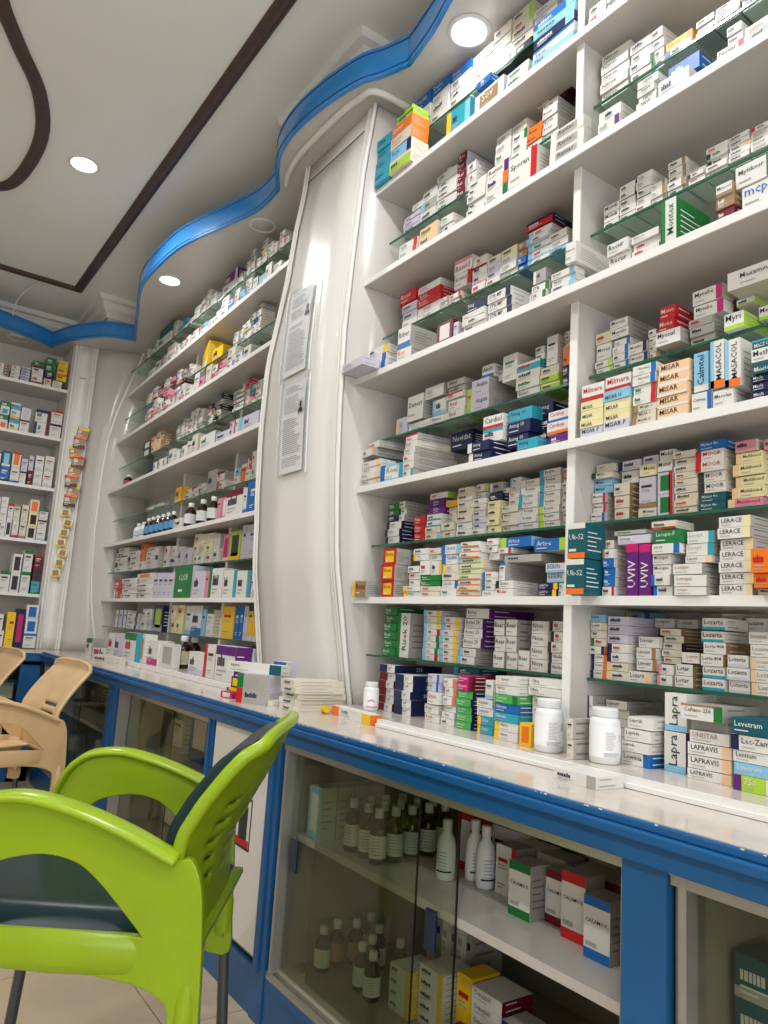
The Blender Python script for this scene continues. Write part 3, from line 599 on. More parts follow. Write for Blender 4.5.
# ---------------------------------------------------------------- the stacked cartons (real positions on the shelves, metres)
BOXES = r"""
Yf|1.306|1.7799|1.8587|.8633|.8848|.08|0|w+HM+SM:Lef||
Yf|1.306|1.7799|1.8587|.8417|.8633|.08|0|w+HM+SM:Lef||
Yf|1.306|1.7799|1.8587|.8201|.8417|.08|0|w+HM+SM:Lef||
Yf|1.306|1.7799|1.8587|.7986|.8201|.08|0|w+HM+SM:Lef||
Yf|1.306|1.7799|1.8587|.777|.7986|.08|0|w+HM+SM:Lef||
Yf|1.288|1.6706|1.7529|.866|.8882|.105|0|w+Hn+Sn>250/w:Lef||
Yf|1.288|1.6706|1.7529|.8437|.866|.105|0|w+Hn+Sn>250/w:Lef||
Yf|1.288|1.6706|1.7529|.8215|.8437|.105|0|w+Hn+Sn>250/w:Lef||
Yf|1.288|1.6706|1.7529|.7992|.8215|.105|0|w+Hn+Sn>250/w:Lef||
Yf|1.288|1.6706|1.7529|.777|.7992|.105|0|w+Hn+Sn>250/w:Lef||
Yf|1.306|1.7787|1.8548|.8862|.9091|.18|0|w+Hn+Sn>250/w:Lef||
Yf|1.275|1.5421|1.5904|.8782|.901|.08|0|v+Rb:Pal||
Yf|1.275|1.5421|1.5904|.856|.8782|.08|0|v+Rb:Pal||
Yf|1.27|1.5306|1.5779|.8235|.8558|.09|0|w:Quse/m||
Yf|1.272|1.5304|1.5917|.7994|.8218|.08|0|w+Sg:Roxa/r||
Yf|1.272|1.5303|1.5917|.777|.7994|.08|0|w+Sg:Roxa/r||
Yf|1.283|1.4812|1.5311|.8721|.8946|.08|0|w+Ro:iof||
Yf|1.283|1.4812|1.5241|.8496|.8721|.08|0|w+Ro:iof||
Yf|1.283|1.4812|1.5276|.8271|.8496|.08|0|w+Ro:iof||
Yf|1.281|1.4745|1.527|.8103|.827|.08|0|w:Fenacid||
Yf|1.281|1.4745|1.5269|.7937|.8103|.08|0|w+Lc:Iron||
Yf|1.281|1.4745|1.5295|.777|.7937|.08|0|w||
Yf|1.272|1.4086|1.4651|.889|.9076|.1|0|m+RM+SM:Nexum/w||
Yf|1.272|1.4086|1.4651|.8703|.889|.1|0|m+RM+SM:Nexum/w||
Yf|1.271|1.404|1.4625|.8514|.8699|.09|0|e+Sn:Erowel/w||
Yf|1.271|1.404|1.4625|.8328|.8514|.09|0|e+Sn:Erowel/w||
Yf|1.271|1.404|1.4625|.8142|.8328|.09|0|e+Sn:Erowel/w||
Yf|1.271|1.404|1.4625|.7956|.8142|.09|0|e+Sn:Erowel/w||
Yf|1.271|1.404|1.4625|.777|.7956|.09|0|e+Sn:Erowel/w||
Yf|1.36|1.48|1.5886|.9038|.922|.1|0|t+LT|teal-and-turquoise box, alone, seventh place from left, counter ledge, left section|counter ledge, left section
Yf|1.263|1.3185|1.374|.798|.8185|.08|0|T+Ly:Ozel/w||
Yf|1.263|1.3185|1.374|.777|.798|.08|0|T+Ly:Ozel/w||
Yf|1.264|1.3231|1.38|.8382|.8584|.09|0|w:Ozosen||
Yf|1.264|1.3231|1.38|.8187|.8382|.09|0|w:Ozosen||
Yu|1.27|1.3318|1.3596|.8595|.9044|.05|0|w+BB|white-and-pale-blue carton, alone, fourteenth place from left, counter ledge, left section|counter ledge, left section
Yf|1.238|1.2241|1.2928|.8991|.9194|.1|0|w+Lc:Gynox|white-and-cream box, seventh up in sixteenth stack from left, counter ledge, left section|counter ledge, left section
Yf|1.238|1.2195|1.2928|.8787|.8991|.061|0|w:Gynox|white box, sixth up in sixteenth stack from left, counter ledge, left section|counter ledge, left section
Yf|1.238|1.2149|1.2928|.8584|.8787|.061|0|e+RG:Ternos/w|green-and-dark-green box, fifth up in sixteenth stack from left, counter ledge, left section|counter ledge, left section
Yf|1.238|1.2149|1.2928|.838|.8584|.061|0|b+Rb:Nimixa/w|blue box, fourth up in sixteenth stack from left, counter ledge, left section|counter ledge, left section
Yf|1.238|1.2149|1.2928|.8177|.838|.061|0|T+RT:Nimixa/w|turquoise box, third up in sixteenth stack from left, counter ledge, left section|counter ledge, left section
Yf|1.238|1.2149|1.2928|.7973|.8177|.061|0|w+Ly:Gynox|white-and-yellow box, second up in sixteenth stack from left, counter ledge, left section|counter ledge, left section
Yf|1.238|1.2149|1.2928|.777|.7973|.061|0|w+Ly:Gynox|white-and-yellow box, lowest in sixteenth stack from left, counter ledge, left section|counter ledge, left section
Yf|1.3|1.2374|1.2724|.8685|.899|.06|0|c||
Yf|1.3|1.2374|1.2724|.838|.8685|.06|0|w||
Yf|1.3|1.2374|1.2724|.8075|.838|.06|0|w||
Yf|1.3|1.2374|1.2724|.777|.8075|.06|0|w||
Yu|1.227|1.1622|1.2003|.777|.8255|.047|0|y+Co|yellow-and-orange carton, alone, seventeenth place from left, counter ledge, left section|counter ledge, left section
Yf|1.275|1.12|1.2202|.9026|.922|.1|0|w:Ultra|white box, second up in nineteenth stack from left, counter ledge, left section|counter ledge, left section
Yf|1.275|1.12|1.2187|.8833|.9026|.054|0|w:Ultra|white box, lowest in nineteenth stack from left, counter ledge, left section|counter ledge, left section
Yf|1.275|1.1365|1.2086|.8609|.8819|.1|0|w+Rn:Sanil|white-and-navy box, fifth up in eighteenth stack from left, counter ledge, left section|counter ledge, left section
Yf|1.275|1.1365|1.2086|.8399|.8609|.1|0|w|white box, fourth up in eighteenth stack from left, counter ledge, left section|counter ledge, left section
Yf|1.275|1.1365|1.2086|.8189|.8399|.1|0|w|white box, third up in eighteenth stack from left, counter ledge, left section|counter ledge, left section
Yf|1.275|1.1365|1.2086|.798|.8189|.1|0|w|white box, second up in eighteenth stack from left, counter ledge, left section|counter ledge, left section
Yf|1.275|1.1365|1.2086|.777|.798|.1|0|w|white box, lowest in eighteenth stack from left, counter ledge, left section|counter ledge, left section
Yu|1.278|1.12|1.1362|.777|.8731|.05|0|w+Bv:^FAZC/n|white-and-lavender carton, alone, twentieth place from left, counter ledge, left section|counter ledge, left section
Yu|1.1922|1.018|1.0358|.8163|.8556|.07|0|c+Sg|cream carton, second up in third stack from left, counter ledge, right section|counter ledge, right section
Yu|1.1922|1.018|1.0358|.777|.8163|.07|0|c+Sg|cream carton, lowest in third stack from left, counter ledge, right section|counter ledge, right section
Yu|1.33|1.0804|1.096|.8359|.8948|.12|0|w+Ln+Sg:Riza|white-and-navy carton, second up in first stack from left, counter ledge, right section|counter ledge, right section
Yu|1.33|1.0803|1.096|.777|.8359|.12|0|w+Sg|white carton, lowest in first stack from left, counter ledge, right section|counter ledge, right section
Yf|1.37|1.0186|1.0768|.8698|.8883|.12|0|c+Sg:Lament|cream box, sixth up in second stack from left, counter ledge, right section|counter ledge, right section
Yf|1.37|1.0186|1.0787|.8512|.8698|.12|0|c+Sg|cream box, fifth up in second stack from left, counter ledge, right section|counter ledge, right section
Yf|1.37|1.0186|1.0763|.8327|.8512|.12|0|w+Sg|white box, fourth up in second stack from left, counter ledge, right section|counter ledge, right section
Yf|1.37|1.0186|1.0784|.8141|.8327|.12|0|w+Sg|white box, third up in second stack from left, counter ledge, right section|counter ledge, right section
Yf|1.37|1.0186|1.0795|.7956|.8141|.12|0|w+Sg|white box, second up in second stack from left, counter ledge, right section|counter ledge, right section
Yf|1.37|1.0186|1.0805|.777|.7956|.12|0|w+Sg|white box, lowest in second stack from left, counter ledge, right section|counter ledge, right section
Yf|1.272|.8916|.9513|.8471|.8697|.09|0|w+Sw:Lepride|white box, alone, seventh place from left, counter ledge, right section|counter ledge, right section
Yf|1.272|.8959|.9581|.8235|.8458|.09|0|w+Sw:Lepride|white box, alone, sixth place from left, counter ledge, right section|counter ledge, right section
Yf|1.272|.898|.9627|.8024|.8226|.09|0|w+Sw:Lepride|white box, alone, fifth place from left, counter ledge, right section|counter ledge, right section
Yf|1.272|.899|.9649|.777|.8018|.09|0|w+Rb+Sb:Lowinia|white-and-blue box, alone, fourth place from left, counter ledge, right section|counter ledge, right section
Yu|1.297|.8376|.8848|.8515|.922|.1|x|w+BB:^Lapra|white-and-pale-blue carton, alone, ninth place from left, counter ledge, right section|counter ledge, right section
Yu|1.297|.8397|.8856|.777|.8507|.1|x|w+BB+Sp:^Lapra|white-and-pale-blue carton, alone, eighth place from left, counter ledge, right section|counter ledge, right section
Yf|1.262|.7471|.8281|.8809|.9093|.13|0|w+RG+Sg+Uh:Ceftano 250|white-and-dark-green box, alone, tenth place from left, counter ledge, right section|counter ledge, right section
Yf|1.29|.7498|.823|.8626|.8807|.06|0|g+Sg:UNISTAR/g|grey box, alone, eleventh place from left, counter ledge, right section|counter ledge, right section
Yf|1.276|.7418|.8189|.8413|.8624|.11|0|w:UNISTAR/h|white box, alone, fifteenth place from left, counter ledge, right section|counter ledge, right section
Yf|1.276|.7392|.8231|.8192|.8408|.1|0|w+Rs+Sw:LAPRAVIS|white-and-peach box, alone, twelfth place from left, counter ledge, right section|counter ledge, right section
Yf|1.275|.7384|.8229|.7954|.8188|.1|0|w+Rs+Sw:LAPRAVIS|white-and-peach box, alone, fourteenth place from left, counter ledge, right section|counter ledge, right section
Yf|1.275|.738|.8235|.777|.795|.1|0|w+Rs+Sw:LAPRAVIS|white-and-peach box, alone, thirteenth place from left, counter ledge, right section|counter ledge, right section
Yf|1.255|.6527|.7266|.8691|.8967|.1|0|t+Rt+St:Levetram/w|teal box, alone, eighteenth place from left, counter ledge, right section|counter ledge, right section
Yf|1.258|.6546|.7288|.8425|.8682|.1|0|w+Ln:Lec-Zam|white-and-navy box, alone, sixteenth place from left, counter ledge, right section|counter ledge, right section
Yf|1.258|.6549|.7262|.8228|.8424|.1|0|w+Rw:Lentium|white box, alone, seventeenth place from left, counter ledge, right section|counter ledge, right section
Yf|1.258|.6551|.724|.8028|.8226|.1|0|B+RB:Levetram/w|pale-blue box, alone, nineteenth place from left, counter ledge, right section|counter ledge, right section
Yf|1.257|.6499|.7251|.777|.8029|.1|0|l+Lp+Rw:750/w|lime-and-purple box, alone, twentieth place from left, counter ledge, right section|counter ledge, right section
Yf|1.335|1.8202|1.8878|1.055|1.0797|.1|0|G+RG:Risek/w||
Yf|1.335|1.8202|1.8878|1.0304|1.055|.1|0|G+RG:Risek/w||
Yf|1.335|1.8202|1.8878|1.0058|1.0304|.1|0|G+RG:Risek/w||
Yf|1.335|1.8202|1.8878|.9812|1.0058|.1|0|G+RG:Risek/w||
Yf|1.335|1.8202|1.8878|.9566|.9812|.1|0|G+RG:Risek/w||
Yf|1.335|1.8202|1.8878|.932|.9566|.1|0|G+RG:Risek/w||
Yu|1.335|1.7583|1.8178|.932|1.0625|.1|x|w+LG+Sg:^Risek 20|white-and-dark-green carton, alone, second place from left, lowest glass shelf, left section|lowest glass shelf, left section
Yf|1.335|1.6176|1.6915|1.0541|1.0715|.07|0|w+Ry+LB||
Yf|1.335|1.6176|1.6915|1.0366|1.0541|.07|0|w+Ry+LB||
Yf|1.335|1.6176|1.6915|1.0192|1.0366|.07|0|w+Ry+LB||
Yf|1.335|1.6176|1.6915|1.0017|1.0192|.07|0|w+Rr+LB||
Yf|1.335|1.6176|1.6915|.9843|1.0017|.07|0|w+RG+LB||
Yf|1.335|1.6176|1.6915|.9669|.9843|.07|0|w+RG+LB||
Yf|1.335|1.6176|1.6915|.9494|.9669|.07|0|w+RG+LB||
Yf|1.335|1.6176|1.6915|.932|.9494|.07|0|w+Rr+LB||
Yf|1.335|1.5409|1.6152|1.0372|1.0547|.08|0|w+Ry+LB||
Yf|1.335|1.5409|1.6152|1.0196|1.0372|.08|0|w+Ry+LB||
Yf|1.335|1.5409|1.6152|1.0021|1.0196|.08|0|w+Ry+LB||
Yf|1.335|1.5409|1.6152|.9846|1.0021|.08|0|w+Ry+LB||
Yf|1.335|1.5409|1.6152|.9671|.9846|.08|0|w+Ry+LB||
Yf|1.335|1.5409|1.6152|.9495|.9671|.08|0|w+Ry+LB||
Yf|1.335|1.5409|1.6152|.932|.9495|.08|0|w+Ry+LB||
Yf|1.34|1.4281|1.5211|1.0531|1.0793|.16|0|w+Sp:Rotec|white box, alone, seventh place from left, lowest glass shelf, left section|lowest glass shelf, left section
Yf|1.34|1.4556|1.5262|1.0267|1.0522|.12|0|w+Sp:Rotec 20|white box, third up in sixth stack from left, lowest glass shelf, left section|lowest glass shelf, left section
Yf|1.34|1.4556|1.5262|1.0011|1.0267|.12|0|w+Sp:Rotec 20|white box, second up in sixth stack from left, lowest glass shelf, left section|lowest glass shelf, left section
Yf|1.34|1.4556|1.5262|.9756|1.0011|.12|0|w+Sp:Rotec 20|white box, lowest in sixth stack from left, lowest glass shelf, left section|lowest glass shelf, left section
Yf|1.335|1.4668|1.536|.9532|.9743|.13|0|w+LB+Sg||
Yf|1.335|1.4668|1.536|.932|.9532|.13|0|w+LB+Sg||
Yf|1.335|1.3624|1.4018|1.0121|1.0522|.08|0|w+Sg:Rear|white box, third up in eighth stack from left, lowest glass shelf, left section|lowest glass shelf, left section
Yf|1.335|1.3624|1.4018|.9721|1.0121|.08|0|w+Sg:Rear|white box, second up in eighth stack from left, lowest glass shelf, left section|lowest glass shelf, left section
Yf|1.335|1.3624|1.4018|.932|.9721|.08|0|w+Sg:Rear|white box, lowest in eighth stack from left, lowest glass shelf, left section|lowest glass shelf, left section
Yf|1.335|1.3199|1.3589|1.0128|1.0532|.09|0|w+Sg:Rear|white box, third up in ninth stack from left, lowest glass shelf, left section|lowest glass shelf, left section
Yf|1.335|1.3199|1.3589|.9724|1.0128|.09|0|w+Sg:Rear|white box, second up in ninth stack from left, lowest glass shelf, left section|lowest glass shelf, left section
Yf|1.335|1.3199|1.3589|.932|.9724|.09|0|w+Sg:Rear|white box, lowest in ninth stack from left, lowest glass shelf, left section|lowest glass shelf, left section
Yu|1.335|1.2773|1.3147|.932|.9797|.08|0|w+SP:Rear|white carton, alone, tenth place from left, lowest glass shelf, left section|lowest glass shelf, left section
Yf|1.335|1.2218|1.2766|1.0217|1.0516|.09|0|w+Rc:Nose|white-and-cream box, fourth up in eleventh stack from left, lowest glass shelf, left section|lowest glass shelf, left section
Yf|1.335|1.2218|1.2766|.9918|1.0217|.09|0|w+Rc:Nose|white-and-cream box, third up in eleventh stack from left, lowest glass shelf, left section|lowest glass shelf, left section
Yf|1.335|1.2218|1.2766|.9619|.9918|.09|0|w+Rc:Nose|white-and-cream box, second up in eleventh stack from left, lowest glass shelf, left section|lowest glass shelf, left section
Yf|1.335|1.2218|1.2766|.932|.9619|.09|0|w+Rc:Nose|white-and-cream box, lowest in eleventh stack from left, lowest glass shelf, left section|lowest glass shelf, left section
Yf|1.335|1.1689|1.2188|1.0287|1.0529|.09|0|w+Lk|white-and-black box, fifth up in twelfth stack from left, lowest glass shelf, left section|lowest glass shelf, left section
Yf|1.335|1.1689|1.2188|1.0045|1.0287|.09|0|w+Lk|white-and-black box, fourth up in twelfth stack from left, lowest glass shelf, left section|lowest glass shelf, left section
Yf|1.335|1.1689|1.2188|.9804|1.0045|.09|0|w+Lk|white-and-black box, third up in twelfth stack from left, lowest glass shelf, left section|lowest glass shelf, left section
Yf|1.335|1.1689|1.2188|.9562|.9804|.09|0|w+Lk:Nisden|white-and-black box, second up in twelfth stack from left, lowest glass shelf, left section|lowest glass shelf, left section
Yf|1.335|1.1689|1.2188|.932|.9562|.09|0|w+Lk:Nisden|white-and-black box, lowest in twelfth stack from left, lowest glass shelf, left section|lowest glass shelf, left section
Yf|1.335|1.1452|1.1677|1.0095|1.0289|.08|0|w||
Yf|1.335|1.1452|1.1677|.9902|1.0095|.08|0|w||
Yf|1.335|1.1452|1.1677|.9708|.9902|.08|0|w||
Yf|1.335|1.1452|1.1677|.9514|.9708|.08|0|w||
Yf|1.335|1.1452|1.1677|.932|.9514|.08|0|w||
Yf|1.335|1.0547|1.096|1.0526|1.0698|.08|0|B:Loprin/n||
Yf|1.335|1.0547|1.096|1.0353|1.0526|.08|0|w+Rs:Lowr||
Yf|1.335|1.0547|1.096|1.0181|1.0353|.08|0|c||
Yf|1.335|1.0547|1.096|1.0009|1.0181|.08|0|c+LG||
Yf|1.335|1.0547|1.096|.9837|1.0009|.08|0|w+Rn+So||
Yf|1.335|1.0547|1.096|.9664|.9837|.08|0|w+Ro+Ln:LEVIA/n||
Yf|1.335|1.0547|1.096|.9492|.9664|.08|0|w+Ro+Ln:LEVIA/n||
Yf|1.335|1.0547|1.096|.932|.9492|.08|0|w+Ro+Ln:LEVIA/n||
Yf|1.335|.9958|1.052|1.0473|1.0665|.1|0|v|lavender box, seventh up in third stack from left, lowest glass shelf, right section|lowest glass shelf, right section
Yf|1.335|.9958|1.052|1.0281|1.0473|.1|0|v|lavender box, sixth up in third stack from left, lowest glass shelf, right section|lowest glass shelf, right section
Yf|1.335|.9958|1.052|1.0088|1.0281|.1|0|v|lavender box, fifth up in third stack from left, lowest glass shelf, right section|lowest glass shelf, right section
Yf|1.335|.9958|1.052|.9896|1.0088|.1|0|w+Ln|white-and-navy box, fourth up in third stack from left, lowest glass shelf, right section|lowest glass shelf, right section
Yf|1.335|.9958|1.052|.9704|.9896|.1|0|w+Ln|white-and-navy box, third up in third stack from left, lowest glass shelf, right section|lowest glass shelf, right section
Yf|1.335|.9963|1.052|.9512|.9704|.1|0|c+Ls|cream-and-peach box, second up in third stack from left, lowest glass shelf, right section|lowest glass shelf, right section
Yf|1.335|.9958|1.052|.932|.9512|.1|0|c+Ls|cream-and-peach box, lowest in third stack from left, lowest glass shelf, right section|lowest glass shelf, right section
Yf|1.335|.9376|.9955|.932|.9553|.07|0|w+Rs:Lozarit|white-and-peach box, alone, sixth place from left, lowest glass shelf, right section|lowest glass shelf, right section
Yu|1.406|.9854|.9927|.932|.9771|.05|0|d|dark-brown carton, alone, fourth place from left, lowest glass shelf, right section|lowest glass shelf, right section
Yf|1.45|1.0264|1.0939|1.0608|1.082|.06|0|B+Ly+Rb|pale-blue-and-yellow box, alone, second place from left, lowest glass shelf, right section|lowest glass shelf, right section
Yf|1.345|.9352|.9844|1.004|1.0273|.11|0|w+Rw:Livoxir|white box, third up in seventh stack from left, lowest glass shelf, right section|lowest glass shelf, right section
Yf|1.345|.936|.9844|.9807|1.004|.11|0|w+Rh:Livoxir|white-and-brown box, second up in seventh stack from left, lowest glass shelf, right section|lowest glass shelf, right section
Yf|1.345|.9323|.9844|.9574|.9807|.11|0|w+Rh:Livoxir|white-and-brown box, lowest in seventh stack from left, lowest glass shelf, right section|lowest glass shelf, right section
Yf|1.42|.9482|.9952|1.0484|1.0687|.07|0|w:Lozaplex|white box, alone, fifth place from left, lowest glass shelf, right section|lowest glass shelf, right section
Yf|1.335|.8923|.9284|.9527|.9734|.07|0|w+LP||
Yf|1.335|.8923|.9284|.932|.9527|.07|0|w+LP||
Yf|1.36|.8867|.9366|1.0313|1.0454|.12|0|c+Sh||
Yf|1.36|.8867|.9322|1.0172|1.0313|.12|0|c+Sh||
Yf|1.36|.8867|.9311|1.0032|1.0172|.12|0|c+Sd||
Yf|1.36|.8867|.9338|.9891|1.0032|.12|0|c+Sd||
Yf|1.36|.8888|.9315|.975|.9891|.12|0|c+Sd||
Yf|1.338|.8383|.8778|.9793|1.0005|.04|0|w+Lw+Sh:Lozartin/r|white box, alone, twelfth place from left, lowest glass shelf, right section|lowest glass shelf, right section
Yf|1.335|.8491|.888|.9544|.9769|.08|0|w+Sh:Lotar|white box, second up in eleventh stack from left, lowest glass shelf, right section|lowest glass shelf, right section
Yf|1.335|.8491|.8901|.932|.9544|.08|0|w+Sh:Lotar|white box, lowest in eleventh stack from left, lowest glass shelf, right section|lowest glass shelf, right section
Yf|1.43|.9003|.9474|1.0494|1.0682|.06|0|w:Lorinal|white box, alone, eighth place from left, lowest glass shelf, right section|lowest glass shelf, right section
Yf|1.335|.7836|.8311|1.0451|1.0677|.084|0|w+BT:Lozarta|white-and-turquoise box, sixth up in fifteenth stack from left, lowest glass shelf, right section|lowest glass shelf, right section
Yf|1.335|.7836|.8311|1.0225|1.0429|.1|0|w+BT:Lozarta|white-and-turquoise box, fifth up in fifteenth stack from left, lowest glass shelf, right section|lowest glass shelf, right section
Yf|1.335|.7836|.8311|.9999|1.0225|.1|0|w+Sh:Lorta 404|white box, fourth up in fifteenth stack from left, lowest glass shelf, right section|lowest glass shelf, right section
Yf|1.335|.7836|.8311|.9772|.9999|.1|0|w+Sh:Lorta 404|white box, third up in fifteenth stack from left, lowest glass shelf, right section|lowest glass shelf, right section
Yf|1.335|.7836|.8311|.9546|.9772|.1|0|w+BT:Lozarta|white-and-turquoise box, second up in fifteenth stack from left, lowest glass shelf, right section|lowest glass shelf, right section
Yf|1.335|.7836|.8311|.932|.9546|.1|0|w+BT:Lozarta|white-and-turquoise box, lowest in fifteenth stack from left, lowest glass shelf, right section|lowest glass shelf, right section
Yf|1.335|.7381|.7801|.9782|1.0012|.08|0|w+Bv:Lotanta|white-and-lavender box, third up in seventeenth stack from left, lowest glass shelf, right section|lowest glass shelf, right section
Yf|1.335|.738|.7801|.9551|.9782|.08|0|w+Bv:Lotanta|white-and-lavender box, second up in seventeenth stack from left, lowest glass shelf, right section|lowest glass shelf, right section
Yf|1.335|.7379|.7801|.932|.9551|.08|0|w+Bv:Lotanta|white-and-lavender box, lowest in seventeenth stack from left, lowest glass shelf, right section|lowest glass shelf, right section
Yf|1.44|.8077|.8537|1.0659|1.082|.05|0|c:Lozarta/h|cream box, alone, thirteenth place from left, lowest glass shelf, right section|lowest glass shelf, right section
Yf|1.42|.794|.8356|1.0431|1.0645|.07|0|w+Bv:Lotanta|white-and-lavender box, alone, fourteenth place from left, lowest glass shelf, right section|lowest glass shelf, right section
Yf|1.42|.7516|.7932|1.046|1.0737|.06|0|w:Lozanta|white box, alone, sixteenth place from left, lowest glass shelf, right section|lowest glass shelf, right section
Yf|1.335|.6892|.7379|1.0221|1.0446|.08|0|w:Losanta D/h|white box, fifth up in eighteenth stack from left, lowest glass shelf, right section|lowest glass shelf, right section
Yf|1.335|.6892|.7367|.9996|1.0221|.08|0|w:Losanta D/h|white box, fourth up in eighteenth stack from left, lowest glass shelf, right section|lowest glass shelf, right section
Yf|1.335|.6892|.7364|.9771|.9996|.08|0|w+Ls:Losanta D/h|white-and-peach box, third up in eighteenth stack from left, lowest glass shelf, right section|lowest glass shelf, right section
Yf|1.335|.6892|.7364|.9545|.9771|.08|0|w+Ls:Losart/h|white-and-peach box, second up in eighteenth stack from left, lowest glass shelf, right section|lowest glass shelf, right section
Yf|1.335|.6892|.7371|.932|.9545|.08|0|w+Ls:Losart/h|white-and-peach box, lowest in eighteenth stack from left, lowest glass shelf, right section|lowest glass shelf, right section
Yf|1.255|1.883|1.9585|1.105|1.153|.09|0|h+Ly+Sg:Rota/M|brown-and-yellow box, alone, first place from left, lowest white shelf, left section|lowest white shelf, left section
Yf|1.275|1.7658|1.8348|1.2013|1.2494|.054|0|r+Cy+Sg:Rova/M|red-and-yellow box, third up in third stack from left, lowest white shelf, left section|lowest white shelf, left section
Yf|1.275|1.7658|1.8348|1.1531|1.2013|.054|0|r+Cy+Sg:Rova/M|red-and-yellow box, second up in third stack from left, lowest white shelf, left section|lowest white shelf, left section
Yf|1.275|1.7658|1.8348|1.105|1.1531|.054|0|r+Cy+Sg:Rova/M|red-and-yellow box, lowest in third stack from left, lowest white shelf, left section|lowest white shelf, left section
Yu|1.33|1.8031|1.8363|1.1802|1.2554|.1|0|g|grey carton, second up in second stack from left, lowest white shelf, left section|lowest white shelf, left section
Yu|1.33|1.8031|1.8363|1.105|1.1802|.1|0|g|grey carton, lowest in second stack from left, lowest white shelf, left section|lowest white shelf, left section
Yf|1.275|1.6372|1.7185|1.1204|1.1359|.06|0|w+Ly:Neomi||
Yf|1.275|1.6372|1.7185|1.105|1.1204|.06|0|w+Ly:Neomi||
Yf|1.29|1.6688|1.7198|1.1759|1.1946|.08|0|w||
Yf|1.29|1.6662|1.7198|1.1572|1.1759|.08|0|w||
Yf|1.29|1.6635|1.7198|1.1385|1.1572|.08|0|w||
Yf|1.275|1.5522|1.6348|1.1193|1.1336|.09|0|c+Sc||
Yf|1.275|1.5522|1.6348|1.105|1.1193|.09|0|c+Sc||
Yf|1.3|1.642|1.7115|1.2282|1.2455|.08|0|w||
Yf|1.3|1.642|1.7115|1.2109|1.2282|.08|0|w+Ly:Sitag||
Yf|1.29|1.6235|1.6654|1.1677|1.2081|.05|0|w||
Yf|1.29|1.5754|1.6212|1.1664|1.206|.05|0|w+Ry||
Yf|1.29|1.5695|1.66|1.151|1.1662|.08|0|G:Reset/w||
Yf|1.29|1.5695|1.66|1.1357|1.151|.08|0|G:Reset/w||
Yf|1.3|1.5877|1.6397|1.2259|1.2434|.08|0|c||
Yf|1.3|1.5877|1.6397|1.2085|1.2259|.08|0|w||
Yf|1.285|1.4824|1.5666|1.2196|1.2459|.06|0|w+Lb+RB:Sandoz/b|white-and-blue box, second up in twelfth stack from left, lowest white shelf, left section|lowest white shelf, left section
Yf|1.285|1.4831|1.5666|1.1933|1.2196|.06|0|w+Lb+RB:Sandoz/b|white-and-blue box, lowest in twelfth stack from left, lowest white shelf, left section|lowest white shelf, left section
Yf|1.275|1.4844|1.5503|1.1699|1.1916|.08|0|c+Ly||
Yf|1.275|1.4844|1.5503|1.1483|1.1699|.08|0|c||
Yf|1.275|1.4844|1.5503|1.1266|1.1483|.08|0|w+Rb:Saroda/b||
Yf|1.275|1.4844|1.5503|1.105|1.1266|.08|0|w||
Yf|1.275|1.409|1.4795|1.2334|1.2476|.09|0|w+Bo||
Yf|1.275|1.4027|1.4785|1.2191|1.2334|.09|0|w+Bo||
Yf|1.275|1.4064|1.4811|1.2048|1.2191|.09|0|w+Bo||
Yf|1.275|1.4014|1.4823|1.1906|1.2048|.09|0|c+Bl||
Yf|1.275|1.3963|1.4836|1.1763|1.1906|.09|0|c+Bl||
Yf|1.275|1.3963|1.4836|1.162|1.1763|.09|0|c+Bl||
Yf|1.275|1.3963|1.4836|1.1478|1.162|.09|0|c+Bo||
Yf|1.275|1.3963|1.4836|1.1335|1.1478|.09|0|c+Bo||
Yf|1.275|1.3963|1.4836|1.1193|1.1335|.09|0|c+Bo||
Yf|1.275|1.3963|1.4836|1.105|1.1193|.09|0|c+Bo||
Yf|1.275|1.3452|1.392|1.1513|1.1668|.08|0|w+Lb||
Yf|1.275|1.3439|1.392|1.1359|1.1513|.08|0|w+Lb||
Yf|1.275|1.3436|1.392|1.1204|1.1359|.08|0|w+Lb||
Yf|1.275|1.3417|1.392|1.105|1.1204|.08|0|w||
Yf|1.366|1.3741|1.4145|1.1706|1.2002|.06|0|r+Lw:Rick/w||
Yf|1.3|1.363|1.404|1.2367|1.2548|.08|0|w||
Yf|1.3|1.363|1.3987|1.2186|1.2367|.08|0|w||
Yf|1.3|1.363|1.4006|1.2004|1.2186|.08|0|w||
Yu|1.285|1.3194|1.3417|1.1456|1.1901|.14|0|w+Tb+Sg|white-and-blue carton, alone, nineteenth place from left, lowest white shelf, left section|lowest white shelf, left section
Yf|1.275|1.281|1.3411|1.1244|1.1437|.12|0|w+Lk:Zetro||
Yf|1.275|1.281|1.3409|1.105|1.1244|.12|0|w+Bw:Medar/r||
Yf|1.3|1.2505|1.3594|1.2283|1.2538|.08|0|b+Ll+SB:Arte-a/w|blue-and-lime box, alone, twenty-first place from left, lowest white shelf, left section|lowest white shelf, left section
Yf|1.3|1.3115|1.3587|1.2137|1.2281|.06|0|w+Rr||
Yf|1.3|1.2192|1.3387|1.1903|1.2084|.1|0|g|grey box, alone, twenty-second place from left, lowest white shelf, left section|lowest white shelf, left section
Yf|1.401|1.1612|1.2561|1.1887|1.2139|.08|0|b+Rl+Sc:Arte-a/w|blue-and-lime box, alone, twenty-third place from left, lowest white shelf, left section|lowest white shelf, left section
Yf|1.3|1.1439|1.2454|1.2137|1.2434|.08|0|b+Rl+Sc:Arte-a/w|blue-and-lime box, alone, twenty-fourth place from left, lowest white shelf, left section|lowest white shelf, left section
Yf|1.275|1.142|1.2022|1.1202|1.1354|.05|0|n+Ry:LANTO/w||
Yf|1.275|1.142|1.2022|1.105|1.1202|.05|0|n+Ry:LANTO/w||
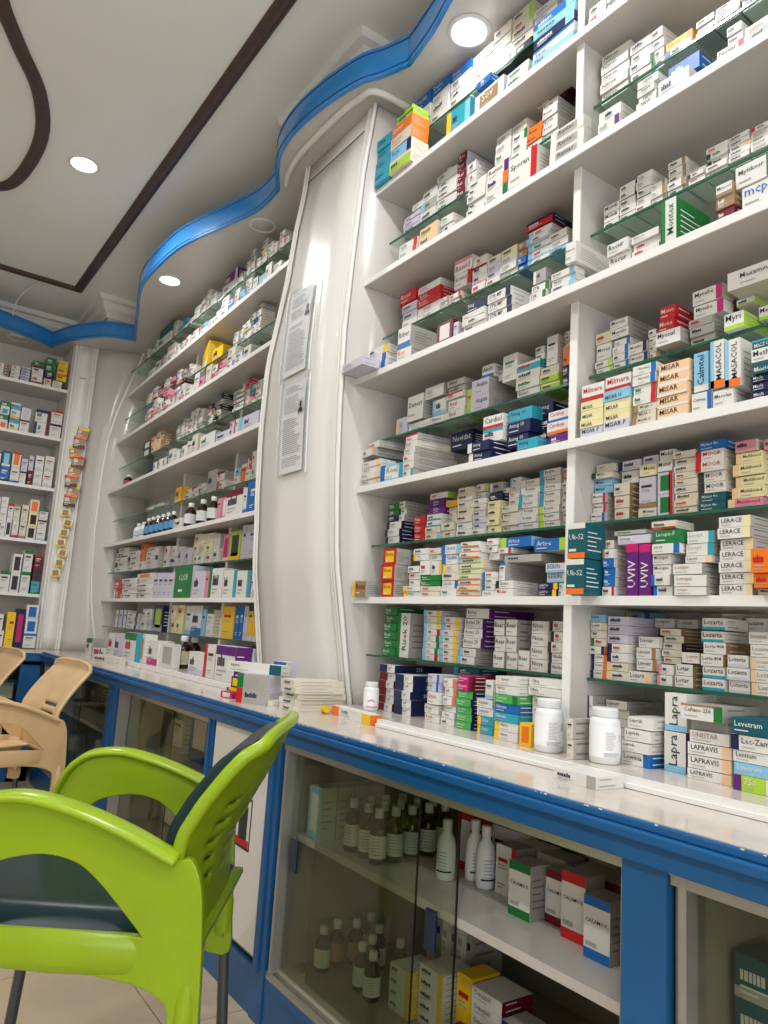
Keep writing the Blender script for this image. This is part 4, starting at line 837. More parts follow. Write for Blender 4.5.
Yf|1.3|1.143|1.2|1.1611|1.1837|.08|0|w+BB:BERIN/b|white-and-pale-blue box, second up in twenty-sixth stack from left, lowest white shelf, left section|lowest white shelf, left section
Yf|1.3|1.143|1.2|1.1386|1.1611|.08|0|w+BB:BERIN/b|white-and-pale-blue box, lowest in twenty-sixth stack from left, lowest white shelf, left section|lowest white shelf, left section
Yf|1.275|1.12|1.1405|1.1198|1.1347|.06|0|w||
Yf|1.275|1.12|1.1405|1.105|1.1198|.06|0|w||
Yu|1.222|1.0226|1.0689|1.18|1.2557|.065|x|t+Tw+Bo+St:Uk-S2/w|teal-and-white carton, alone, second place from left, lowest white shelf, right section|lowest white shelf, right section
Yu|1.222|1.0237|1.0719|1.105|1.179|.065|x|t+Tw+Bo+St:Uk-S2/w|teal-and-white carton, alone, first place from left, lowest white shelf, right section|lowest white shelf, right section
Yf|1.275|.9873|1.0192|1.1842|1.2039|.09|0|w+Lh||
Yf|1.275|.9873|1.0192|1.1644|1.1842|.09|0|b+Sc||
Yf|1.275|.9873|1.0192|1.1446|1.1644|.09|0|b+Sc||
Yf|1.275|.9873|1.0192|1.1248|1.1446|.09|0|b+Sc||
Yf|1.275|.9873|1.0192|1.105|1.1248|.09|0|w+Rr||
Yf|1.29|1.0016|1.03|1.207|1.2257|.06|0|c+Lh||
Yu|1.275|.9307|.9602|1.105|1.2115|.09|x|p+Tm+Bp:^UVIV/w|purple-and-magenta carton, alone, sixth place from left, lowest white shelf, right section|lowest white shelf, right section
Yu|1.275|.9012|.9295|1.105|1.2096|.09|x|p+Tm+Bp:^UVIV/w|purple-and-magenta carton, alone, eighth place from left, lowest white shelf, right section|lowest white shelf, right section
Yf|1.275|.9047|.985|1.2118|1.23|.05|0|v+Sv:Lotox|lavender box, alone, seventh place from left, lowest white shelf, right section|lowest white shelf, right section
Yf|1.285|.9224|1.0004|1.2329|1.2425|.05|0|g||
Yf|1.268|.8297|.8952|1.207|1.2338|.1|0|G+RG:Lacopis-F/w|dark-green box, alone, twelfth place from left, lowest white shelf, right section|lowest white shelf, right section
Yf|1.27|.8314|.8966|1.1869|1.207|.1|0|w+Rb:Lasoy|white-and-blue box, alone, eleventh place from left, lowest white shelf, right section|lowest white shelf, right section
Yf|1.275|.8567|.9005|1.1666|1.1867|.08|0|w:Mecogen|white box, fourth up in tenth stack from left, lowest white shelf, right section|lowest white shelf, right section
Yf|1.275|.8567|.9005|1.1461|1.1666|.08|0|w:Mecogen|white box, third up in tenth stack from left, lowest white shelf, right section|lowest white shelf, right section
Yf|1.275|.8567|.9005|1.1255|1.1461|.08|0|w+Lb|white-and-blue box, second up in tenth stack from left, lowest white shelf, right section|lowest white shelf, right section
Yf|1.275|.8567|.9005|1.105|1.1255|.08|0|w+Lb|white-and-blue box, lowest in tenth stack from left, lowest white shelf, right section|lowest white shelf, right section
Yf|1.262|.7839|.8458|1.1443|1.1646|.085|0|w+Sg:Lumigan/h|white box, alone, thirteenth place from left, lowest white shelf, right section|lowest white shelf, right section
Yf|1.26|.7767|.844|1.1214|1.1436|.085|0|w+Sg:Lumigan/h|white box, alone, fourteenth place from left, lowest white shelf, right section|lowest white shelf, right section
Yf|1.258|.7736|.842|1.105|1.1208|.085|0|w+Sg:Lumigan/h|white box, alone, fifteenth place from left, lowest white shelf, right section|lowest white shelf, right section
Yf|1.28|.7709|.8289|1.2045|1.2277|.1|0|w+RT+Sg:Lacopt/g|white-and-turquoise box, second up in sixteenth stack from left, lowest white shelf, right section|lowest white shelf, right section
Yf|1.28|.7709|.8306|1.1813|1.2045|.1|0|w+RT+Sg:Lacopt/g|white-and-turquoise box, lowest in sixteenth stack from left, lowest white shelf, right section|lowest white shelf, right section
Yf|1.28|.7711|.828|1.1668|1.1808|.1|0|w+Rs:Laxont|white-and-peach box, alone, seventeenth place from left, lowest white shelf, right section|lowest white shelf, right section
Yf|1.275|.6945|.758|1.2283|1.2488|.11|0|w+RY+Sg:LERACE/n|white-and-pale-yellow box, seventh up in eighteenth stack from left, lowest white shelf, right section|lowest white shelf, right section
Yf|1.275|.6945|.758|1.2077|1.2283|.11|0|w+RY+Sg:LERACE/n|white-and-pale-yellow box, sixth up in eighteenth stack from left, lowest white shelf, right section|lowest white shelf, right section
Yf|1.275|.6945|.758|1.1872|1.2077|.11|0|w+RY+Sg:LERACE/n|white-and-pale-yellow box, fifth up in eighteenth stack from left, lowest white shelf, right section|lowest white shelf, right section
Yf|1.275|.6945|.758|1.1666|1.1872|.11|0|w+RY+Sg:LERACE/n|white-and-pale-yellow box, fourth up in eighteenth stack from left, lowest white shelf, right section|lowest white shelf, right section
Yf|1.275|.6945|.758|1.1461|1.1666|.11|0|w+RY+Sg:LERACE/n|white-and-pale-yellow box, third up in eighteenth stack from left, lowest white shelf, right section|lowest white shelf, right section
Yf|1.275|.6945|.758|1.1255|1.1461|.11|0|w+RY+Sg:LERACE/n|white-and-pale-yellow box, second up in eighteenth stack from left, lowest white shelf, right section|lowest white shelf, right section
Yf|1.275|.6945|.758|1.105|1.1255|.11|0|w+RY+Sg:LERACE/n|white-and-pale-yellow box, lowest in eighteenth stack from left, lowest white shelf, right section|lowest white shelf, right section
Yf|1.285|.8504|.9073|1.2382|1.2547|.06|0|c+Br|cream-and-red box, alone, ninth place from left, lowest white shelf, right section|lowest white shelf, right section
Yf|1.235|.6342|.6766|1.14|1.1811|.08|0|o+So|orange box, alone, twenty-first place from left, lowest white shelf, right section|lowest white shelf, right section
Yf|1.245|.6382|.6781|1.1152|1.1398|.09|0|o+So|orange box, alone, nineteenth place from left, lowest white shelf, right section|lowest white shelf, right section
Yf|1.25|.6377|.6767|1.105|1.1151|.08|0|g+Ro||
Yf|1.33|1.8287|1.9057|1.3206|1.3439|.1|0|w+Ln+Sn:Lefo||
Yf|1.33|1.8287|1.9057|1.297|1.3206|.1|0|w+Ln+Sn:Lefo||
Yf|1.33|1.8287|1.9057|1.2735|1.297|.1|0|w+Ln+Sn:Lefo||
Yf|1.345|1.86|1.9164|1.387|1.4061|.07|0|G||
Yf|1.345|1.86|1.9164|1.368|1.387|.07|0|G||
Yf|1.345|1.86|1.9164|1.349|1.368|.07|0|n||
Yf|1.34|1.8194|1.8506|1.3852|1.406|.1|0|w+Sg||
Yf|1.34|1.8194|1.8506|1.3644|1.3852|.1|0|w+Sg||
Yf|1.34|1.8194|1.8506|1.3441|1.3644|.1|0|w+Sg||
Yf|1.33|1.7039|1.7584|1.3234|1.3484|.1|0|r:Nise/w||
Yf|1.33|1.7039|1.7584|1.2985|1.3234|.1|0|r:Nise/w||
Yf|1.33|1.7039|1.7584|1.2735|1.2985|.1|0|r:Nise/w||
Yf|1.345|1.6404|1.7121|1.3751|1.3969|.08|0|p+Lp:Sulvo/w||
Yf|1.345|1.6394|1.7121|1.3534|1.3751|.08|0|p+Lp:Sulvo/w||
Yf|1.35|1.6316|1.712|1.3979|1.4158|.05|0|w+Sl||
Yf|1.33|1.6365|1.7007|1.3307|1.3498|.08|0|w+BT||
Yf|1.33|1.6342|1.7007|1.3116|1.3307|.08|0|w+BT||
Yf|1.33|1.6319|1.7007|1.2926|1.3116|.08|0|c||
Yf|1.33|1.6319|1.7007|1.2735|1.2926|.08|0|c+RB||
Yf|1.35|1.5824|1.6386|1.3693|1.3868|.06|0|y+Ty||
Yf|1.33|1.5704|1.6293|1.296|1.3186|.06|0|c+Lc||
Yf|1.33|1.5704|1.6293|1.2735|1.296|.06|0|c+Lc||
Yf|1.36|1.5998|1.6373|1.3549|1.3691|.06|0|c||
Yf|1.36|1.5998|1.6342|1.3403|1.3549|.06|0|c||
Yf|1.36|1.5998|1.6334|1.3258|1.3403|.06|0|c||
Yf|1.33|1.5085|1.5666|1.3927|1.4126|.07|0|c||
Yf|1.33|1.5011|1.5666|1.3729|1.3927|.07|0|c||
Yf|1.33|1.5011|1.5666|1.353|1.3729|.07|0|c||
Yf|1.33|1.5011|1.5666|1.3331|1.353|.07|0|c||
Yf|1.33|1.5011|1.5666|1.3132|1.3331|.07|0|c||
Yf|1.33|1.5011|1.5666|1.2934|1.3132|.07|0|w||
Yf|1.33|1.5011|1.5666|1.2735|1.2934|.07|0|w||
Yf|1.33|1.4457|1.499|1.3566|1.3733|.09|0|w||
Yf|1.33|1.4457|1.499|1.34|1.3566|.09|0|c||
Yf|1.33|1.4457|1.499|1.3234|1.34|.09|0|v||
Yf|1.33|1.4457|1.499|1.3068|1.3234|.09|0|v||
Yf|1.33|1.4457|1.499|1.2901|1.3068|.09|0|v||
Yf|1.33|1.4457|1.499|1.2735|1.2901|.09|0|w||
Yf|1.345|1.4632|1.5077|1.397|1.4179|.06|0|w+Rl||
Yf|1.345|1.4586|1.5001|1.3778|1.3944|.06|0|w+RB||
Yf|1.33|1.3913|1.4402|1.3624|1.3809|.08|0|n||
Yf|1.33|1.3913|1.4402|1.3392|1.3611|.08|0|Y+TY||
Yf|1.33|1.3913|1.4402|1.3173|1.3392|.08|0|Y||
Yf|1.33|1.3913|1.4402|1.2954|1.3173|.08|0|Y+Lc||
Yf|1.33|1.3913|1.4402|1.2735|1.2954|.08|0|Y+Lc||
Yf|1.35|1.4014|1.4528|1.3889|1.4147|.06|0|g+Lw||
Yf|1.345|1.3758|1.4006|1.3811|1.3943|.07|0|w||
Yf|1.411|1.3758|1.4022|1.3632|1.3788|.07|0|w||
Yf|1.411|1.3758|1.4022|1.3477|1.3622|.07|0|w||
Yf|1.345|1.3335|1.3753|1.3993|1.4177|.07|0|w+LB||
Yf|1.345|1.3335|1.3753|1.3809|1.3993|.07|0|w||
Yf|1.345|1.3335|1.3753|1.3625|1.3809|.07|0|w||
Yf|1.345|1.3335|1.3753|1.3441|1.3625|.07|0|w||
Yf|1.33|1.3246|1.3846|1.3238|1.3406|.09|0|c+Sc:Mono||
Yf|1.33|1.3246|1.3846|1.307|1.3238|.09|0|c+Sc:Mono||
Yf|1.33|1.3246|1.3846|1.2903|1.307|.09|0|c+Sc:Mono||
Yf|1.33|1.3246|1.3846|1.2735|1.2903|.09|0|c+Sc:Mono||
Yf|1.33|1.2583|1.3247|1.3843|1.4027|.08|0|w+Lw:Rovista||
Yf|1.33|1.2583|1.3247|1.3658|1.3843|.08|0|w+Lw:Rovista||
Yf|1.33|1.2583|1.3247|1.3473|1.3658|.08|0|w+LT:Rovista||
Yf|1.33|1.2583|1.3247|1.3289|1.3473|.08|0|w+LT:Rovista||
Yf|1.33|1.2583|1.3247|1.3104|1.3289|.08|0|w+Lv:Rovista||
Yf|1.33|1.2583|1.3247|1.292|1.3104|.08|0|w+Lv:Rovista||
Yf|1.33|1.2583|1.3247|1.2735|1.292|.08|0|w+Lv:Rovista||
Yf|1.33|1.19|1.2573|1.4004|1.4185|.08|0|w+LT:Rovista||
Yf|1.33|1.19|1.2573|1.3822|1.4004|.08|0|w+LT:Rovista||
Yf|1.33|1.19|1.2573|1.3641|1.3822|.08|0|w+LT:Rovista||
Yf|1.33|1.19|1.2573|1.346|1.3641|.08|0|w+LT:Rovista||
Yf|1.33|1.19|1.2573|1.3279|1.346|.08|0|w+LT:Rovista||
Yf|1.33|1.19|1.2573|1.3097|1.3279|.08|0|w+Ll:Rovista||
Yf|1.33|1.19|1.2573|1.2916|1.3097|.08|0|w+Ll:Rovista||
Yf|1.33|1.19|1.2573|1.2735|1.2916|.08|0|w+Ll:Rovista||
Yf|1.33|1.1618|1.1831|1.396|1.4135|.08|0|c||
Yf|1.33|1.1618|1.1831|1.3785|1.396|.08|0|c||
Yf|1.33|1.1618|1.1831|1.361|1.3785|.08|0|c||
Yf|1.33|1.1618|1.1831|1.3435|1.361|.08|0|c||
Yf|1.33|1.1618|1.1831|1.326|1.3435|.08|0|c||
Yf|1.33|1.1618|1.1831|1.3085|1.326|.08|0|c||
Yf|1.33|1.1618|1.1831|1.291|1.3085|.08|0|c||
Yf|1.33|1.1618|1.1831|1.2735|1.291|.08|0|c||
Yf|1.33|1.0591|1.096|1.3185|1.341|.09|0|w+Rm+Sc:Mirolut||
Yf|1.33|1.0591|1.096|1.296|1.3185|.09|0|w+Rm+Sc:Mirolut||
Yf|1.33|1.0591|1.096|1.2735|1.296|.09|0|w+Rb+Sc:Mirolut||
Yf|1.335|1.0444|1.096|1.3579|1.3734|.07|0|B+SB:Mifixal/n||
Yf|1.335|1.0444|1.096|1.3416|1.3579|.07|0|B+SB:Mifixal/n||
Yf|1.33|1.039|1.0957|1.3736|1.3881|.06|0|c+Lk:Milflan||
Yf|1.335|1.0393|1.0887|1.3892|1.4077|.06|0|c:Cipro||
Yf|1.33|.9933|1.035|1.3284|1.3559|.09|0|c+Sh|cream box, third up in fifth stack from left, second glass shelf, right section|second glass shelf, right section
Yf|1.33|.9933|1.035|1.301|1.3284|.09|0|c+Sh|cream box, second up in fifth stack from left, second glass shelf, right section|second glass shelf, right section
Yf|1.33|.9933|1.035|1.2735|1.301|.09|0|c+Sh|cream box, lowest in fifth stack from left, second glass shelf, right section|second glass shelf, right section
Yf|1.345|.9842|1.0308|1.3582|1.3863|.06|0|w|white box, alone, seventh place from left, second glass shelf, right section|second glass shelf, right section
Yf|1.345|.978|1.0377|1.387|1.409|.06|0|v+Ln|lavender-and-navy box, alone, sixth place from left, second glass shelf, right section|second glass shelf, right section
Yf|1.335|.9314|.9744|1.3647|1.3902|.07|0|Y+Lc:Monis|pale-yellow-and-cream box, alone, tenth place from left, second glass shelf, right section|second glass shelf, right section
Yu|1.335|.9321|.9742|1.2965|1.3625|.08|x|v+Bh|lavender-and-brown carton, alone, ninth place from left, second glass shelf, right section|second glass shelf, right section
Yf|1.33|.9277|.9715|1.2735|1.2944|.08|0|c+Lc:Movant|cream box, alone, eleventh place from left, second glass shelf, right section|second glass shelf, right section
Yf|1.345|.9336|.9729|1.3928|1.4115|.06|0|v||
Yf|1.335|.8926|.9291|1.3921|1.4157|.08|0|w+Bw:Mobif||
Yf|1.335|.8926|.9291|1.3685|1.3921|.08|0|w+Bw:Mobif||
Yu|1.33|.8893|.9255|1.3198|1.366|.08|x|v+CG+Rr|lavender-and-dark-green carton, second up in thirteenth stack from left, second glass shelf, right section|second glass shelf, right section
Yu|1.33|.8893|.9255|1.2735|1.3198|.08|x|v+CG+Rr|lavender-and-dark-green carton, lowest in thirteenth stack from left, second glass shelf, right section|second glass shelf, right section
Yf|1.33|.8367|.8881|1.3889|1.4033|.08|0|c||
Yf|1.33|.8357|.8881|1.3745|1.3889|.08|0|c||
Yf|1.33|.8367|.8881|1.36|1.3745|.08|0|c||
Yf|1.33|.8357|.8881|1.3456|1.36|.08|0|c||
Yf|1.33|.8357|.8881|1.3312|1.3456|.08|0|c||
Yf|1.33|.8357|.8881|1.3168|1.3312|.08|0|c||
Yf|1.33|.8357|.8881|1.3023|1.3168|.08|0|c+Bs||
Yf|1.33|.8357|.8881|1.2879|1.3023|.08|0|c+Bs||
Yf|1.33|.8357|.8881|1.2735|1.2879|.08|0|c+Bs||
Yf|1.325|.7739|.8308|1.3954|1.4147|.08|0|b+Sb:Mykast 4m/w|blue box, alone, seventeenth place from left, second glass shelf, right section|second glass shelf, right section
Yf|1.325|.7761|.8359|1.3737|1.3955|.09|0|w+Lr+Sc:MOOR/r|white-and-red box, second up in fifteenth stack from left, second glass shelf, right section|second glass shelf, right section
Yf|1.325|.7761|.8359|1.352|1.3737|.09|0|w+Lr+Sc:MOOR/r|white-and-red box, lowest in fifteenth stack from left, second glass shelf, right section|second glass shelf, right section
Yf|1.33|.7752|.8326|1.3309|1.3521|.09|0|w+Lk+Sc:MOOR/k|white-and-black box, second up in sixteenth stack from left, second glass shelf, right section|second glass shelf, right section
Yf|1.33|.7752|.8326|1.3097|1.3309|.09|0|w+Lk+Sc:MOOR/k|white-and-black box, lowest in sixteenth stack from left, second glass shelf, right section|second glass shelf, right section
Yf|1.33|.7734|.8295|1.2913|1.3091|.09|0|t+St:Mykast 4m/w|teal box, second up in eighteenth stack from left, second glass shelf, right section|second glass shelf, right section
Yf|1.33|.7734|.8295|1.2735|1.2913|.09|0|t+St:Mykast 4m/w|teal box, lowest in eighteenth stack from left, second glass shelf, right section|second glass shelf, right section
Yf|1.33|.7114|.7549|1.3809|1.4023|.07|0|P+Sc|pink box, alone, twentieth place from left, second glass shelf, right section|second glass shelf, right section
Yf|1.335|.7035|.7579|1.3588|1.3804|.08|0|Y+Ls:Multibiond|pale-yellow-and-peach box, alone, twenty-second place from left, second glass shelf, right section|second glass shelf, right section
Yf|1.332|.6989|.7623|1.3355|1.3582|.08|0|Y+Ls:Multibiond|pale-yellow-and-peach box, alone, twenty-third place from left, second glass shelf, right section|second glass shelf, right section
Yf|1.333|.696|.759|1.3138|1.3348|.08|0|Y+Ls:Multibiond|pale-yellow-and-peach box, alone, twenty-fourth place from left, second glass shelf, right section|second glass shelf, right section
Yf|1.328|.6991|.7642|1.2915|1.3131|.08|0|Y+Ls:Multibiond|pale-yellow-and-peach box, alone, twenty-first place from left, second glass shelf, right section|second glass shelf, right section
Yf|1.33|.7022|.7725|1.2735|1.2913|.08|0|P+Ls:Multibiond/r|pink-and-peach box, alone, nineteenth place from left, second glass shelf, right section|second glass shelf, right section
Yf|1.33|.6719|.7027|1.3784|1.3984|.07|0|P||
Yf|1.264|1.8625|1.967|1.515|1.535|.06|0|w+Rs:Reson||
Yf|1.264|1.8625|1.967|1.495|1.515|.06|0|w+Rs:Reson||
Yf|1.264|1.8625|1.967|1.475|1.495|.06|0|w+Rs:Reson||
Yf|1.264|1.8625|1.967|1.455|1.475|.06|0|w+Rs:Reson||
Yf|1.262|1.8921|1.967|1.5509|1.576|.15|-8|w+Rs+Sg||
Yf|1.27|1.8719|1.9474|1.5762|1.5988|.15|-8|w+Sg||
Yf|1.264|1.7468|1.8555|1.455|1.5063|.05|6|B+Cw+Lb+RT:Kool/G|pale-blue-and-white box, alone, fourth place from left, second white shelf, left section|second white shelf, left section
Yf|1.27|1.6831|1.7488|1.5663|1.5872|.14|-6|w+Tr+Sg:Prami/r||
Yf|1.27|1.6831|1.7488|1.5455|1.5663|.14|-6|w+Sc:Prami/r||
Yf|1.27|1.6831|1.7488|1.5247|1.5455|.14|-6|w+Sg:Prami/r||
Yf|1.264|1.6748|1.7376|1.4992|1.5214|.15|-6|w+Sg||
Yf|1.264|1.6748|1.7376|1.4771|1.4992|.15|-6|w+Sg||
Yf|1.264|1.6748|1.7376|1.455|1.4771|.15|-6|w+RT+Sg||
Yf|1.38|1.57|1.6674|1.5451|1.5996|.1|0|n+Sn:Novidat/w|navy box, alone, seventh place from left, second white shelf, left section|second white shelf, left section
Yf|1.264|1.3695|1.4557|1.4813|1.5076|.14|0|n+Lw+Sn:Autog/w|navy-and-white box, second up in eighth stack from left, second white shelf, left section|second white shelf, left section
Yf|1.264|1.3695|1.4557|1.455|1.4813|.14|0|n+Lw+Sn:Autog/w|navy-and-white box, lowest in eighth stack from left, second white shelf, left section|second white shelf, left section
Yf|1.285|1.3518|1.4263|1.5439|1.5795|.08|0|w+Br:Cardiol|white-and-red box, second up in ninth stack from left, second white shelf, left section|second white shelf, left section
Yf|1.285|1.351|1.4263|1.5082|1.5439|.08|0|w+TT|white-and-turquoise box, lowest in ninth stack from left, second white shelf, left section|second white shelf, left section
Yf|1.3|1.2616|1.3478|1.5496|1.5827|.039|0|T+ST:Auteg 10/k|turquoise box, third up in tenth stack from left, second white shelf, left section|second white shelf, left section
Yf|1.3|1.2616|1.3463|1.5165|1.5496|.039|0|n+Sn:Auteg 10/w|navy box, second up in tenth stack from left, second white shelf, left section|second white shelf, left section
Yf|1.3|1.272|1.3502|1.4834|1.5165|.039|0|n+Sn:Auteg 10/w|navy box, lowest in tenth stack from left, second white shelf, left section|second white shelf, left section
Yf|1.34|1.2281|1.2846|1.5601|1.5951|.1|0|n+Sn:Auteg/w|navy box, fourth up in eleventh stack from left, second white shelf, left section|second white shelf, left section
Yf|1.34|1.2281|1.2846|1.5251|1.5601|.1|0|n+Sn|navy box, third up in eleventh stack from left, second white shelf, left section|second white shelf, left section
Yf|1.34|1.2281|1.2846|1.49|1.5251|.1|0|n+Sn|navy box, second up in eleventh stack from left, second white shelf, left section|second white shelf, left section
Yf|1.34|1.2281|1.2846|1.455|1.49|.1|0|n+Sn|navy box, lowest in eleventh stack from left, second white shelf, left section|second white shelf, left section
Yf|1.262|1.2024|1.2712|1.455|1.4841|.06|0|T+ST:Auteg/k|turquoise box, alone, twelfth place from left, second white shelf, left section|second white shelf, left section
Yf|1.28|1.1216|1.1918|1.5149|1.5422|.06|0|w+Bb:Cardiop/r|white-and-blue box, alone, thirteenth place from left, second white shelf, left section|second white shelf, left section
Yf|1.28|1.1212|1.1912|1.4846|1.5144|.06|0|w+Bo:Cardiop/r|white-and-orange box, alone, fourteenth place from left, second white shelf, left section|second white shelf, left section
Yf|1.264|1.12|1.1712|1.455|1.4773|.06|0|p+Tp||
Yf|1.27|1.0215|1.0846|1.5403|1.5787|.08|0|w+Br:Milmara/r|white-and-red box, alone, first place from left, second white shelf, right section|second white shelf, right section
Yf|1.264|1.0163|1.0789|1.5163|1.5367|.08|0|Y+TY:MISAR|pale-yellow box, fourth up in second stack from left, second white shelf, right section|second white shelf, right section
Yf|1.264|1.0163|1.0789|1.4959|1.5163|.08|0|Y+TY:MISAR|pale-yellow box, third up in second stack from left, second white shelf, right section|second white shelf, right section
Yf|1.264|1.0163|1.0789|1.4754|1.4959|.08|0|Y+TY:MISAR|pale-yellow box, second up in second stack from left, second white shelf, right section|second white shelf, right section
Yf|1.264|1.0163|1.0789|1.455|1.4754|.08|0|v+Bv:MISAR P/n|lavender box, lowest in second stack from left, second white shelf, right section|second white shelf, right section
Yf|1.27|.9511|1.0188|1.5495|1.5822|.08|0|w+Br+Sc:Milmara/r|white-and-red box, alone, third place from left, second white shelf, right section|second white shelf, right section
Yf|1.264|.9469|1.0145|1.5237|1.5466|.08|0|B+TB:MISAR H/n|pale-blue box, fourth up in fourth stack from left, second white shelf, right section|second white shelf, right section
Yf|1.264|.9469|1.0145|1.5008|1.5237|.08|0|Y+TY:MISAR|pale-yellow box, third up in fourth stack from left, second white shelf, right section|second white shelf, right section
Yf|1.264|.9469|1.0145|1.4779|1.5008|.08|0|Y+TY:MISAR|pale-yellow box, second up in fourth stack from left, second white shelf, right section|second white shelf, right section
Yf|1.264|.9469|1.0145|1.455|1.4779|.08|0|v+Bv:MISAR P/n|lavender box, lowest in fourth stack from left, second white shelf, right section|second white shelf, right section
Yf|1.266|.8843|.9419|1.5634|1.5845|.08|0|w+Rb+Lw:Normat/n|white-and-blue box, fourth up in fifth stack from left, second white shelf, right section|second white shelf, right section
Yf|1.266|.8843|.9419|1.5422|1.5634|.08|0|w+Rb+Lw:Normat/n|white-and-blue box, third up in fifth stack from left, second white shelf, right section|second white shelf, right section
Yf|1.266|.8843|.9419|1.5211|1.5422|.08|0|w+Rr|white-and-red box, second up in fifth stack from left, second white shelf, right section|second white shelf, right section
Yf|1.266|.8843|.9419|1.4999|1.5211|.08|0|w+Rr|white-and-red box, lowest in fifth stack from left, second white shelf, right section|second white shelf, right section
Yf|1.264|.8827|.9399|1.4838|1.4982|.09|0|c+Lh:MISAR C||
Yf|1.264|.8827|.9399|1.4694|1.4838|.09|0|c+Lh:MISAR C||
Yf|1.264|.8827|.9399|1.455|1.4694|.09|0|c+Lh:MISAR C||
Yf|1.264|.8114|.8805|1.5488|1.5722|.1|0|s+Bw:MISAR/k|peach-and-white box, fifth up in seventh stack from left, second white shelf, right section|second white shelf, right section
Yf|1.264|.8114|.8805|1.5253|1.5488|.1|0|s+Bw:MISAR/k|peach-and-white box, fourth up in seventh stack from left, second white shelf, right section|second white shelf, right section
Yf|1.264|.8114|.8805|1.5019|1.5253|.1|0|s+Bw:MISAR/k|peach-and-white box, third up in seventh stack from left, second white shelf, right section|second white shelf, right section
Yf|1.264|.8114|.8805|1.4784|1.5019|.1|0|s+Bw:MISAR/k|peach-and-white box, second up in seventh stack from left, second white shelf, right section|second white shelf, right section
Yf|1.264|.8114|.8805|1.455|1.4784|.1|0|s+Bw:MISAR/k|peach-and-white box, lowest in seventh stack from left, second white shelf, right section|second white shelf, right section
Yu|1.27|.7729|.8034|1.4974|1.5771|.07|x|B+Bw+SB:^Calmtel/n|pale-blue-and-white carton, alone, eighth place from left, second white shelf, right section|second white shelf, right section
Yu|1.262|.7362|.7642|1.4936|1.5879|.1|x|w+Bo+LB+Sw:^MASACOL/n|white-and-orange carton, alone, tenth place from left, second white shelf, right section|second white shelf, right section
Yu|1.262|.7045|.7354|1.4886|1.5814|.1|x|w+Bo+LB+Sw:^MASACOL/n|white-and-orange carton, alone, twelfth place from left, second white shelf, right section|second white shelf, right section
Yf|1.264|.765|.8083|1.455|1.4943|.07|0|w+Rb:Calmax/n|white-and-blue box, alone, ninth place from left, second white shelf, right section|second white shelf, right section
Yf|1.264|.72|.7616|1.455|1.4884|.1|0|w+Sw:Mecolax|white box, alone, eleventh place from left, second white shelf, right section|second white shelf, right section
Yf|1.257|.636|.6827|1.5467|1.5646|.08|0|t+TT:MICTO/w||
Yf|1.257|.6362|.6828|1.5214|1.5464|.08|0|w:Metho|white box, alone, fifteenth place from left, second white shelf, right section|second white shelf, right section
Yf|1.257|.6365|.6831|1.4995|1.5209|.08|0|t+Tt:Mocid/w|teal box, alone, fourteenth place from left, second white shelf, right section|second white shelf, right section
Yf|1.264|.6403|.6871|1.4853|1.4993|.08|0|n+Sn:Macla/w||
Yf|1.264|.6403|.6871|1.4701|1.4853|.08|0|n+Sn:Macla/w||
Yf|1.264|.6403|.6871|1.455|1.4701|.08|0|n+Sn:Macla/w||
Yf|1.322|1.8149|1.8704|1.6165|1.6723|.06|0|v+Ls|lavender-and-peach box, alone, first place from left, third glass shelf, left section|third glass shelf, left section
Yf|1.32|1.7342|1.8135|1.6498|1.7315|.09|x|w+Sg:Danest|white box, alone, second place from left, third glass shelf, left section|third glass shelf, left section
Yf|1.322|1.6991|1.8109|1.6307|1.6448|.06|0|w:Nimor||
Yf|1.322|1.6991|1.8109|1.6165|1.6307|.06|0|w||
Yf|1.325|1.6459|1.7337|1.7053|1.7429|.08|0|w+Sg|white box, alone, fourth place from left, third glass shelf, left section|third glass shelf, left section
Yf|1.33|1.6364|1.7017|1.6477|1.6971|.06|0|w+LB+BB|white-and-pale-blue box, alone, fifth place from left, third glass shelf, left section|third glass shelf, left section
Yf|1.322|1.622|1.6967|1.6165|1.6429|.06|0|w+Rc:Nimor||
Yf|1.325|1.5524|1.6274|1.7176|1.7367|.08|0|g||
Yf|1.325|1.5524|1.6274|1.6985|1.7176|.08|0|g||
Yf|1.325|1.5524|1.6274|1.6794|1.6985|.08|0|w+Tr||
Yf|1.322|1.5469|1.6215|1.6462|1.6759|.08|0|w+Rw:Bival/r||
Yf|1.322|1.5469|1.6215|1.6165|1.6462|.08|0|w+Rw:Bival/r||
Yu|1.322|1.5222|1.542|1.6165|1.6934|.06|0|l|lime carton, alone, ninth place from left, third glass shelf, left section|third glass shelf, left section
Yf|1.318|1.4445|1.517|1.6633|1.7101|.13|0|v+Lv+Sg:Angiza|lavender box, second up in tenth stack from left, third glass shelf, left section|third glass shelf, left section
Yf|1.318|1.4413|1.517|1.6165|1.6633|.13|0|v+Lv+Sg:Angiza|lavender box, lowest in tenth stack from left, third glass shelf, left section|third glass shelf, left section
Yf|1.33|1.44|1.4874|1.713|1.7491|.06|0|w+Bb:Amlo||
Yu|1.345|1.4196|1.4392|1.6982|1.7283|.05|0|v|lavender carton, alone, twelfth place from left, third glass shelf, left section|third glass shelf, left section
Yu|1.325|1.3439|1.3977|1.6776|1.7513|.09|x|w+Sc|white carton, alone, thirteenth place from left, third glass shelf, left section|third glass shelf, left section
Yf|1.322|1.2598|1.3418|1.688|1.7111|.08|0|T+Tw|turquoise-and-white box, fourth up in fourteenth stack from left, third glass shelf, left section|third glass shelf, left section
Yf|1.322|1.2598|1.3418|1.6642|1.688|.08|0|c|cream box, third up in fourteenth stack from left, third glass shelf, left section|third glass shelf, left section
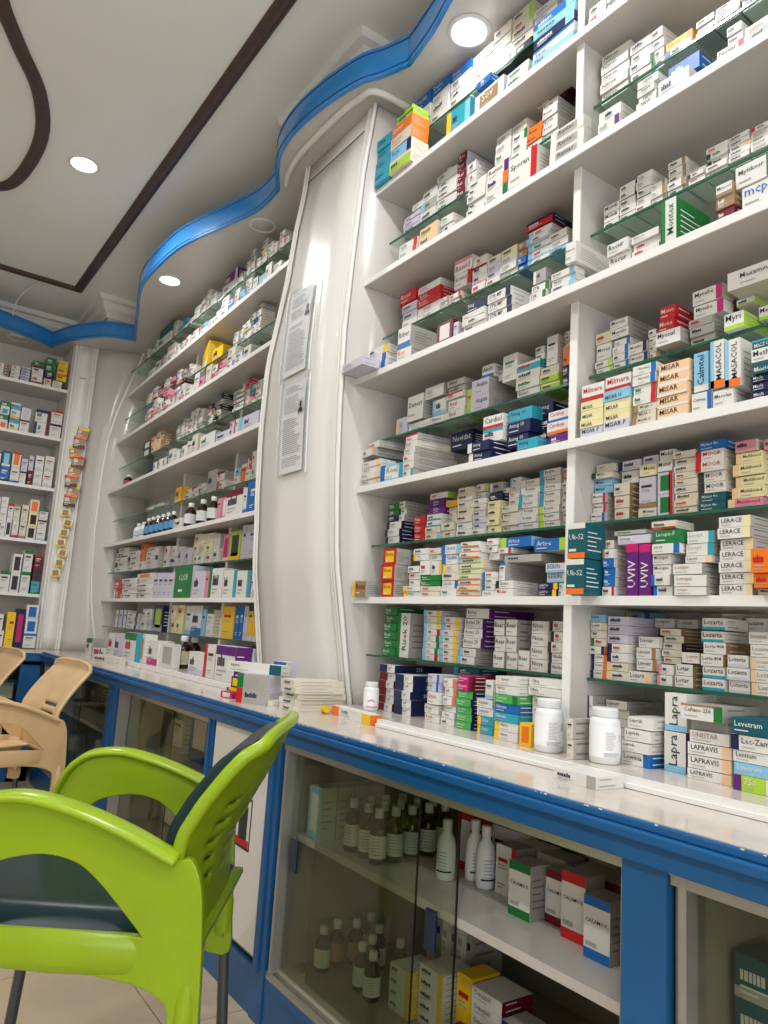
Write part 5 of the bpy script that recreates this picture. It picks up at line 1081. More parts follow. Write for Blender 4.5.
Yf|1.322|1.2598|1.3418|1.6403|1.6642|.08|0|w|white box, second up in fourteenth stack from left, third glass shelf, left section|third glass shelf, left section
Yf|1.322|1.2598|1.3418|1.6165|1.6403|.08|0|w:Bisleri|white box, lowest in fourteenth stack from left, third glass shelf, left section|third glass shelf, left section
Yf|1.322|1.1959|1.2574|1.6588|1.6799|.08|0|c||
Yf|1.322|1.1959|1.2574|1.6376|1.6588|.08|0|l+TY||
Yf|1.322|1.1959|1.2574|1.6165|1.6376|.08|0|l+TY||
Yf|1.33|1.2561|1.2885|1.7284|1.7465|.06|0|w||
Yf|1.33|1.2561|1.2885|1.7113|1.7284|.06|0|w||
Yu|1.322|1.203|1.2389|1.681|1.7583|.05|x|w+Bw+Sc|white carton, alone, seventeenth place from left, third glass shelf, left section|third glass shelf, left section
Yf|1.325|1.1624|1.1891|1.6948|1.7209|.08|0|o+So||
Yf|1.325|1.1624|1.1891|1.6687|1.6948|.08|0|o+So||
Yf|1.325|1.1624|1.1891|1.6426|1.6687|.08|0|n||
Yf|1.325|1.1624|1.1891|1.6165|1.6426|.08|0|n||
Yf|1.33|1.1673|1.1893|1.7476|1.7593|.06|0|w||
Yf|1.33|1.1673|1.1893|1.7358|1.7476|.06|0|w||
Yf|1.33|1.1673|1.1893|1.7241|1.7358|.06|0|w||
Yf|1.33|1.0477|1.0947|1.6954|1.7225|.06|0|c+RY|cream-and-pale-yellow box, alone, first place from left, third glass shelf, right section|third glass shelf, right section
Yf|1.33|1.0475|1.09|1.6544|1.6935|.07|0|w:Moren|white box, alone, second place from left, third glass shelf, right section|third glass shelf, right section
Yf|1.322|1.0381|1.0874|1.633|1.6494|.08|0|w+Rl||
Yf|1.322|1.0381|1.0874|1.6165|1.633|.08|0|w+Rl||
Yf|1.325|.9979|1.0473|1.7157|1.7385|.14|0|w+Sg:Morcin|white box, second up in fourth stack from left, third glass shelf, right section|third glass shelf, right section
Yf|1.325|.9979|1.0473|1.6928|1.7157|.14|0|w+Sg:Morcin|white box, lowest in fourth stack from left, third glass shelf, right section|third glass shelf, right section
Yf|1.322|.994|1.0371|1.671|1.6891|.08|0|w+Rb||
Yf|1.322|.994|1.0371|1.6528|1.671|.08|0|w+Rb||
Yf|1.322|.994|1.0371|1.6347|1.6528|.08|0|w+Rb||
Yf|1.322|.994|1.0371|1.6165|1.6347|.08|0|w+Rb||
Yf|1.322|.945|.9931|1.6409|1.6654|.08|0|w+Rn:Movidat|white-and-navy box, second up in sixth stack from left, third glass shelf, right section|third glass shelf, right section
Yf|1.322|.945|.9931|1.6165|1.6409|.08|0|w+Rn:Movidat|white-and-navy box, lowest in sixth stack from left, third glass shelf, right section|third glass shelf, right section
Yf|1.322|.9227|.9438|1.6675|1.6845|.07|0|w||
Yf|1.322|.9227|.9438|1.6505|1.6675|.07|0|w||
Yf|1.322|.9227|.9438|1.6335|1.6505|.07|0|w||
Yf|1.322|.9227|.9438|1.6165|1.6335|.07|0|w+Ro||
Yf|1.308|.8702|.9082|1.6907|1.7192|.1|0|r+Sr:Mono/w|red box, second up in eighth stack from left, third glass shelf, right section|third glass shelf, right section
Yf|1.308|.8702|.9082|1.6621|1.6907|.1|0|r+Sr:Mono/w|red box, lowest in eighth stack from left, third glass shelf, right section|third glass shelf, right section
Yf|1.295|.8501|.9087|1.6278|1.6594|.12|0|w+Sg:Myonal|white box, alone, ninth place from left, third glass shelf, right section|third glass shelf, right section
Yf|1.322|.7919|.846|1.6566|1.6743|.08|0|g|grey box, third up in tenth stack from left, third glass shelf, right section|third glass shelf, right section
Yf|1.322|.7899|.846|1.6365|1.6566|.08|0|g|grey box, second up in tenth stack from left, third glass shelf, right section|third glass shelf, right section
Yf|1.322|.7899|.846|1.6165|1.6365|.08|0|g|grey box, lowest in tenth stack from left, third glass shelf, right section|third glass shelf, right section
Yf|1.32|.7715|.8379|1.7028|1.7343|.039|0|w+Rm:Mytebe|white-and-magenta box, alone, eleventh place from left, third glass shelf, right section|third glass shelf, right section
Yf|1.32|.7717|.8372|1.6745|1.7021|.039|0|w+Rm:Mytebe|white-and-magenta box, alone, twelfth place from left, third glass shelf, right section|third glass shelf, right section
Yu|1.36|.7676|.7911|1.6728|1.7095|.06|0|M:Mizanga/w|maroon carton, alone, thirteenth place from left, third glass shelf, right section|third glass shelf, right section
Yf|1.3|.7169|.7571|1.6165|1.651|.1|0|w+Bl+Sl:Myri|white-and-lime box, alone, fifteenth place from left, third glass shelf, right section|third glass shelf, right section
Yf|1.345|.7207|.7592|1.6822|1.6976|.08|0|w+Bl+Sl||
Yf|1.345|.6803|.7161|1.6399|1.6685|.08|0|w+Bl+Sl:Mega||
Yf|1.3|.6564|.7505|1.6978|1.7356|.08|0|w+Lw+Sc:Mexamine|white box, alone, sixteenth place from left, third glass shelf, right section|third glass shelf, right section
Yf|1.232|1.824|1.9299|1.8649|1.8929|.08|0|w+Ry+Sc||
Yf|1.232|1.824|1.9299|1.837|1.8649|.08|0|w+Rb+Sw||
Yf|1.232|1.824|1.9299|1.809|1.837|.08|0|w+Rb+Sw||
Yf|1.16|1.8417|1.967|1.809|1.8371|.06|0|v+Sv|lavender box, alone, first place from left, third white shelf, left section|third white shelf, left section
Yf|1.236|1.7071|1.7702|1.8523|1.9178|.13|x|w+Bb+Sg:Riber/k|white-and-blue box, alone, third place from left, third white shelf, left section|third white shelf, left section
Yf|1.232|1.6936|1.7612|1.809|1.8464|.06|0|w+Sg:Ros/o||
Yf|1.232|1.5058|1.5732|1.809|1.8702|.08|x|M+Cw+SM|maroon-and-white box, alone, fifth place from left, third white shelf, left section|third white shelf, left section
Yu|1.232|1.4822|1.5031|1.809|1.8537|.06|0|v|lavender carton, alone, sixth place from left, third white shelf, left section|third white shelf, left section
Yf|1.232|1.3712|1.4618|1.8432|1.8604|.08|0|w+Tw:Siklin/r||
Yf|1.232|1.3712|1.4618|1.8261|1.8432|.08|0|w+Lc||
Yf|1.232|1.3712|1.4618|1.809|1.8261|.08|0|w||
Yf|1.26|1.3949|1.4829|1.8766|1.9084|.06|0|n+Sn:Sitag/w|navy box, alone, seventh place from left, third white shelf, left section|third white shelf, left section
Yf|1.232|1.2788|1.3662|1.8596|1.8848|.09|0|w+Rn+Sw:STR-MF/n|white-and-navy box, third up in ninth stack from left, third white shelf, left section|third white shelf, left section
Yf|1.232|1.2788|1.3662|1.8343|1.8596|.09|0|w+Rn+Sw:STR-MF/n|white-and-navy box, second up in ninth stack from left, third white shelf, left section|third white shelf, left section
Yf|1.232|1.2788|1.3662|1.809|1.8343|.09|0|w+Rn+Sw:STR-MF/n|white-and-navy box, lowest in ninth stack from left, third white shelf, left section|third white shelf, left section
Yf|1.232|1.1569|1.2134|1.8312|1.8534|.08|0|w+RG:STR/k||
Yf|1.232|1.1569|1.2134|1.809|1.8312|.08|0|w+RG:STR/k||
Yf|1.29|1.2146|1.2601|1.8936|1.9287|.06|0|g+Lw|grey-and-white box, alone, tenth place from left, third white shelf, left section|third white shelf, left section
Yf|1.232|1.0753|1.1461|1.8427|1.8596|.035|0|w+RB:Rinvan||
Yf|1.232|1.0753|1.1461|1.8259|1.8427|.035|0|w+RB:Nexin||
Yf|1.232|1.0753|1.1461|1.809|1.8259|.035|0|w+RB||
Yu|1.215|1.0644|1.096|1.8607|1.9114|.14|0|w+Sw:Raboon|white carton, alone, first place from left, third white shelf, right section|third white shelf, right section
Yf|1.232|.9278|.9849|1.8382|1.8673|.08|0|w:Recur|white box, second up in second stack from left, third white shelf, right section|third white shelf, right section
Yf|1.232|.9278|.9849|1.809|1.8382|.08|0|w:Recur|white box, lowest in second stack from left, third white shelf, right section|third white shelf, right section
Yf|1.232|.8551|.9215|1.8423|1.8589|.08|0|w:Rapicort|white box, third up in third stack from left, third white shelf, right section|third white shelf, right section
Yf|1.232|.8551|.9215|1.8256|1.8423|.08|0|w|white box, second up in third stack from left, third white shelf, right section|third white shelf, right section
Yf|1.232|.8551|.9215|1.809|1.8256|.08|0|w|white box, lowest in third stack from left, third white shelf, right section|third white shelf, right section
Yu|1.225|.8121|.8457|1.809|1.9028|.12|x|w+LG+SG:^Montex/G|white-and-dark-green carton, alone, fourth place from left, third white shelf, right section|third white shelf, right section
Yf|1.232|.6977|.7319|1.858|1.8825|.08|0|w+Bh+Sh:Miracol|white-and-brown box, third up in fifth stack from left, third white shelf, right section|third white shelf, right section
Yf|1.232|.6941|.7319|1.8335|1.858|.08|0|h|brown box, second up in fifth stack from left, third white shelf, right section|third white shelf, right section
Yf|1.232|.6941|.7319|1.809|1.8335|.08|0|M+BM|maroon box, lowest in fifth stack from left, third white shelf, right section|third white shelf, right section
Yf|1.24|.6215|.6969|1.8632|1.9078|.09|0|w+RG:Mytikosr|white-and-dark-green box, alone, seventh place from left, third white shelf, right section|third white shelf, right section
Yf|1.232|.618|.6817|1.809|1.8532|.09|0|w+Sw:mcp/b|white box, alone, eighth place from left, third white shelf, right section|third white shelf, right section
Yu|1.313|.6827|.71|1.809|1.8425|.08|0|b|blue carton, alone, sixth place from left, third white shelf, right section|third white shelf, right section
Yf|1.32|1.8023|1.891|2.0593|2.1009|.07|0|r+Sr:Rivot/w|red box, alone, first place from left, fourth glass shelf, left section|fourth glass shelf, left section
Yf|1.318|1.7949|1.8722|2.0258|2.0532|.07|0|v||
Yf|1.318|1.7949|1.8722|1.9984|2.0258|.07|0|v||
Yf|1.318|1.7949|1.8722|1.971|1.9984|.07|0|w||
Yf|1.318|1.6768|1.7913|2.0633|2.0864|.09|0|w+Sc:Rostab/r||
Yf|1.318|1.6768|1.7913|2.0403|2.0633|.09|0|r+Sr:Rostab/w||
Yf|1.318|1.6768|1.7913|2.0172|2.0403|.09|0|r+Sr:Rostab/w||
Yf|1.318|1.6768|1.7913|1.9941|2.0172|.09|0|w+Lw:Rostab/r||
Yf|1.318|1.6768|1.7913|1.971|1.9941|.09|0|w+Lw:Rostab/r||
Yf|1.318|1.6325|1.6715|1.9977|2.011|.07|0|w+RP||
Yf|1.318|1.6325|1.6715|1.9843|1.9977|.07|0|w+RP||
Yf|1.318|1.6325|1.6715|1.971|1.9843|.07|0|w+RP||
Yf|1.318|1.5749|1.6301|1.9886|2.0062|.08|0|w+Rr+Sc||
Yf|1.318|1.5749|1.6301|1.971|1.9886|.08|0|w+Rr+Sc||
Yf|1.318|1.5367|1.6121|2.0603|2.1049|.08|0|w+TP:Rowid/r|white-and-pink box, third up in sixth stack from left, fourth glass shelf, left section|fourth glass shelf, left section
Yf|1.318|1.5367|1.6121|2.0156|2.0603|.08|0|w+Rr+Sr:Rowid|white-and-red box, second up in sixth stack from left, fourth glass shelf, left section|fourth glass shelf, left section
Yf|1.399|1.5367|1.6121|1.971|2.0156|.08|0|w+Rr+Sr:Rowid|white-and-red box, lowest in sixth stack from left, fourth glass shelf, left section|fourth glass shelf, left section
Yf|1.318|1.4728|1.5316|2.0544|2.0822|.08|0|c+Lw||
Yf|1.318|1.4728|1.5316|2.0266|2.0544|.08|0|w+TB+Tr||
Yf|1.318|1.4728|1.5316|1.9988|2.0266|.08|0|w+BP||
Yf|1.318|1.4728|1.5316|1.971|1.9988|.08|0|w+BP||
Yf|1.318|1.416|1.4702|2.0388|2.0614|.08|0|c||
Yf|1.318|1.416|1.4702|2.0162|2.0388|.08|0|v||
Yf|1.318|1.416|1.4702|1.9936|2.0162|.08|0|v||
Yf|1.318|1.416|1.4702|1.971|1.9936|.08|0|w||
Yf|1.318|1.3529|1.4141|2.0384|2.0609|.09|0|Y+TY||
Yf|1.318|1.3529|1.4141|2.0159|2.0384|.09|0|w||
Yf|1.318|1.3529|1.4141|1.9935|2.0159|.09|0|w||
Yf|1.318|1.3529|1.4141|1.971|1.9935|.09|0|w||
Yf|1.318|1.3178|1.349|2.0348|2.056|.08|0|h||
Yf|1.318|1.3178|1.349|2.0135|2.0348|.08|0|h||
Yf|1.318|1.3178|1.349|1.9923|2.0135|.08|0|b||
Yf|1.318|1.3178|1.349|1.971|1.9923|.08|0|b||
Yf|1.318|1.2358|1.3164|2.0525|2.0729|.09|0|w+LB+BB||
Yf|1.318|1.2366|1.3164|2.0321|2.0525|.09|0|w+LB+BB||
Yf|1.318|1.2366|1.3164|2.0118|2.0321|.09|0|w+LB+BB||
Yf|1.318|1.2358|1.3164|1.9914|2.0118|.09|0|w+LB+BB||
Yf|1.318|1.2366|1.3164|1.971|1.9914|.09|0|w+LB+BB||
Yf|1.318|1.1757|1.2358|2.0121|2.0326|.07|0|w+Sw||
Yf|1.318|1.1757|1.2358|1.9915|2.0121|.07|0|w||
Yf|1.318|1.1757|1.2358|1.971|1.9915|.07|0|B+SB||
Yf|1.33|1.2405|1.3323|2.0835|2.1065|.08|0|r+Tn+Sn|red-and-navy box, alone, eleventh place from left, fourth glass shelf, left section|fourth glass shelf, left section
Yf|1.318|1.024|1.0686|2.0125|2.0333|.08|0|w+Bw:Mobik||
Yf|1.318|1.024|1.0686|1.9918|2.0125|.08|0|w+Bw:Mobik||
Yf|1.318|1.024|1.0686|1.971|1.9918|.08|0|w||
Yf|1.318|.9776|1.022|2.0447|2.0631|.08|0|w+Sk||
Yf|1.318|.9776|1.022|2.0263|2.0447|.08|0|w+Sk||
Yf|1.318|.9776|1.022|2.0079|2.0263|.08|0|w||
Yf|1.318|.9776|1.022|1.9894|2.0079|.08|0|w||
Yf|1.318|.9776|1.022|1.971|1.9894|.08|0|w||
Yf|1.318|.9358|.9765|2.0492|2.0688|.09|0|w||
Yf|1.318|.9358|.9765|2.0297|2.0492|.09|0|w||
Yf|1.318|.9358|.9765|2.0101|2.0297|.09|0|w+Sk||
Yf|1.318|.9358|.9765|1.9906|2.0101|.09|0|w||
Yf|1.318|.9358|.9765|1.971|1.9906|.09|0|w||
Yf|1.318|.8965|.9349|2.0062|2.0238|.08|0|w+Rh||
Yf|1.318|.8965|.9349|1.9886|2.0062|.08|0|w+Rh||
Yf|1.318|.8965|.9349|1.971|1.9886|.08|0|w+Rh||
Yf|1.318|.8517|.8953|2.0383|2.0552|.09|0|w+Rh+Sw||
Yf|1.318|.8517|.8953|2.0215|2.0383|.09|0|w+Rh+Sw||
Yf|1.318|.8517|.8953|2.0047|2.0215|.09|0|w+Rh+Sw||
Yf|1.318|.8517|.8953|1.9878|2.0047|.09|0|w+Rh+Sw||
Yf|1.318|.8517|.8953|1.971|1.9878|.09|0|w+Rh+Sw||
Yf|1.318|.8054|.8459|2.0021|2.0124|.08|0|w||
Yf|1.318|.8054|.8459|1.9917|2.0021|.08|0|w+Lk||
Yf|1.318|.8054|.8459|1.9814|1.9917|.08|0|w||
Yf|1.318|.8054|.8459|1.971|1.9814|.08|0|w||
Yf|1.318|.7561|.8035|2.0261|2.0399|.08|0|w||
Yf|1.318|.7561|.8035|2.0123|2.0261|.08|0|w+Lk||
Yf|1.318|.7561|.8035|1.9986|2.0123|.08|0|w+Lk||
Yf|1.318|.7561|.8035|1.9848|1.9986|.08|0|w||
Yf|1.318|.7561|.8035|1.971|1.9848|.08|0|w||
Yf|1.318|.7101|.7548|2.0273|2.0385|.08|0|w||
Yf|1.318|.7101|.7548|2.016|2.0273|.08|0|w||
Yf|1.318|.7101|.7548|2.0048|2.016|.08|0|w+Rs||
Yf|1.318|.7101|.7548|1.9935|2.0048|.08|0|w||
Yf|1.318|.7101|.7548|1.9823|1.9935|.08|0|w||
Yf|1.318|.7101|.7548|1.971|1.9823|.08|0|w||
Yf|1.318|.6587|.7089|2.0226|2.0329|.08|0|w+Lr||
Yf|1.318|.6587|.7089|2.0123|2.0226|.08|0|w||
Yf|1.318|.6587|.7089|2.002|2.0123|.08|0|w||
Yf|1.318|.6587|.7089|1.9916|2.002|.08|0|w||
Yf|1.318|.6587|.7089|1.9813|1.9916|.08|0|w||
Yf|1.318|.6587|.7089|1.971|1.9813|.08|0|w||
Yf|1.238|1.707|1.7999|2.1796|2.2062|.06|0|w+Rr:Rulin||
Yf|1.238|1.707|1.7999|2.153|2.1796|.06|0|w+Rr:Rulin||
Yf|1.238|1.6086|1.6975|2.1843|2.2157|.08|0|s+Ts+Sc|peach box, second up in second stack from left, fourth white shelf, left section|fourth white shelf, left section
Yf|1.238|1.6086|1.6975|2.153|2.1843|.08|0|s+Ts+Sc|peach box, lowest in second stack from left, fourth white shelf, left section|fourth white shelf, left section
Yf|1.238|1.5359|1.5898|2.1793|2.2056|.08|0|w+Sc:Sita||
Yf|1.238|1.5359|1.5898|2.153|2.1793|.08|0|w+LB||
Yf|1.238|1.4019|1.4754|2.2392|2.2608|.09|0|w+Rw||
Yf|1.238|1.4019|1.4754|2.2177|2.2392|.09|0|w+Rw||
Yf|1.238|1.4019|1.4754|2.1961|2.2177|.09|0|w+Rw||
Yf|1.238|1.4019|1.4754|2.1746|2.1961|.09|0|w+Rw||
Yf|1.238|1.4019|1.4754|2.153|2.1746|.09|0|w+Rw||
Yf|1.238|1.3157|1.4|2.2272|2.2643|.08|0|w+Rp:Romax|white-and-purple box, third up in fifth stack from left, fourth white shelf, left section|fourth white shelf, left section
Yf|1.238|1.3157|1.4|2.1901|2.2272|.08|0|w+Ro|white-and-orange box, second up in fifth stack from left, fourth white shelf, left section|fourth white shelf, left section
Yf|1.238|1.3157|1.4|2.153|2.1901|.08|0|w+RG|white-and-dark-green box, lowest in fifth stack from left, fourth white shelf, left section|fourth white shelf, left section
Yf|1.232|1.2034|1.3053|2.153|2.2372|.09|0|w+Rr+Sw:Sporan|white-and-red box, alone, sixth place from left, fourth white shelf, left section|fourth white shelf, left section
Yf|1.238|1.0666|1.171|2.215|2.246|.029|0|w+Cg+Sw:Rantac|white-and-grey box, third up in seventh stack from left, fourth white shelf, left section|fourth white shelf, left section
Yf|1.238|1.0666|1.171|2.184|2.215|.029|0|w+Cg+Sw:Rantac|white-and-grey box, second up in seventh stack from left, fourth white shelf, left section|fourth white shelf, left section
Yf|1.238|1.0666|1.171|2.153|2.184|.029|0|w+Cg+Sw:Rantac|white-and-grey box, lowest in seventh stack from left, fourth white shelf, left section|fourth white shelf, left section
Yf|1.238|.9617|1.0226|2.1839|2.2147|.07|0|w+Lw|white box, second up in first stack from left, fourth white shelf, right section|fourth white shelf, right section
Yf|1.238|.9617|1.0226|2.153|2.1839|.07|0|w+Rp|white-and-purple box, lowest in first stack from left, fourth white shelf, right section|fourth white shelf, right section
Yf|1.238|.8644|.917|2.2082|2.2267|.08|0|w+Lw:NEW/k||
Yf|1.238|.8734|.917|2.1898|2.2082|.08|0|w+Lw:NEW/k||
Yf|1.238|.8689|.917|2.1714|2.1898|.08|0|w+Lw:NEW/k||
Yf|1.238|.8667|.917|2.153|2.1714|.08|0|w+Lw:NEW/k||
Yf|1.238|.7939|.8659|2.153|2.1951|.06|0|w+Bg|white-and-grey box, alone, third place from left, fourth white shelf, right section|fourth white shelf, right section
Yf|1.27|.787|.862|2.2036|2.2418|.09|0|b+Sb|blue box, alone, fourth place from left, fourth white shelf, right section|fourth white shelf, right section
Yf|1.238|.6752|.7326|2.153|2.1775|.07|0|w+Rr:Novar|white-and-red box, alone, sixth place from left, fourth white shelf, right section|fourth white shelf, right section
Yf|1.27|.6947|.7279|2.2243|2.2458|.08|0|w+Bg||
Yf|1.27|.6947|.7279|2.2027|2.2243|.08|0|w||
Yf|1.238|.6137|.6751|2.1738|2.1947|.09|0|w|white box, second up in seventh stack from left, fourth white shelf, right section|fourth white shelf, right section
Yf|1.238|.6137|.6751|2.153|2.1738|.09|0|g+Lw|grey-and-white box, lowest in seventh stack from left, fourth white shelf, right section|fourth white shelf, right section
Yf|1.32|1.8073|1.8967|2.3549|2.3754|.08|0|v+Bk||
Yf|1.32|1.8073|1.8967|2.3345|2.3549|.08|0|v||
Yf|1.32|1.8073|1.8967|2.314|2.3345|.08|0|v||
Yf|1.325|1.8015|1.8633|2.3893|2.4103|.07|0|w||
Yf|1.401|1.7961|1.8633|2.3683|2.3893|.07|0|w||
Yf|1.32|1.7262|1.8007|2.3861|2.4222|.07|0|w||
Yf|1.32|1.7262|1.8061|2.3501|2.3861|.07|0|g+LB||
Yf|1.32|1.7262|1.8061|2.314|2.3501|.07|0|w||
Yf|1.32|1.6275|1.7229|2.4185|2.4395|.09|0|w||
Yf|1.32|1.6275|1.7229|2.3976|2.4185|.09|0|w||
Yf|1.32|1.6275|1.7229|2.3767|2.3976|.09|0|w||
Yf|1.32|1.6275|1.7229|2.3558|2.3767|.09|0|w||
Yf|1.32|1.6275|1.7229|2.3349|2.3558|.09|0|w||
Yf|1.32|1.6275|1.7229|2.314|2.3349|.09|0|w||
Yf|1.33|1.6767|1.7185|2.4564|2.468|.06|0|w||
Yf|1.32|1.5866|1.6277|2.4372|2.468|.11|0|M+RM+Sv:Res/w||
Yf|1.32|1.5866|1.6277|2.4064|2.4372|.11|0|M+RM+Sv:Res/w||
Yf|1.32|1.5866|1.6277|2.3756|2.4064|.11|0|M+RM+Sv:Res/w||
Yf|1.32|1.5866|1.6277|2.3448|2.3756|.11|0|M+RM+Sv:Res/w||
Yf|1.32|1.5866|1.6277|2.314|2.3448|.11|0|M+RM+Sv:Res/w||
Yf|1.32|1.5404|1.5815|2.3795|2.4122|.08|0|w+Lw||
Yf|1.32|1.5404|1.5815|2.3467|2.3795|.08|0|w+Lw||
Yf|1.32|1.5404|1.5815|2.314|2.3467|.08|0|w+Lw||
Yf|1.32|1.3953|1.4587|2.4035|2.4333|.08|0|w||
Yf|1.32|1.3953|1.4587|2.3737|2.4035|.08|0|w||
Yf|1.32|1.3953|1.4587|2.3438|2.3737|.08|0|w||
Yf|1.32|1.3953|1.4587|2.314|2.3438|.08|0|w||
Yf|1.32|1.3337|1.3933|2.4022|2.4316|.08|0|c+Sc||
Yf|1.32|1.3337|1.3933|2.3728|2.4022|.08|0|w+RG||
Yf|1.32|1.3337|1.3933|2.3434|2.3728|.08|0|w||
Yf|1.32|1.3337|1.3933|2.314|2.3434|.08|0|w||
Yf|1.32|1.2764|1.3313|2.3653|2.391|.08|0|o+To:Rivan/d||
Yf|1.32|1.2764|1.3313|2.3397|2.3653|.08|0|o+To:Rivan/d||
Yf|1.32|1.2764|1.3313|2.314|2.3397|.08|0|w||
Yf|1.32|1.2224|1.2757|2.4049|2.4276|.09|0|w+Rw:Rovat||
Yf|1.32|1.2224|1.2757|2.3821|2.4049|.09|0|w+Rw:Rovat||
Yf|1.32|1.2224|1.2757|2.3594|2.3821|.09|0|w+Rw:Rovat||
Yf|1.32|1.2224|1.2757|2.3367|2.3594|.09|0|w+Rw:Rovat||
Yf|1.32|1.2224|1.2757|2.314|2.3367|.09|0|w+Rw:Rovat||
Yf|1.35|1.2824|1.3264|2.4609|2.468|.06|0|w||
Yf|1.36|1.2315|1.2826|2.4591|2.468|.08|0|d+Sd||
Yf|1.36|1.2315|1.2826|2.4501|2.4591|.08|0|d+Sd||
Yf|1.36|1.215|1.2655|2.4686|2.4806|.07|0|d+Sd||
Yf|1.441|1.215|1.2655|2.4566|2.4686|.07|0|d+Sd||
Yf|1.32|1.0024|1.0836|2.4196|2.446|.09|0|w+Sw:Nitron|white box, fifth up in first stack from left, fifth glass shelf, right section|fifth glass shelf, right section
Yf|1.32|1.0024|1.0836|2.3932|2.4196|.09|0|w+Sw:Nitron|white box, fourth up in first stack from left, fifth glass shelf, right section|fifth glass shelf, right section
Yf|1.32|1.0024|1.0836|2.3668|2.3932|.09|0|w+Sw:Nitron|white box, third up in first stack from left, fifth glass shelf, right section|fifth glass shelf, right section
Yf|1.32|1.0024|1.0836|2.3404|2.3668|.09|0|w+Sw:Nitron|white box, second up in first stack from left, fifth glass shelf, right section|fifth glass shelf, right section
Yf|1.32|1.0024|1.0836|2.314|2.3404|.09|0|w+Sw:Nitron|white box, lowest in first stack from left, fifth glass shelf, right section|fifth glass shelf, right section
Yf|1.32|.9407|.9983|2.3925|2.4187|.09|0|w|white box, fourth up in second stack from left, fifth glass shelf, right section|fifth glass shelf, right section
Yf|1.32|.9407|.9983|2.3663|2.3925|.09|0|w|white box, third up in second stack from left, fifth glass shelf, right section|fifth glass shelf, right section
Yf|1.32|.9407|.9983|2.3402|2.3663|.09|0|w|white box, second up in second stack from left, fifth glass shelf, right section|fifth glass shelf, right section
Yf|1.32|.9407|.9983|2.314|2.3402|.09|0|w|white box, lowest in second stack from left, fifth glass shelf, right section|fifth glass shelf, right section
Yf|1.32|.9065|.938|2.3896|2.4148|.12|0|w||
Yf|1.32|.9065|.938|2.3644|2.3896|.12|0|w||
Yf|1.32|.9065|.938|2.3392|2.3644|.12|0|w+LG||
Yf|1.32|.9065|.938|2.314|2.3392|.12|0|w+LG||
Yf|1.32|.8365|.9038|2.3371|2.3601|.08|0|y+Ro:Nuval/r|yellow-and-orange box, second up in fourth stack from left, fifth glass shelf, right section|fifth glass shelf, right section
Yf|1.32|.8365|.9038|2.314|2.3371|.08|0|w+Lb|white-and-blue box, lowest in fourth stack from left, fifth glass shelf, right section|fifth glass shelf, right section
Yf|1.32|.7849|.8269|2.3461|2.3621|.08|0|w||
Yf|1.32|.7849|.8269|2.33|2.3461|.08|0|w||
Yf|1.32|.7849|.8269|2.314|2.33|.08|0|g||
Yf|1.32|.7271|.7835|2.354|2.364|.09|0|w||
Yf|1.32|.7271|.7835|2.344|2.354|.09|0|w||
Yf|1.32|.7271|.7835|2.334|2.344|.09|0|w+Sh||
Yf|1.32|.7271|.7835|2.324|2.334|.09|0|w||
Yf|1.32|.7271|.7835|2.314|2.324|.09|0|g||
Yf|1.32|.6687|.725|2.3417|2.3509|.09|0|w||
Yf|1.32|.6687|.725|2.3324|2.3417|.09|0|w||
Yf|1.32|.6687|.725|2.3232|2.3324|.09|0|w||
Yf|1.32|.6687|.725|2.314|2.3232|.09|0|w||
Yf|1.236|1.8879|1.967|2.6186|2.6608|.07|0|T+ST:Sure/n||
Yf|1.236|1.8879|1.967|2.5764|2.6186|.07|0|T+ST:Sure/n||
Yf|1.236|1.8879|1.967|2.5342|2.5764|.07|0|T+ST:Sure/n||
Yf|1.236|1.8879|1.967|2.492|2.5342|.07|0|T+ST:Sure/n||
Yf|1.236|1.767|1.8823|2.6202|2.662|.07|0|o+So:Ensur/w|orange box, fourth up in second stack from left, top white shelf, left section|top white shelf, left section
Yf|1.236|1.767|1.8823|2.5775|2.6202|.07|0|c+So:Ensur/o|cream box, third up in second stack from left, top white shelf, left section|top white shelf, left section
Yf|1.236|1.767|1.8823|2.5347|2.5775|.07|0|B+Rn+Sc:Rint/b|pale-blue-and-navy box, second up in second stack from left, top white shelf, left section|top white shelf, left section
Yf|1.236|1.767|1.8823|2.492|2.5347|.07|0|l+Tc+Sc|lime-and-cream box, lowest in second stack from left, top white shelf, left section|top white shelf, left section
Yf|1.24|1.7711|1.8583|2.6783|2.6956|.066|0|l+TG+Sl||
Yf|1.24|1.7711|1.8583|2.6622|2.6783|.066|0|l+TG+Sl||
Yf|1.258|1.5089|1.6181|2.492|2.5703|.08|0|T+Ly+RB|turquoise-and-yellow box, alone, fourth place from left, top white shelf, left section|top white shelf, left section
Yf|1.258|1.3637|1.4887|2.492|2.5513|.1|0|w+Ch+Sv:Sov/w|white-and-brown box, alone, sixth place from left, top white shelf, left section|top white shelf, left section
Yf|1.26|1.423|1.4838|2.571|2.5969|.05|0|b+Lb||
Yf|1.258|1.2767|1.3596|2.5182|2.5445|.08|0|w|white box, second up in seventh stack from left, top white shelf, left section|top white shelf, left section
Yf|1.258|1.2767|1.3596|2.492|2.5182|.08|0|w|white box, lowest in seventh stack from left, top white shelf, left section|top white shelf, left section
Yf|1.258|1.1199|1.2641|2.5206|2.5492|.1|0|w+Tb:Placin|white-and-blue box, second up in eighth stack from left, top white shelf, left section|top white shelf, left section
Yf|1.258|1.1199|1.2641|2.492|2.5206|.1|0|B+SB:Plast/n|pale-blue box, lowest in eighth stack from left, top white shelf, left section|top white shelf, left section
Yf|1.26|1.1195|1.2623|2.6057|2.6323|.09|0|b+RB+Sb|blue-and-pale-blue box, third up in ninth stack from left, top white shelf, left section|top white shelf, left section
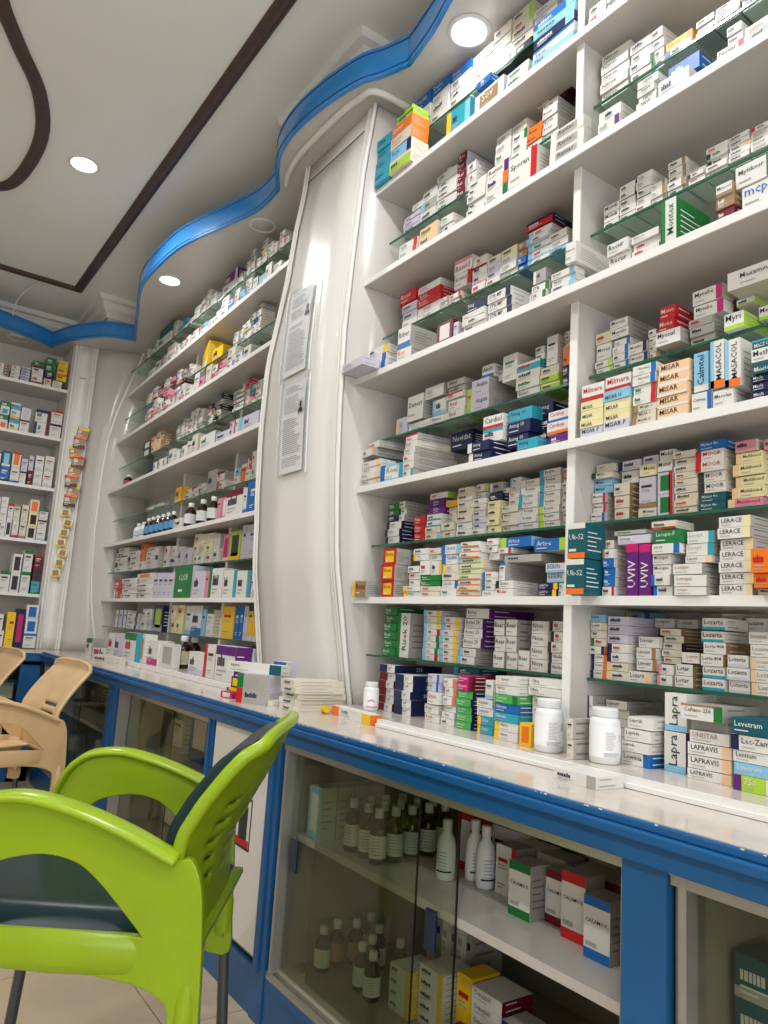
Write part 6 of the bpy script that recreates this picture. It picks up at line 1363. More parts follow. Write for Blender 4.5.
Yf|1.26|1.1195|1.2623|2.5791|2.6057|.09|0|B+SB|pale-blue box, second up in ninth stack from left, top white shelf, left section|top white shelf, left section
Yf|1.26|1.1195|1.2623|2.5525|2.5791|.09|0|n+RB|navy-and-pale-blue box, lowest in ninth stack from left, top white shelf, left section|top white shelf, left section
Yf|1.258|1.022|1.076|2.5175|2.5431|.08|0|w||
Yf|1.258|1.022|1.076|2.492|2.5175|.08|0|w||
Yf|1.258|.9539|1.0189|2.5129|2.5234|.08|0|w+Rn||
Yf|1.258|.9539|1.0189|2.5025|2.5129|.08|0|w||
Yf|1.258|.9539|1.0189|2.492|2.5025|.08|0|w||
Yf|1.318|1.7828|1.8726|2.748|2.797|.08|0|b+Sb:Deplat/w|blue box, third up in first stack from left, top glass shelf, left section|top glass shelf, left section
Yf|1.318|1.7828|1.8726|2.699|2.748|.08|0|w|white box, second up in first stack from left, top glass shelf, left section|top glass shelf, left section
Yf|1.318|1.7828|1.8726|2.65|2.699|.08|0|w|white box, lowest in first stack from left, top glass shelf, left section|top glass shelf, left section
Yf|1.318|1.6894|1.779|2.7603|2.797|.08|0|b+Sb:Deplat/w||
Yf|1.318|1.6894|1.779|2.7235|2.7603|.08|0|w+Sw||
Yf|1.318|1.6894|1.779|2.6867|2.7235|.08|0|w||
Yf|1.318|1.6894|1.779|2.65|2.6867|.08|0|w||
Yf|1.318|1.5836|1.6815|2.7497|2.783|.08|0|b+Sb:Depla/w|blue box, fourth up in third stack from left, top glass shelf, left section|top glass shelf, left section
Yf|1.318|1.5836|1.6815|2.7165|2.7497|.08|0|w|white box, third up in third stack from left, top glass shelf, left section|top glass shelf, left section
Yf|1.318|1.5836|1.6815|2.6832|2.7165|.08|0|w+Bb|white-and-blue box, second up in third stack from left, top glass shelf, left section|top glass shelf, left section
Yf|1.318|1.5836|1.6815|2.65|2.6832|.08|0|w|white box, lowest in third stack from left, top glass shelf, left section|top glass shelf, left section
Yf|1.318|1.4854|1.5787|2.7416|2.7721|.07|0|w|white box, fourth up in fourth stack from left, top glass shelf, left section|top glass shelf, left section
Yf|1.318|1.4854|1.5787|2.711|2.7416|.07|0|w|white box, third up in fourth stack from left, top glass shelf, left section|top glass shelf, left section
Yf|1.318|1.4854|1.5787|2.6805|2.711|.07|0|w|white box, second up in fourth stack from left, top glass shelf, left section|top glass shelf, left section
Yf|1.318|1.4854|1.5787|2.65|2.6805|.07|0|w|white box, lowest in fourth stack from left, top glass shelf, left section|top glass shelf, left section
Yf|1.318|1.4087|1.4817|2.7576|2.7935|.08|0|c|cream box, fourth up in fifth stack from left, top glass shelf, left section|top glass shelf, left section
Yf|1.318|1.4087|1.4817|2.7218|2.7576|.08|0|c|cream box, third up in fifth stack from left, top glass shelf, left section|top glass shelf, left section
Yf|1.318|1.4087|1.4817|2.6859|2.7218|.08|0|w|white box, second up in fifth stack from left, top glass shelf, left section|top glass shelf, left section
Yf|1.318|1.4087|1.4817|2.65|2.6859|.08|0|k+Cw|black-and-white box, lowest in fifth stack from left, top glass shelf, left section|top glass shelf, left section
Yf|1.318|1.3243|1.4069|2.7676|2.797|.09|0|c+Rl||
Yf|1.318|1.3243|1.4069|2.7382|2.7676|.09|0|c+Rl|cream-and-lime box, fourth up in sixth stack from left, top glass shelf, left section|top glass shelf, left section
Yf|1.318|1.3243|1.4069|2.7088|2.7382|.09|0|c|cream box, third up in sixth stack from left, top glass shelf, left section|top glass shelf, left section
Yf|1.318|1.3243|1.4069|2.6794|2.7088|.09|0|c|cream box, second up in sixth stack from left, top glass shelf, left section|top glass shelf, left section
Yf|1.318|1.3243|1.4069|2.65|2.6794|.09|0|k+Lw|black-and-white box, lowest in sixth stack from left, top glass shelf, left section|top glass shelf, left section
Yf|1.318|1.2314|1.3192|2.7189|2.7418|.08|0|w||
Yf|1.318|1.2314|1.3192|2.6959|2.7189|.08|0|w|white box, third up in seventh stack from left, top glass shelf, left section|top glass shelf, left section
Yf|1.318|1.2314|1.3192|2.673|2.6959|.08|0|w|white box, second up in seventh stack from left, top glass shelf, left section|top glass shelf, left section
Yf|1.318|1.2314|1.3192|2.65|2.673|.08|0|w|white box, lowest in seventh stack from left, top glass shelf, left section|top glass shelf, left section
Yf|1.318|1.1556|1.2273|2.6859|2.7039|.08|0|w||
Yf|1.318|1.1556|1.2273|2.668|2.6859|.08|0|w||
Yf|1.318|1.1556|1.2273|2.65|2.668|.08|0|w||
Yf|1.169|4.1735|4.3019|.777|.9055|.07|0|w||
Yf|1.169|3.9888|4.1646|.777|.9088|.06|x|v+Sv|lavender box, alone, second place from left, counter ledge, far bay|counter ledge, far bay
Yf|1.169|3.7862|3.9824|.777|.921|.03|x|w+TG+ST|white-and-dark-green box, alone, third place from left, counter ledge, far bay|counter ledge, far bay
Yu|1.2|3.7408|3.8626|.777|.9183|.06|x|w+Co|white-and-orange carton, alone, fourth place from left, counter ledge, far bay|counter ledge, far bay
Yf|1.216|3.5851|3.74|.777|.8924|.08|x|w+Bm|white-and-magenta box, alone, fifth place from left, counter ledge, far bay|counter ledge, far bay
Yf|1.2283|3.3939|3.5843|.777|.8869|.03|x|w+Cg|white-and-grey box, alone, sixth place from left, counter ledge, far bay|counter ledge, far bay
Yf|1.2006|2.9645|3.1344|.777|.8714|.04|x|w+Bv|white-and-lavender box, alone, seventh place from left, counter ledge, far bay|counter ledge, far bay
Yu|1.2|2.8503|2.9626|.777|.9096|.07|x|w+Lr|white-and-red carton, alone, eighth place from left, counter ledge, far bay|counter ledge, far bay
Yf|1.1914|2.6401|2.8218|.777|.912|.0676|x|w+Tp+Sp|white-and-purple box, alone, tenth place from left, counter ledge, far bay|counter ledge, far bay
Yf|1.3|2.7921|2.8692|.8398|.9115|.08|x|p||
Yf|1.26|2.635|2.7001|.8512|.9076|.06|x|v+Tb||
Yu|1.335|4.7278|4.8043|.932|1.0363|.06|0|w+Rn|white-and-navy carton, alone, first place from left, lowest glass shelf, far bay|lowest glass shelf, far bay
Yu|1.335|4.6327|4.7173|.932|1.0374|.06|0|v+Rb|lavender-and-blue carton, alone, second place from left, lowest glass shelf, far bay|lowest glass shelf, far bay
Yu|1.335|4.5508|4.6225|.932|1.0384|.06|0|w+Rn|white-and-navy carton, alone, third place from left, lowest glass shelf, far bay|lowest glass shelf, far bay
Yf|1.335|4.3528|4.5376|1|1.0226|.07|0|w+Rk||
Yf|1.335|4.3528|4.5376|.9773|1|.07|0|w+Rn||
Yf|1.335|4.3528|4.5376|.9547|.9773|.07|0|w+Rk||
Yf|1.335|4.3528|4.5376|.932|.9547|.07|0|w+Rn||
Yf|1.335|4.1848|4.2744|.9901|1.0482|.06|0|w||
Yf|1.335|4.1848|4.2744|.932|.9901|.06|0|w||
Yf|1.335|4.09|4.1762|.9906|1.0493|.06|0|w||
Yf|1.335|4.09|4.1762|.932|.9906|.06|0|v||
Yf|1.335|3.922|4.0687|.932|1.0724|.08|x|n+Cl+Bg|navy-and-lime box, alone, seventh place from left, lowest glass shelf, far bay|lowest glass shelf, far bay
Yf|1.335|3.7102|3.7912|1.0029|1.0737|.06|0|Y||
Yf|1.335|3.7102|3.7912|.932|1.0029|.06|0|Y||
Yf|1.335|3.618|3.703|1.0031|1.0743|.06|0|Y||
Yf|1.335|3.618|3.703|.932|1.0031|.06|0|Y||
Yu|1.335|3.5088|3.5898|.932|1.0701|.06|0|w+BB|white-and-pale-blue carton, alone, tenth place from left, lowest glass shelf, far bay|lowest glass shelf, far bay
Yf|1.335|3.3744|3.5027|.932|1.0733|.07|x|w+Bb+Sg|white-and-blue box, alone, eleventh place from left, lowest glass shelf, far bay|lowest glass shelf, far bay
Yu|1.335|3.317|3.3661|.932|1.0577|.05|0|B|pale-blue carton, alone, twelfth place from left, lowest glass shelf, far bay|lowest glass shelf, far bay
Yu|1.335|3.232|3.3108|.932|1.0567|.07|x|w+TG+Sc|white-and-dark-green carton, alone, thirteenth place from left, lowest glass shelf, far bay|lowest glass shelf, far bay
Yu|1.335|3.0094|3.1331|.932|1.0715|.08|x|y+Sy|yellow carton, alone, fourteenth place from left, lowest glass shelf, far bay|lowest glass shelf, far bay
Yu|1.335|2.9568|2.9989|.932|1.0701|.06|x|b+Lb|blue carton, alone, fifteenth place from left, lowest glass shelf, far bay|lowest glass shelf, far bay
Yu|1.335|2.9131|2.9532|.932|1.0747|.06|x|b+Lb|blue carton, alone, sixteenth place from left, lowest glass shelf, far bay|lowest glass shelf, far bay
Yu|1.335|2.869|2.9082|.932|1.075|.06|x|v|lavender carton, alone, seventeenth place from left, lowest glass shelf, far bay|lowest glass shelf, far bay
Yu|1.335|2.8204|2.8644|.932|1.0774|.07|x|y+Tn+Bw|yellow-and-navy carton, alone, eighteenth place from left, lowest glass shelf, far bay|lowest glass shelf, far bay
Yu|1.335|2.7738|2.8167|.932|1.0777|.07|x|y+Tn+Bw|yellow-and-navy carton, alone, nineteenth place from left, lowest glass shelf, far bay|lowest glass shelf, far bay
Yu|1.335|2.7247|2.7701|.932|1.0781|.07|x|y+Tn+Bw|yellow-and-navy carton, alone, twentieth place from left, lowest glass shelf, far bay|lowest glass shelf, far bay
Yf|1.3008|4.6222|4.7863|1.1637|1.2224|.06|0|r||
Yf|1.3008|4.6222|4.7863|1.105|1.1637|.06|0|r+Lw||
Yf|1.2979|4.321|4.6117|1.1935|1.2231|.08|0|w||
Yf|1.2979|4.321|4.6117|1.164|1.1935|.08|0|w+Lg||
Yf|1.2979|4.321|4.6117|1.1345|1.164|.08|0|w||
Yf|1.2979|4.321|4.6117|1.105|1.1345|.08|0|w+Lg||
Yf|1.2942|4.0205|4.3156|1.2162|1.244|.08|0|w+Co||
Yf|1.2942|4.0205|4.3156|1.1884|1.2162|.08|0|w+Lg||
Yf|1.2942|4.0205|4.3156|1.1606|1.1884|.08|0|w||
Yf|1.2942|4.0205|4.3156|1.1328|1.1606|.08|0|w||
Yf|1.2942|4.0205|4.3156|1.105|1.1328|.08|0|w+Lg||
Yu|1.2916|3.9208|3.9948|1.105|1.2407|.07|x|v|lavender carton, alone, fourth place from left, lowest white shelf, far bay|lowest white shelf, far bay
Yu|1.2906|3.8407|3.9139|1.105|1.2383|.07|x|v|lavender carton, alone, fifth place from left, lowest white shelf, far bay|lowest white shelf, far bay
Yu|1.2897|3.7633|3.8341|1.105|1.236|.07|x|v|lavender carton, alone, sixth place from left, lowest white shelf, far bay|lowest white shelf, far bay
Yu|1.2887|3.681|3.7568|1.105|1.2337|.07|x|v|lavender carton, alone, seventh place from left, lowest white shelf, far bay|lowest white shelf, far bay
Yf|1.2865|3.423|3.6564|1.105|1.262|.1|x|G+CG+Sv:6 LOB/w|dark-green box, alone, eighth place from left, lowest white shelf, far bay|lowest white shelf, far bay
Yf|1.2839|3.2494|3.3987|1.105|1.2292|.08|x|v+Sv|lavender box, alone, ninth place from left, lowest white shelf, far bay|lowest white shelf, far bay
Yu|1.2826|3.2014|3.2429|1.105|1.226|.07|x|P|pink carton, alone, tenth place from left, lowest white shelf, far bay|lowest white shelf, far bay
Yf|1.2814|3.0446|3.1969|1.105|1.2362|.08|x|w+LG+Sw|white-and-dark-green box, alone, eleventh place from left, lowest white shelf, far bay|lowest white shelf, far bay
Yf|1.2795|2.8966|3.0321|1.105|1.2223|.08|x|w+RT+Sg|white-and-turquoise box, alone, twelfth place from left, lowest white shelf, far bay|lowest white shelf, far bay
Yf|1.2777|2.76|2.8858|1.105|1.2157|.08|x|w+RT+Sg|white-and-turquoise box, alone, thirteenth place from left, lowest white shelf, far bay|lowest white shelf, far bay
Yu|1.2766|2.7203|2.748|1.105|1.191|.06|x|w+Lb|white-and-blue carton, alone, fourteenth place from left, lowest white shelf, far bay|lowest white shelf, far bay
Yu|1.2763|2.6939|2.7203|1.105|1.234|.06|x|c+Lh|cream-and-brown carton, alone, fifteenth place from left, lowest white shelf, far bay|lowest white shelf, far bay
Yu|1.276|2.6669|2.6902|1.105|1.2329|.06|x|c+Rd|cream-and-dark-brown carton, alone, sixteenth place from left, lowest white shelf, far bay|lowest white shelf, far bay
Yu|1.2756|2.6351|2.6633|1.105|1.2318|.06|x|c+Rh|cream-and-brown carton, alone, seventeenth place from left, lowest white shelf, far bay|lowest white shelf, far bay
Yf|1.33|4.6694|4.9087|1.3953|1.4257|.07|0|w+Lk||
Yf|1.33|4.6694|4.9087|1.3648|1.3953|.07|0|w+Bk||
Yf|1.33|4.6694|4.9087|1.3344|1.3648|.07|0|w||
Yf|1.33|4.6694|4.9087|1.3039|1.3344|.07|0|w+Lk||
Yf|1.33|4.6694|4.9087|1.2735|1.3039|.07|0|w||
Yf|1.33|4.4331|4.6526|1.3635|1.3935|.07|0|w||
Yf|1.33|4.4331|4.6526|1.3335|1.3635|.07|0|w+Lk||
Yf|1.33|4.4331|4.6526|1.3035|1.3335|.07|0|w+Lg||
Yf|1.33|4.4331|4.6526|1.2735|1.3035|.07|0|w||
Yf|1.33|4.3263|4.42|1.3751|1.4259|.06|0|o||
Yf|1.33|4.3263|4.42|1.3243|1.3751|.06|0|o||
Yf|1.33|4.3263|4.42|1.2735|1.3243|.06|0|w||
Yf|1.33|4.1095|4.3104|1.3738|1.3988|.07|0|w+Lg||
Yf|1.33|4.1095|4.3104|1.3487|1.3738|.07|0|w||
Yf|1.33|4.1095|4.3104|1.3236|1.3487|.07|0|w+Rk||
Yf|1.33|4.1095|4.3104|1.2986|1.3236|.07|0|w||
Yf|1.33|4.1095|4.3104|1.2735|1.2986|.07|0|w||
Yf|1.33|3.922|4.0002|1.3316|1.3897|.06|0|w+LP||
Yf|1.33|3.922|4.0002|1.2735|1.3316|.06|0|w||
Yf|1.33|3.7893|3.898|1.3284|1.3833|.06|0|w+LP||
Yf|1.33|3.7893|3.898|1.2735|1.3284|.06|0|v||
Yf|1.33|3.6855|3.78|1.2735|1.3714|.07|0|v||
Yf|1.33|3.5726|3.6767|1.2735|1.3601|.07|0|v+Sv||
Yf|1.33|3.4883|3.564|1.3741|1.4244|.06|0|w+Ly||
Yf|1.33|3.4883|3.564|1.3238|1.3741|.06|0|w+Ly||
Yf|1.33|3.4883|3.564|1.2735|1.3238|.06|0|w+Ly||
Yf|1.33|3.4041|3.481|1.3701|1.4184|.06|0|Y+Cw||
Yf|1.33|3.4041|3.481|1.3218|1.3701|.06|0|Y||
Yf|1.33|3.4041|3.481|1.2735|1.3218|.06|0|w||
Yf|1.33|3.3116|3.3977|1.3691|1.4168|.06|0|Y+Cw||
Yf|1.33|3.3116|3.3977|1.3213|1.3691|.06|0|Y||
Yf|1.33|3.3116|3.3977|1.2735|1.3213|.06|0|w||
Yf|1.33|3.232|3.304|1.3392|1.4048|.07|0|w+Cv+Sg||
Yf|1.33|3.232|3.304|1.2735|1.3392|.07|0|w||
Yu|1.33|3.1247|3.192|1.2735|1.3979|.06|x|P+Cm+Bw|pink-and-magenta carton, alone, thirteenth place from left, second glass shelf, far bay|second glass shelf, far bay
Yf|1.33|3.0023|3.1199|1.2735|1.4044|.07|x|l+Ck+By|lime-and-black box, alone, fourteenth place from left, second glass shelf, far bay|second glass shelf, far bay
Yu|1.33|2.9481|2.9941|1.2735|1.4239|.08|x|v+Lv|lavender carton, alone, fifteenth place from left, second glass shelf, far bay|second glass shelf, far bay
Yu|1.33|2.8398|2.9428|1.2735|1.4217|.08|x|v+Lv+Sg|lavender carton, alone, sixteenth place from left, second glass shelf, far bay|second glass shelf, far bay
Yf|1.2728|3.6108|3.7418|1.455|1.5088|.06|0|w+Lg||
Yu|1.2683|3.1063|3.1459|1.455|1.5504|.06|0|P|pink carton, alone, second place from left, second white shelf, far bay|second white shelf, far bay
Yu|1.2679|3.0564|3.1006|1.455|1.5496|.06|0|P+Cw|pink-and-white carton, alone, third place from left, second white shelf, far bay|second white shelf, far bay
Yf|1.267|2.8812|3.0525|1.455|1.5721|.08|x|w+TM+Sw|white-and-maroon box, alone, fourth place from left, second white shelf, far bay|second white shelf, far bay
Yu|1.266|2.837|2.8697|1.455|1.5577|.06|x|w+Bb|white-and-blue carton, alone, fifth place from left, second white shelf, far bay|second white shelf, far bay
Yu|1.2656|2.7427|2.8362|1.455|1.5844|.08|x|b+Lb+Sg|blue carton, alone, sixth place from left, second white shelf, far bay|second white shelf, far bay
Yf|1.322|4.256|4.384|1.6323|1.6402|.06|0|c||
Yf|1.322|4.256|4.384|1.6244|1.6323|.06|0|c+Lk||
Yf|1.322|4.256|4.384|1.6165|1.6244|.06|0|c||
Yf|1.322|4.0836|4.2474|1.6354|1.6417|.06|0|w||
Yf|1.322|4.0836|4.2474|1.6291|1.6354|.06|0|c||
Yf|1.322|4.0836|4.2474|1.6228|1.6291|.06|0|g||
Yf|1.322|4.0836|4.2474|1.6165|1.6228|.06|0|w||
Yf|1.322|3.7784|3.898|1.6165|1.6996|.07|x|y+Ro||
Yf|1.322|3.6593|3.7597|1.6447|1.6728|.06|0|c+Rw||
Yf|1.322|3.6593|3.7597|1.6165|1.6447|.06|0|c||
Yf|1.322|3.5626|3.652|1.6436|1.6706|.06|0|w+TM||
Yf|1.322|3.5626|3.652|1.6165|1.6436|.06|0|w||
Yf|1.322|3.4706|3.5564|1.6549|1.6742|.06|0|w||
Yf|1.322|3.4706|3.5564|1.6357|1.6549|.06|0|w+Lr||
Yf|1.322|3.4706|3.5564|1.6165|1.6357|.06|0|g||
Yf|1.322|3.327|3.4454|1.6165|1.7272|.08|x|g+Sg|grey box, alone, seventh place from left, third glass shelf, far bay|third glass shelf, far bay
Yf|1.322|3.232|3.3181|1.66|1.7036|.08|0|w+TM+Sg||
Yf|1.322|3.232|3.3181|1.6165|1.66|.08|0|w+Lr||
Yf|1.322|3.061|3.1152|1.655|1.6934|.06|0|B||
Yf|1.322|3.061|3.1152|1.6165|1.655|.06|0|w||
Yu|1.322|2.9988|3.0567|1.6165|1.7028|.06|0|o+Tw|orange-and-white carton, alone, tenth place from left, third glass shelf, far bay|third glass shelf, far bay
Yu|1.322|2.9495|2.9956|1.669|1.7216|.06|0|r+Lw|red-and-white carton, second up in eleventh stack from left, third glass shelf, far bay|third glass shelf, far bay
Yu|1.322|2.9495|2.9956|1.6165|1.669|.06|0|w|white carton, lowest in eleventh stack from left, third glass shelf, far bay|third glass shelf, far bay
Yf|1.322|2.8727|2.9472|1.6819|1.7473|.07|0|w+RG||
Yf|1.322|2.8727|2.9472|1.6165|1.6819|.07|0|w||
Yf|1.2534|4.0619|4.1351|1.809|1.8632|.07|0|w+Lb||
Yf|1.2521|3.9675|4.0521|1.809|1.8662|.06|0|w+Lk||
Yf|1.2509|3.8839|3.9571|1.809|1.8632|.06|0|c+Sg||
Yf|1.2495|3.7768|3.8788|1.809|1.8899|.08|0|c+Lb||
Yf|1.2479|3.666|3.7638|1.809|1.866|.08|0|w+Sg||
Yf|1.2466|3.5827|3.659|1.809|1.877|.08|0|w||
Yu|1.2455|3.5139|3.5756|1.809|1.8856|.08|0|c|cream carton, alone, seventh place from left, third white shelf, far bay|third white shelf, far bay
Yf|1.2444|3.4212|3.5086|1.809|1.9056|.08|0|c||
Yf|1.2419|3.202|3.3874|1.809|1.8768|.07|x|w+Sg|white box, alone, ninth place from left, third white shelf, far bay|third white shelf, far bay
Yf|1.2392|3.0286|3.1811|1.809|1.8505|.07|x|v+Sg||
Yf|1.2377|2.9778|3.0207|1.8424|1.8759|.06|0|v+TP||
Yf|1.2377|2.9778|3.0207|1.809|1.8424|.06|0|v||
Yu|1.2369|2.9252|2.967|1.809|1.8741|.07|0|w+Lr|white-and-red carton, alone, twelfth place from left, third white shelf, far bay|third white shelf, far bay
Yf|1.2352|2.7285|2.9197|1.809|1.871|.08|x|v+LB+Sg|lavender-and-pale-blue box, alone, thirteenth place from left, third white shelf, far bay|third white shelf, far bay
Yf|1.318|4.4366|4.5722|2.0209|2.0709|.05|0|k+Cw||
Yf|1.318|4.4366|4.5722|1.971|2.0209|.05|0|k+Cw||
Yf|1.318|4.3349|4.4181|2.0219|2.0729|.05|0|s||
Yf|1.318|4.3349|4.4181|1.971|2.0219|.05|0|s||
Yu|1.318|4.2476|4.3282|1.971|2.0872|.05|0|s|peach carton, alone, third place from left, fourth glass shelf, far bay|fourth glass shelf, far bay
Yu|1.318|4.1688|4.2382|1.971|2.0833|.05|0|h|brown carton, alone, fourth place from left, fourth glass shelf, far bay|fourth glass shelf, far bay
Yf|1.318|3.9281|3.9791|2.0401|2.0632|.08|0|w+Rb||
Yf|1.318|3.9281|3.9791|2.0171|2.0401|.08|0|c+Sg||
Yf|1.318|3.9281|3.9791|1.994|2.0171|.08|0|g+BB||
Yf|1.318|3.9281|3.9791|1.971|1.994|.08|0|w||
Yf|1.318|3.8587|3.898|2.0657|2.0893|.08|0|g+BP||
Yf|1.318|3.8587|3.898|2.042|2.0657|.08|0|w||
Yf|1.318|3.8587|3.898|2.0183|2.042|.08|0|w||
Yf|1.318|3.8587|3.898|1.9947|2.0183|.08|0|w||
Yf|1.318|3.8587|3.898|1.971|1.9947|.08|0|w+Sg||
Yf|1.318|3.7908|3.8468|2.0454|2.0703|.07|0|c+Sg||
Yf|1.318|3.7908|3.8468|2.0206|2.0454|.07|0|g+By||
Yf|1.318|3.7908|3.8468|1.9958|2.0206|.07|0|w+Sg||
Yf|1.318|3.7908|3.8468|1.971|1.9958|.07|0|w||
Yf|1.318|3.7193|3.7861|2.0669|2.0988|.07|0|w+Lb||
Yf|1.318|3.7193|3.7861|2.0349|2.0669|.07|0|w||
Yf|1.318|3.7193|3.7861|2.003|2.0349|.07|0|g+BP||
Yf|1.318|3.7193|3.7861|1.971|2.003|.07|0|w+Bg||
Yf|1.318|3.6703|3.7113|2.0702|2.1033|.06|0|w||
Yf|1.318|3.6703|3.7113|2.0371|2.0702|.06|0|c+Lb||
Yf|1.318|3.6703|3.7113|2.0041|2.0371|.06|0|c+Sg||
Yf|1.318|3.6703|3.7113|1.971|2.0041|.06|0|w||
Yf|1.318|3.594|3.6594|2.0626|2.0856|.06|0|w+LG||
Yf|1.318|3.594|3.6594|2.0397|2.0626|.06|0|w+BB||
Yf|1.318|3.594|3.6594|2.0168|2.0397|.06|0|w+Lb||
Yf|1.318|3.594|3.6594|1.9939|2.0168|.06|0|g+BB||
Yf|1.318|3.594|3.6594|1.971|1.9939|.06|0|w||
Yf|1.318|3.4547|3.5184|2.053|2.0804|.08|0|k||
Yf|1.318|3.4547|3.5184|2.0257|2.053|.08|0|c+Rr||
Yf|1.318|3.4547|3.5184|1.9983|2.0257|.08|0|w+Lb||
Yf|1.318|3.4547|3.5184|1.971|1.9983|.08|0|c+By||
Yf|1.318|3.3965|3.4465|2.0551|2.0761|.06|0|g+Lb||
Yf|1.318|3.3965|3.4465|2.0341|2.0551|.06|0|g+Lk||
Yf|1.318|3.3965|3.4465|2.013|2.0341|.06|0|c+By||
Yf|1.318|3.3965|3.4465|1.992|2.013|.06|0|k||
Yf|1.318|3.3965|3.4465|1.971|1.992|.06|0|k+By||
Yf|1.318|3.3522|3.3933|2.083|2.111|.07|0|k||
Yf|1.318|3.3522|3.3933|2.055|2.083|.07|0|c+Sg||
Yf|1.318|3.3522|3.3933|2.027|2.055|.07|0|k||
Yf|1.318|3.3522|3.3933|1.999|2.027|.07|0|c+Sg||
Yf|1.318|3.3522|3.3933|1.971|1.999|.07|0|g+Sg||
Yf|1.318|3.0909|3.208|2.053|2.0735|.09|0|w+Bk+Sg||
Yf|1.318|3.0909|3.208|2.0325|2.053|.09|0|w+Bk+Sg||
Yf|1.318|3.0909|3.208|2.012|2.0325|.09|0|w+Bk+Sg||
Yf|1.318|3.0909|3.208|1.9915|2.012|.09|0|w+Bk+Sg||
Yf|1.318|3.0909|3.208|1.971|1.9915|.09|0|w+Bk+Sg||
Yf|1.318|3.0371|3.0809|2.083|2.111|.06|0|r+Rb||
Yf|1.318|3.0371|3.0809|2.055|2.083|.06|0|r+Sg||
Yf|1.318|3.0371|3.0809|2.027|2.055|.06|0|c||
Yf|1.318|3.0371|3.0809|1.999|2.027|.06|0|w||
Yf|1.318|3.0371|3.0809|1.971|1.999|.06|0|c+Lr||
Yf|1.318|2.9693|3.0259|2.0421|2.0658|.06|0|c+Lr||
Yf|1.318|2.9693|3.0259|2.0184|2.0421|.06|0|T||
Yf|1.318|2.9693|3.0259|1.9947|2.0184|.06|0|r+Bg||
Yf|1.318|2.9693|3.0259|1.971|1.9947|.06|0|c+BB||
Yf|1.318|2.9072|2.9639|2.0475|2.073|.06|0|w||
Yf|1.318|2.9072|2.9639|2.022|2.0475|.06|0|c||
Yf|1.318|2.9072|2.9639|1.9965|2.022|.06|0|c||
Yf|1.318|2.9072|2.9639|1.971|1.9965|.06|0|c||
Yf|1.2707|4.3263|4.4333|2.2151|2.2358|.06|0|w+Lb||
Yf|1.2707|4.3263|4.4333|2.1944|2.2151|.06|0|P||
Yf|1.2707|4.3263|4.4333|2.1737|2.1944|.06|0|c||
Yf|1.2707|4.3263|4.4333|2.153|2.1737|.06|0|w+BP||
Yf|1.2687|4.2201|4.3221|2.2444|2.2748|.06|0|w+Lb||
Yf|1.2687|4.2201|4.3221|2.2139|2.2444|.06|0|c+Sg||
Yf|1.2687|4.2201|4.3221|2.1835|2.2139|.06|0|P+By||
Yf|1.2687|4.2201|4.3221|2.153|2.1835|.06|0|w+Lr||
Yf|1.2666|4.1111|4.202|2.2063|2.233|.06|0|c||
Yf|1.2666|4.1111|4.202|2.1797|2.2063|.06|0|c+LT||
Yf|1.2666|4.1111|4.202|2.153|2.1797|.06|0|w||
Yf|1.2648|4.0088|4.1079|2.2446|2.2752|.07|0|P||
Yf|1.2648|4.0088|4.1079|2.2141|2.2446|.07|0|P+Lk||
Yf|1.2648|4.0088|4.1079|2.1835|2.2141|.07|0|w+LG||
Yf|1.2648|4.0088|4.1079|2.153|2.1835|.07|0|P||
Yf|1.2627|3.9|3.9921|2.207|2.2339|.07|0|P+Rr||
Yf|1.2627|3.9|3.9921|2.18|2.207|.07|0|c||
Yf|1.2627|3.9|3.9921|2.153|2.18|.07|0|c||
Yf|1.2611|3.8279|3.8925|2.2229|2.2462|.06|0|w+BB||
Yf|1.2611|3.8279|3.8925|2.1996|2.2229|.06|0|w+LT||
Yf|1.2611|3.8279|3.8925|2.1763|2.1996|.06|0|c+LG||
Yf|1.2611|3.8279|3.8925|2.153|2.1763|.06|0|c||
Yf|1.2599|3.7618|3.8189|2.2165|2.2483|.06|0|w+Lb||
Yf|1.2599|3.7618|3.8189|2.1848|2.2165|.06|0|w||
Yf|1.2599|3.7618|3.8189|2.153|2.1848|.06|0|P+Bg||
Yf|1.2576|3.6053|3.731|2.1778|2.2025|.07|0|c||
Yf|1.2576|3.6053|3.731|2.153|2.1778|.07|0|w||
Yu|1.2558|3.5297|3.6035|2.153|2.2487|.08|0|w+Sg|white carton, alone, ninth place from left, fourth white shelf, far bay|fourth white shelf, far bay
Yf|1.254|3.4319|3.5157|2.153|2.2069|.07|0|P+Rb||
Yu|1.2526|3.3566|3.4289|2.153|2.2428|.06|0|c+By|cream-and-yellow carton, alone, eleventh place from left, fourth white shelf, far bay|fourth white shelf, far bay
Yf|1.251|3.2731|3.3461|2.1863|2.2197|.07|0|w+Sg||
Yf|1.251|3.2731|3.3461|2.153|2.1863|.07|0|P+Lr||
Yf|1.2493|3.1602|3.2656|2.1856|2.2182|.07|0|P+Lr||
Yf|1.2493|3.1602|3.2656|2.153|2.1856|.07|0|w||
Yf|1.2475|3.0736|3.1573|2.219|2.2519|.08|0|w+Lg||
Yf|1.2475|3.0736|3.1573|2.186|2.219|.08|0|c||
Yf|1.2475|3.0736|3.1573|2.153|2.186|.08|0|w+Rb||
Yf|1.2456|2.9669|3.0611|2.1772|2.2014|.06|0|w+Rb||
Yf|1.2456|2.9669|3.0611|2.153|2.1772|.06|0|w+Bg||
Yf|1.244|2.8932|2.9613|2.153|2.2073|.07|0|c+Sg||
Yf|1.32|4.5317|4.6334|2.3649|2.3904|.06|0|w+Lr||
Yf|1.32|4.5317|4.6334|2.3395|2.3649|.06|0|w||
Yf|1.32|4.5317|4.6334|2.314|2.3395|.06|0|w+LG||
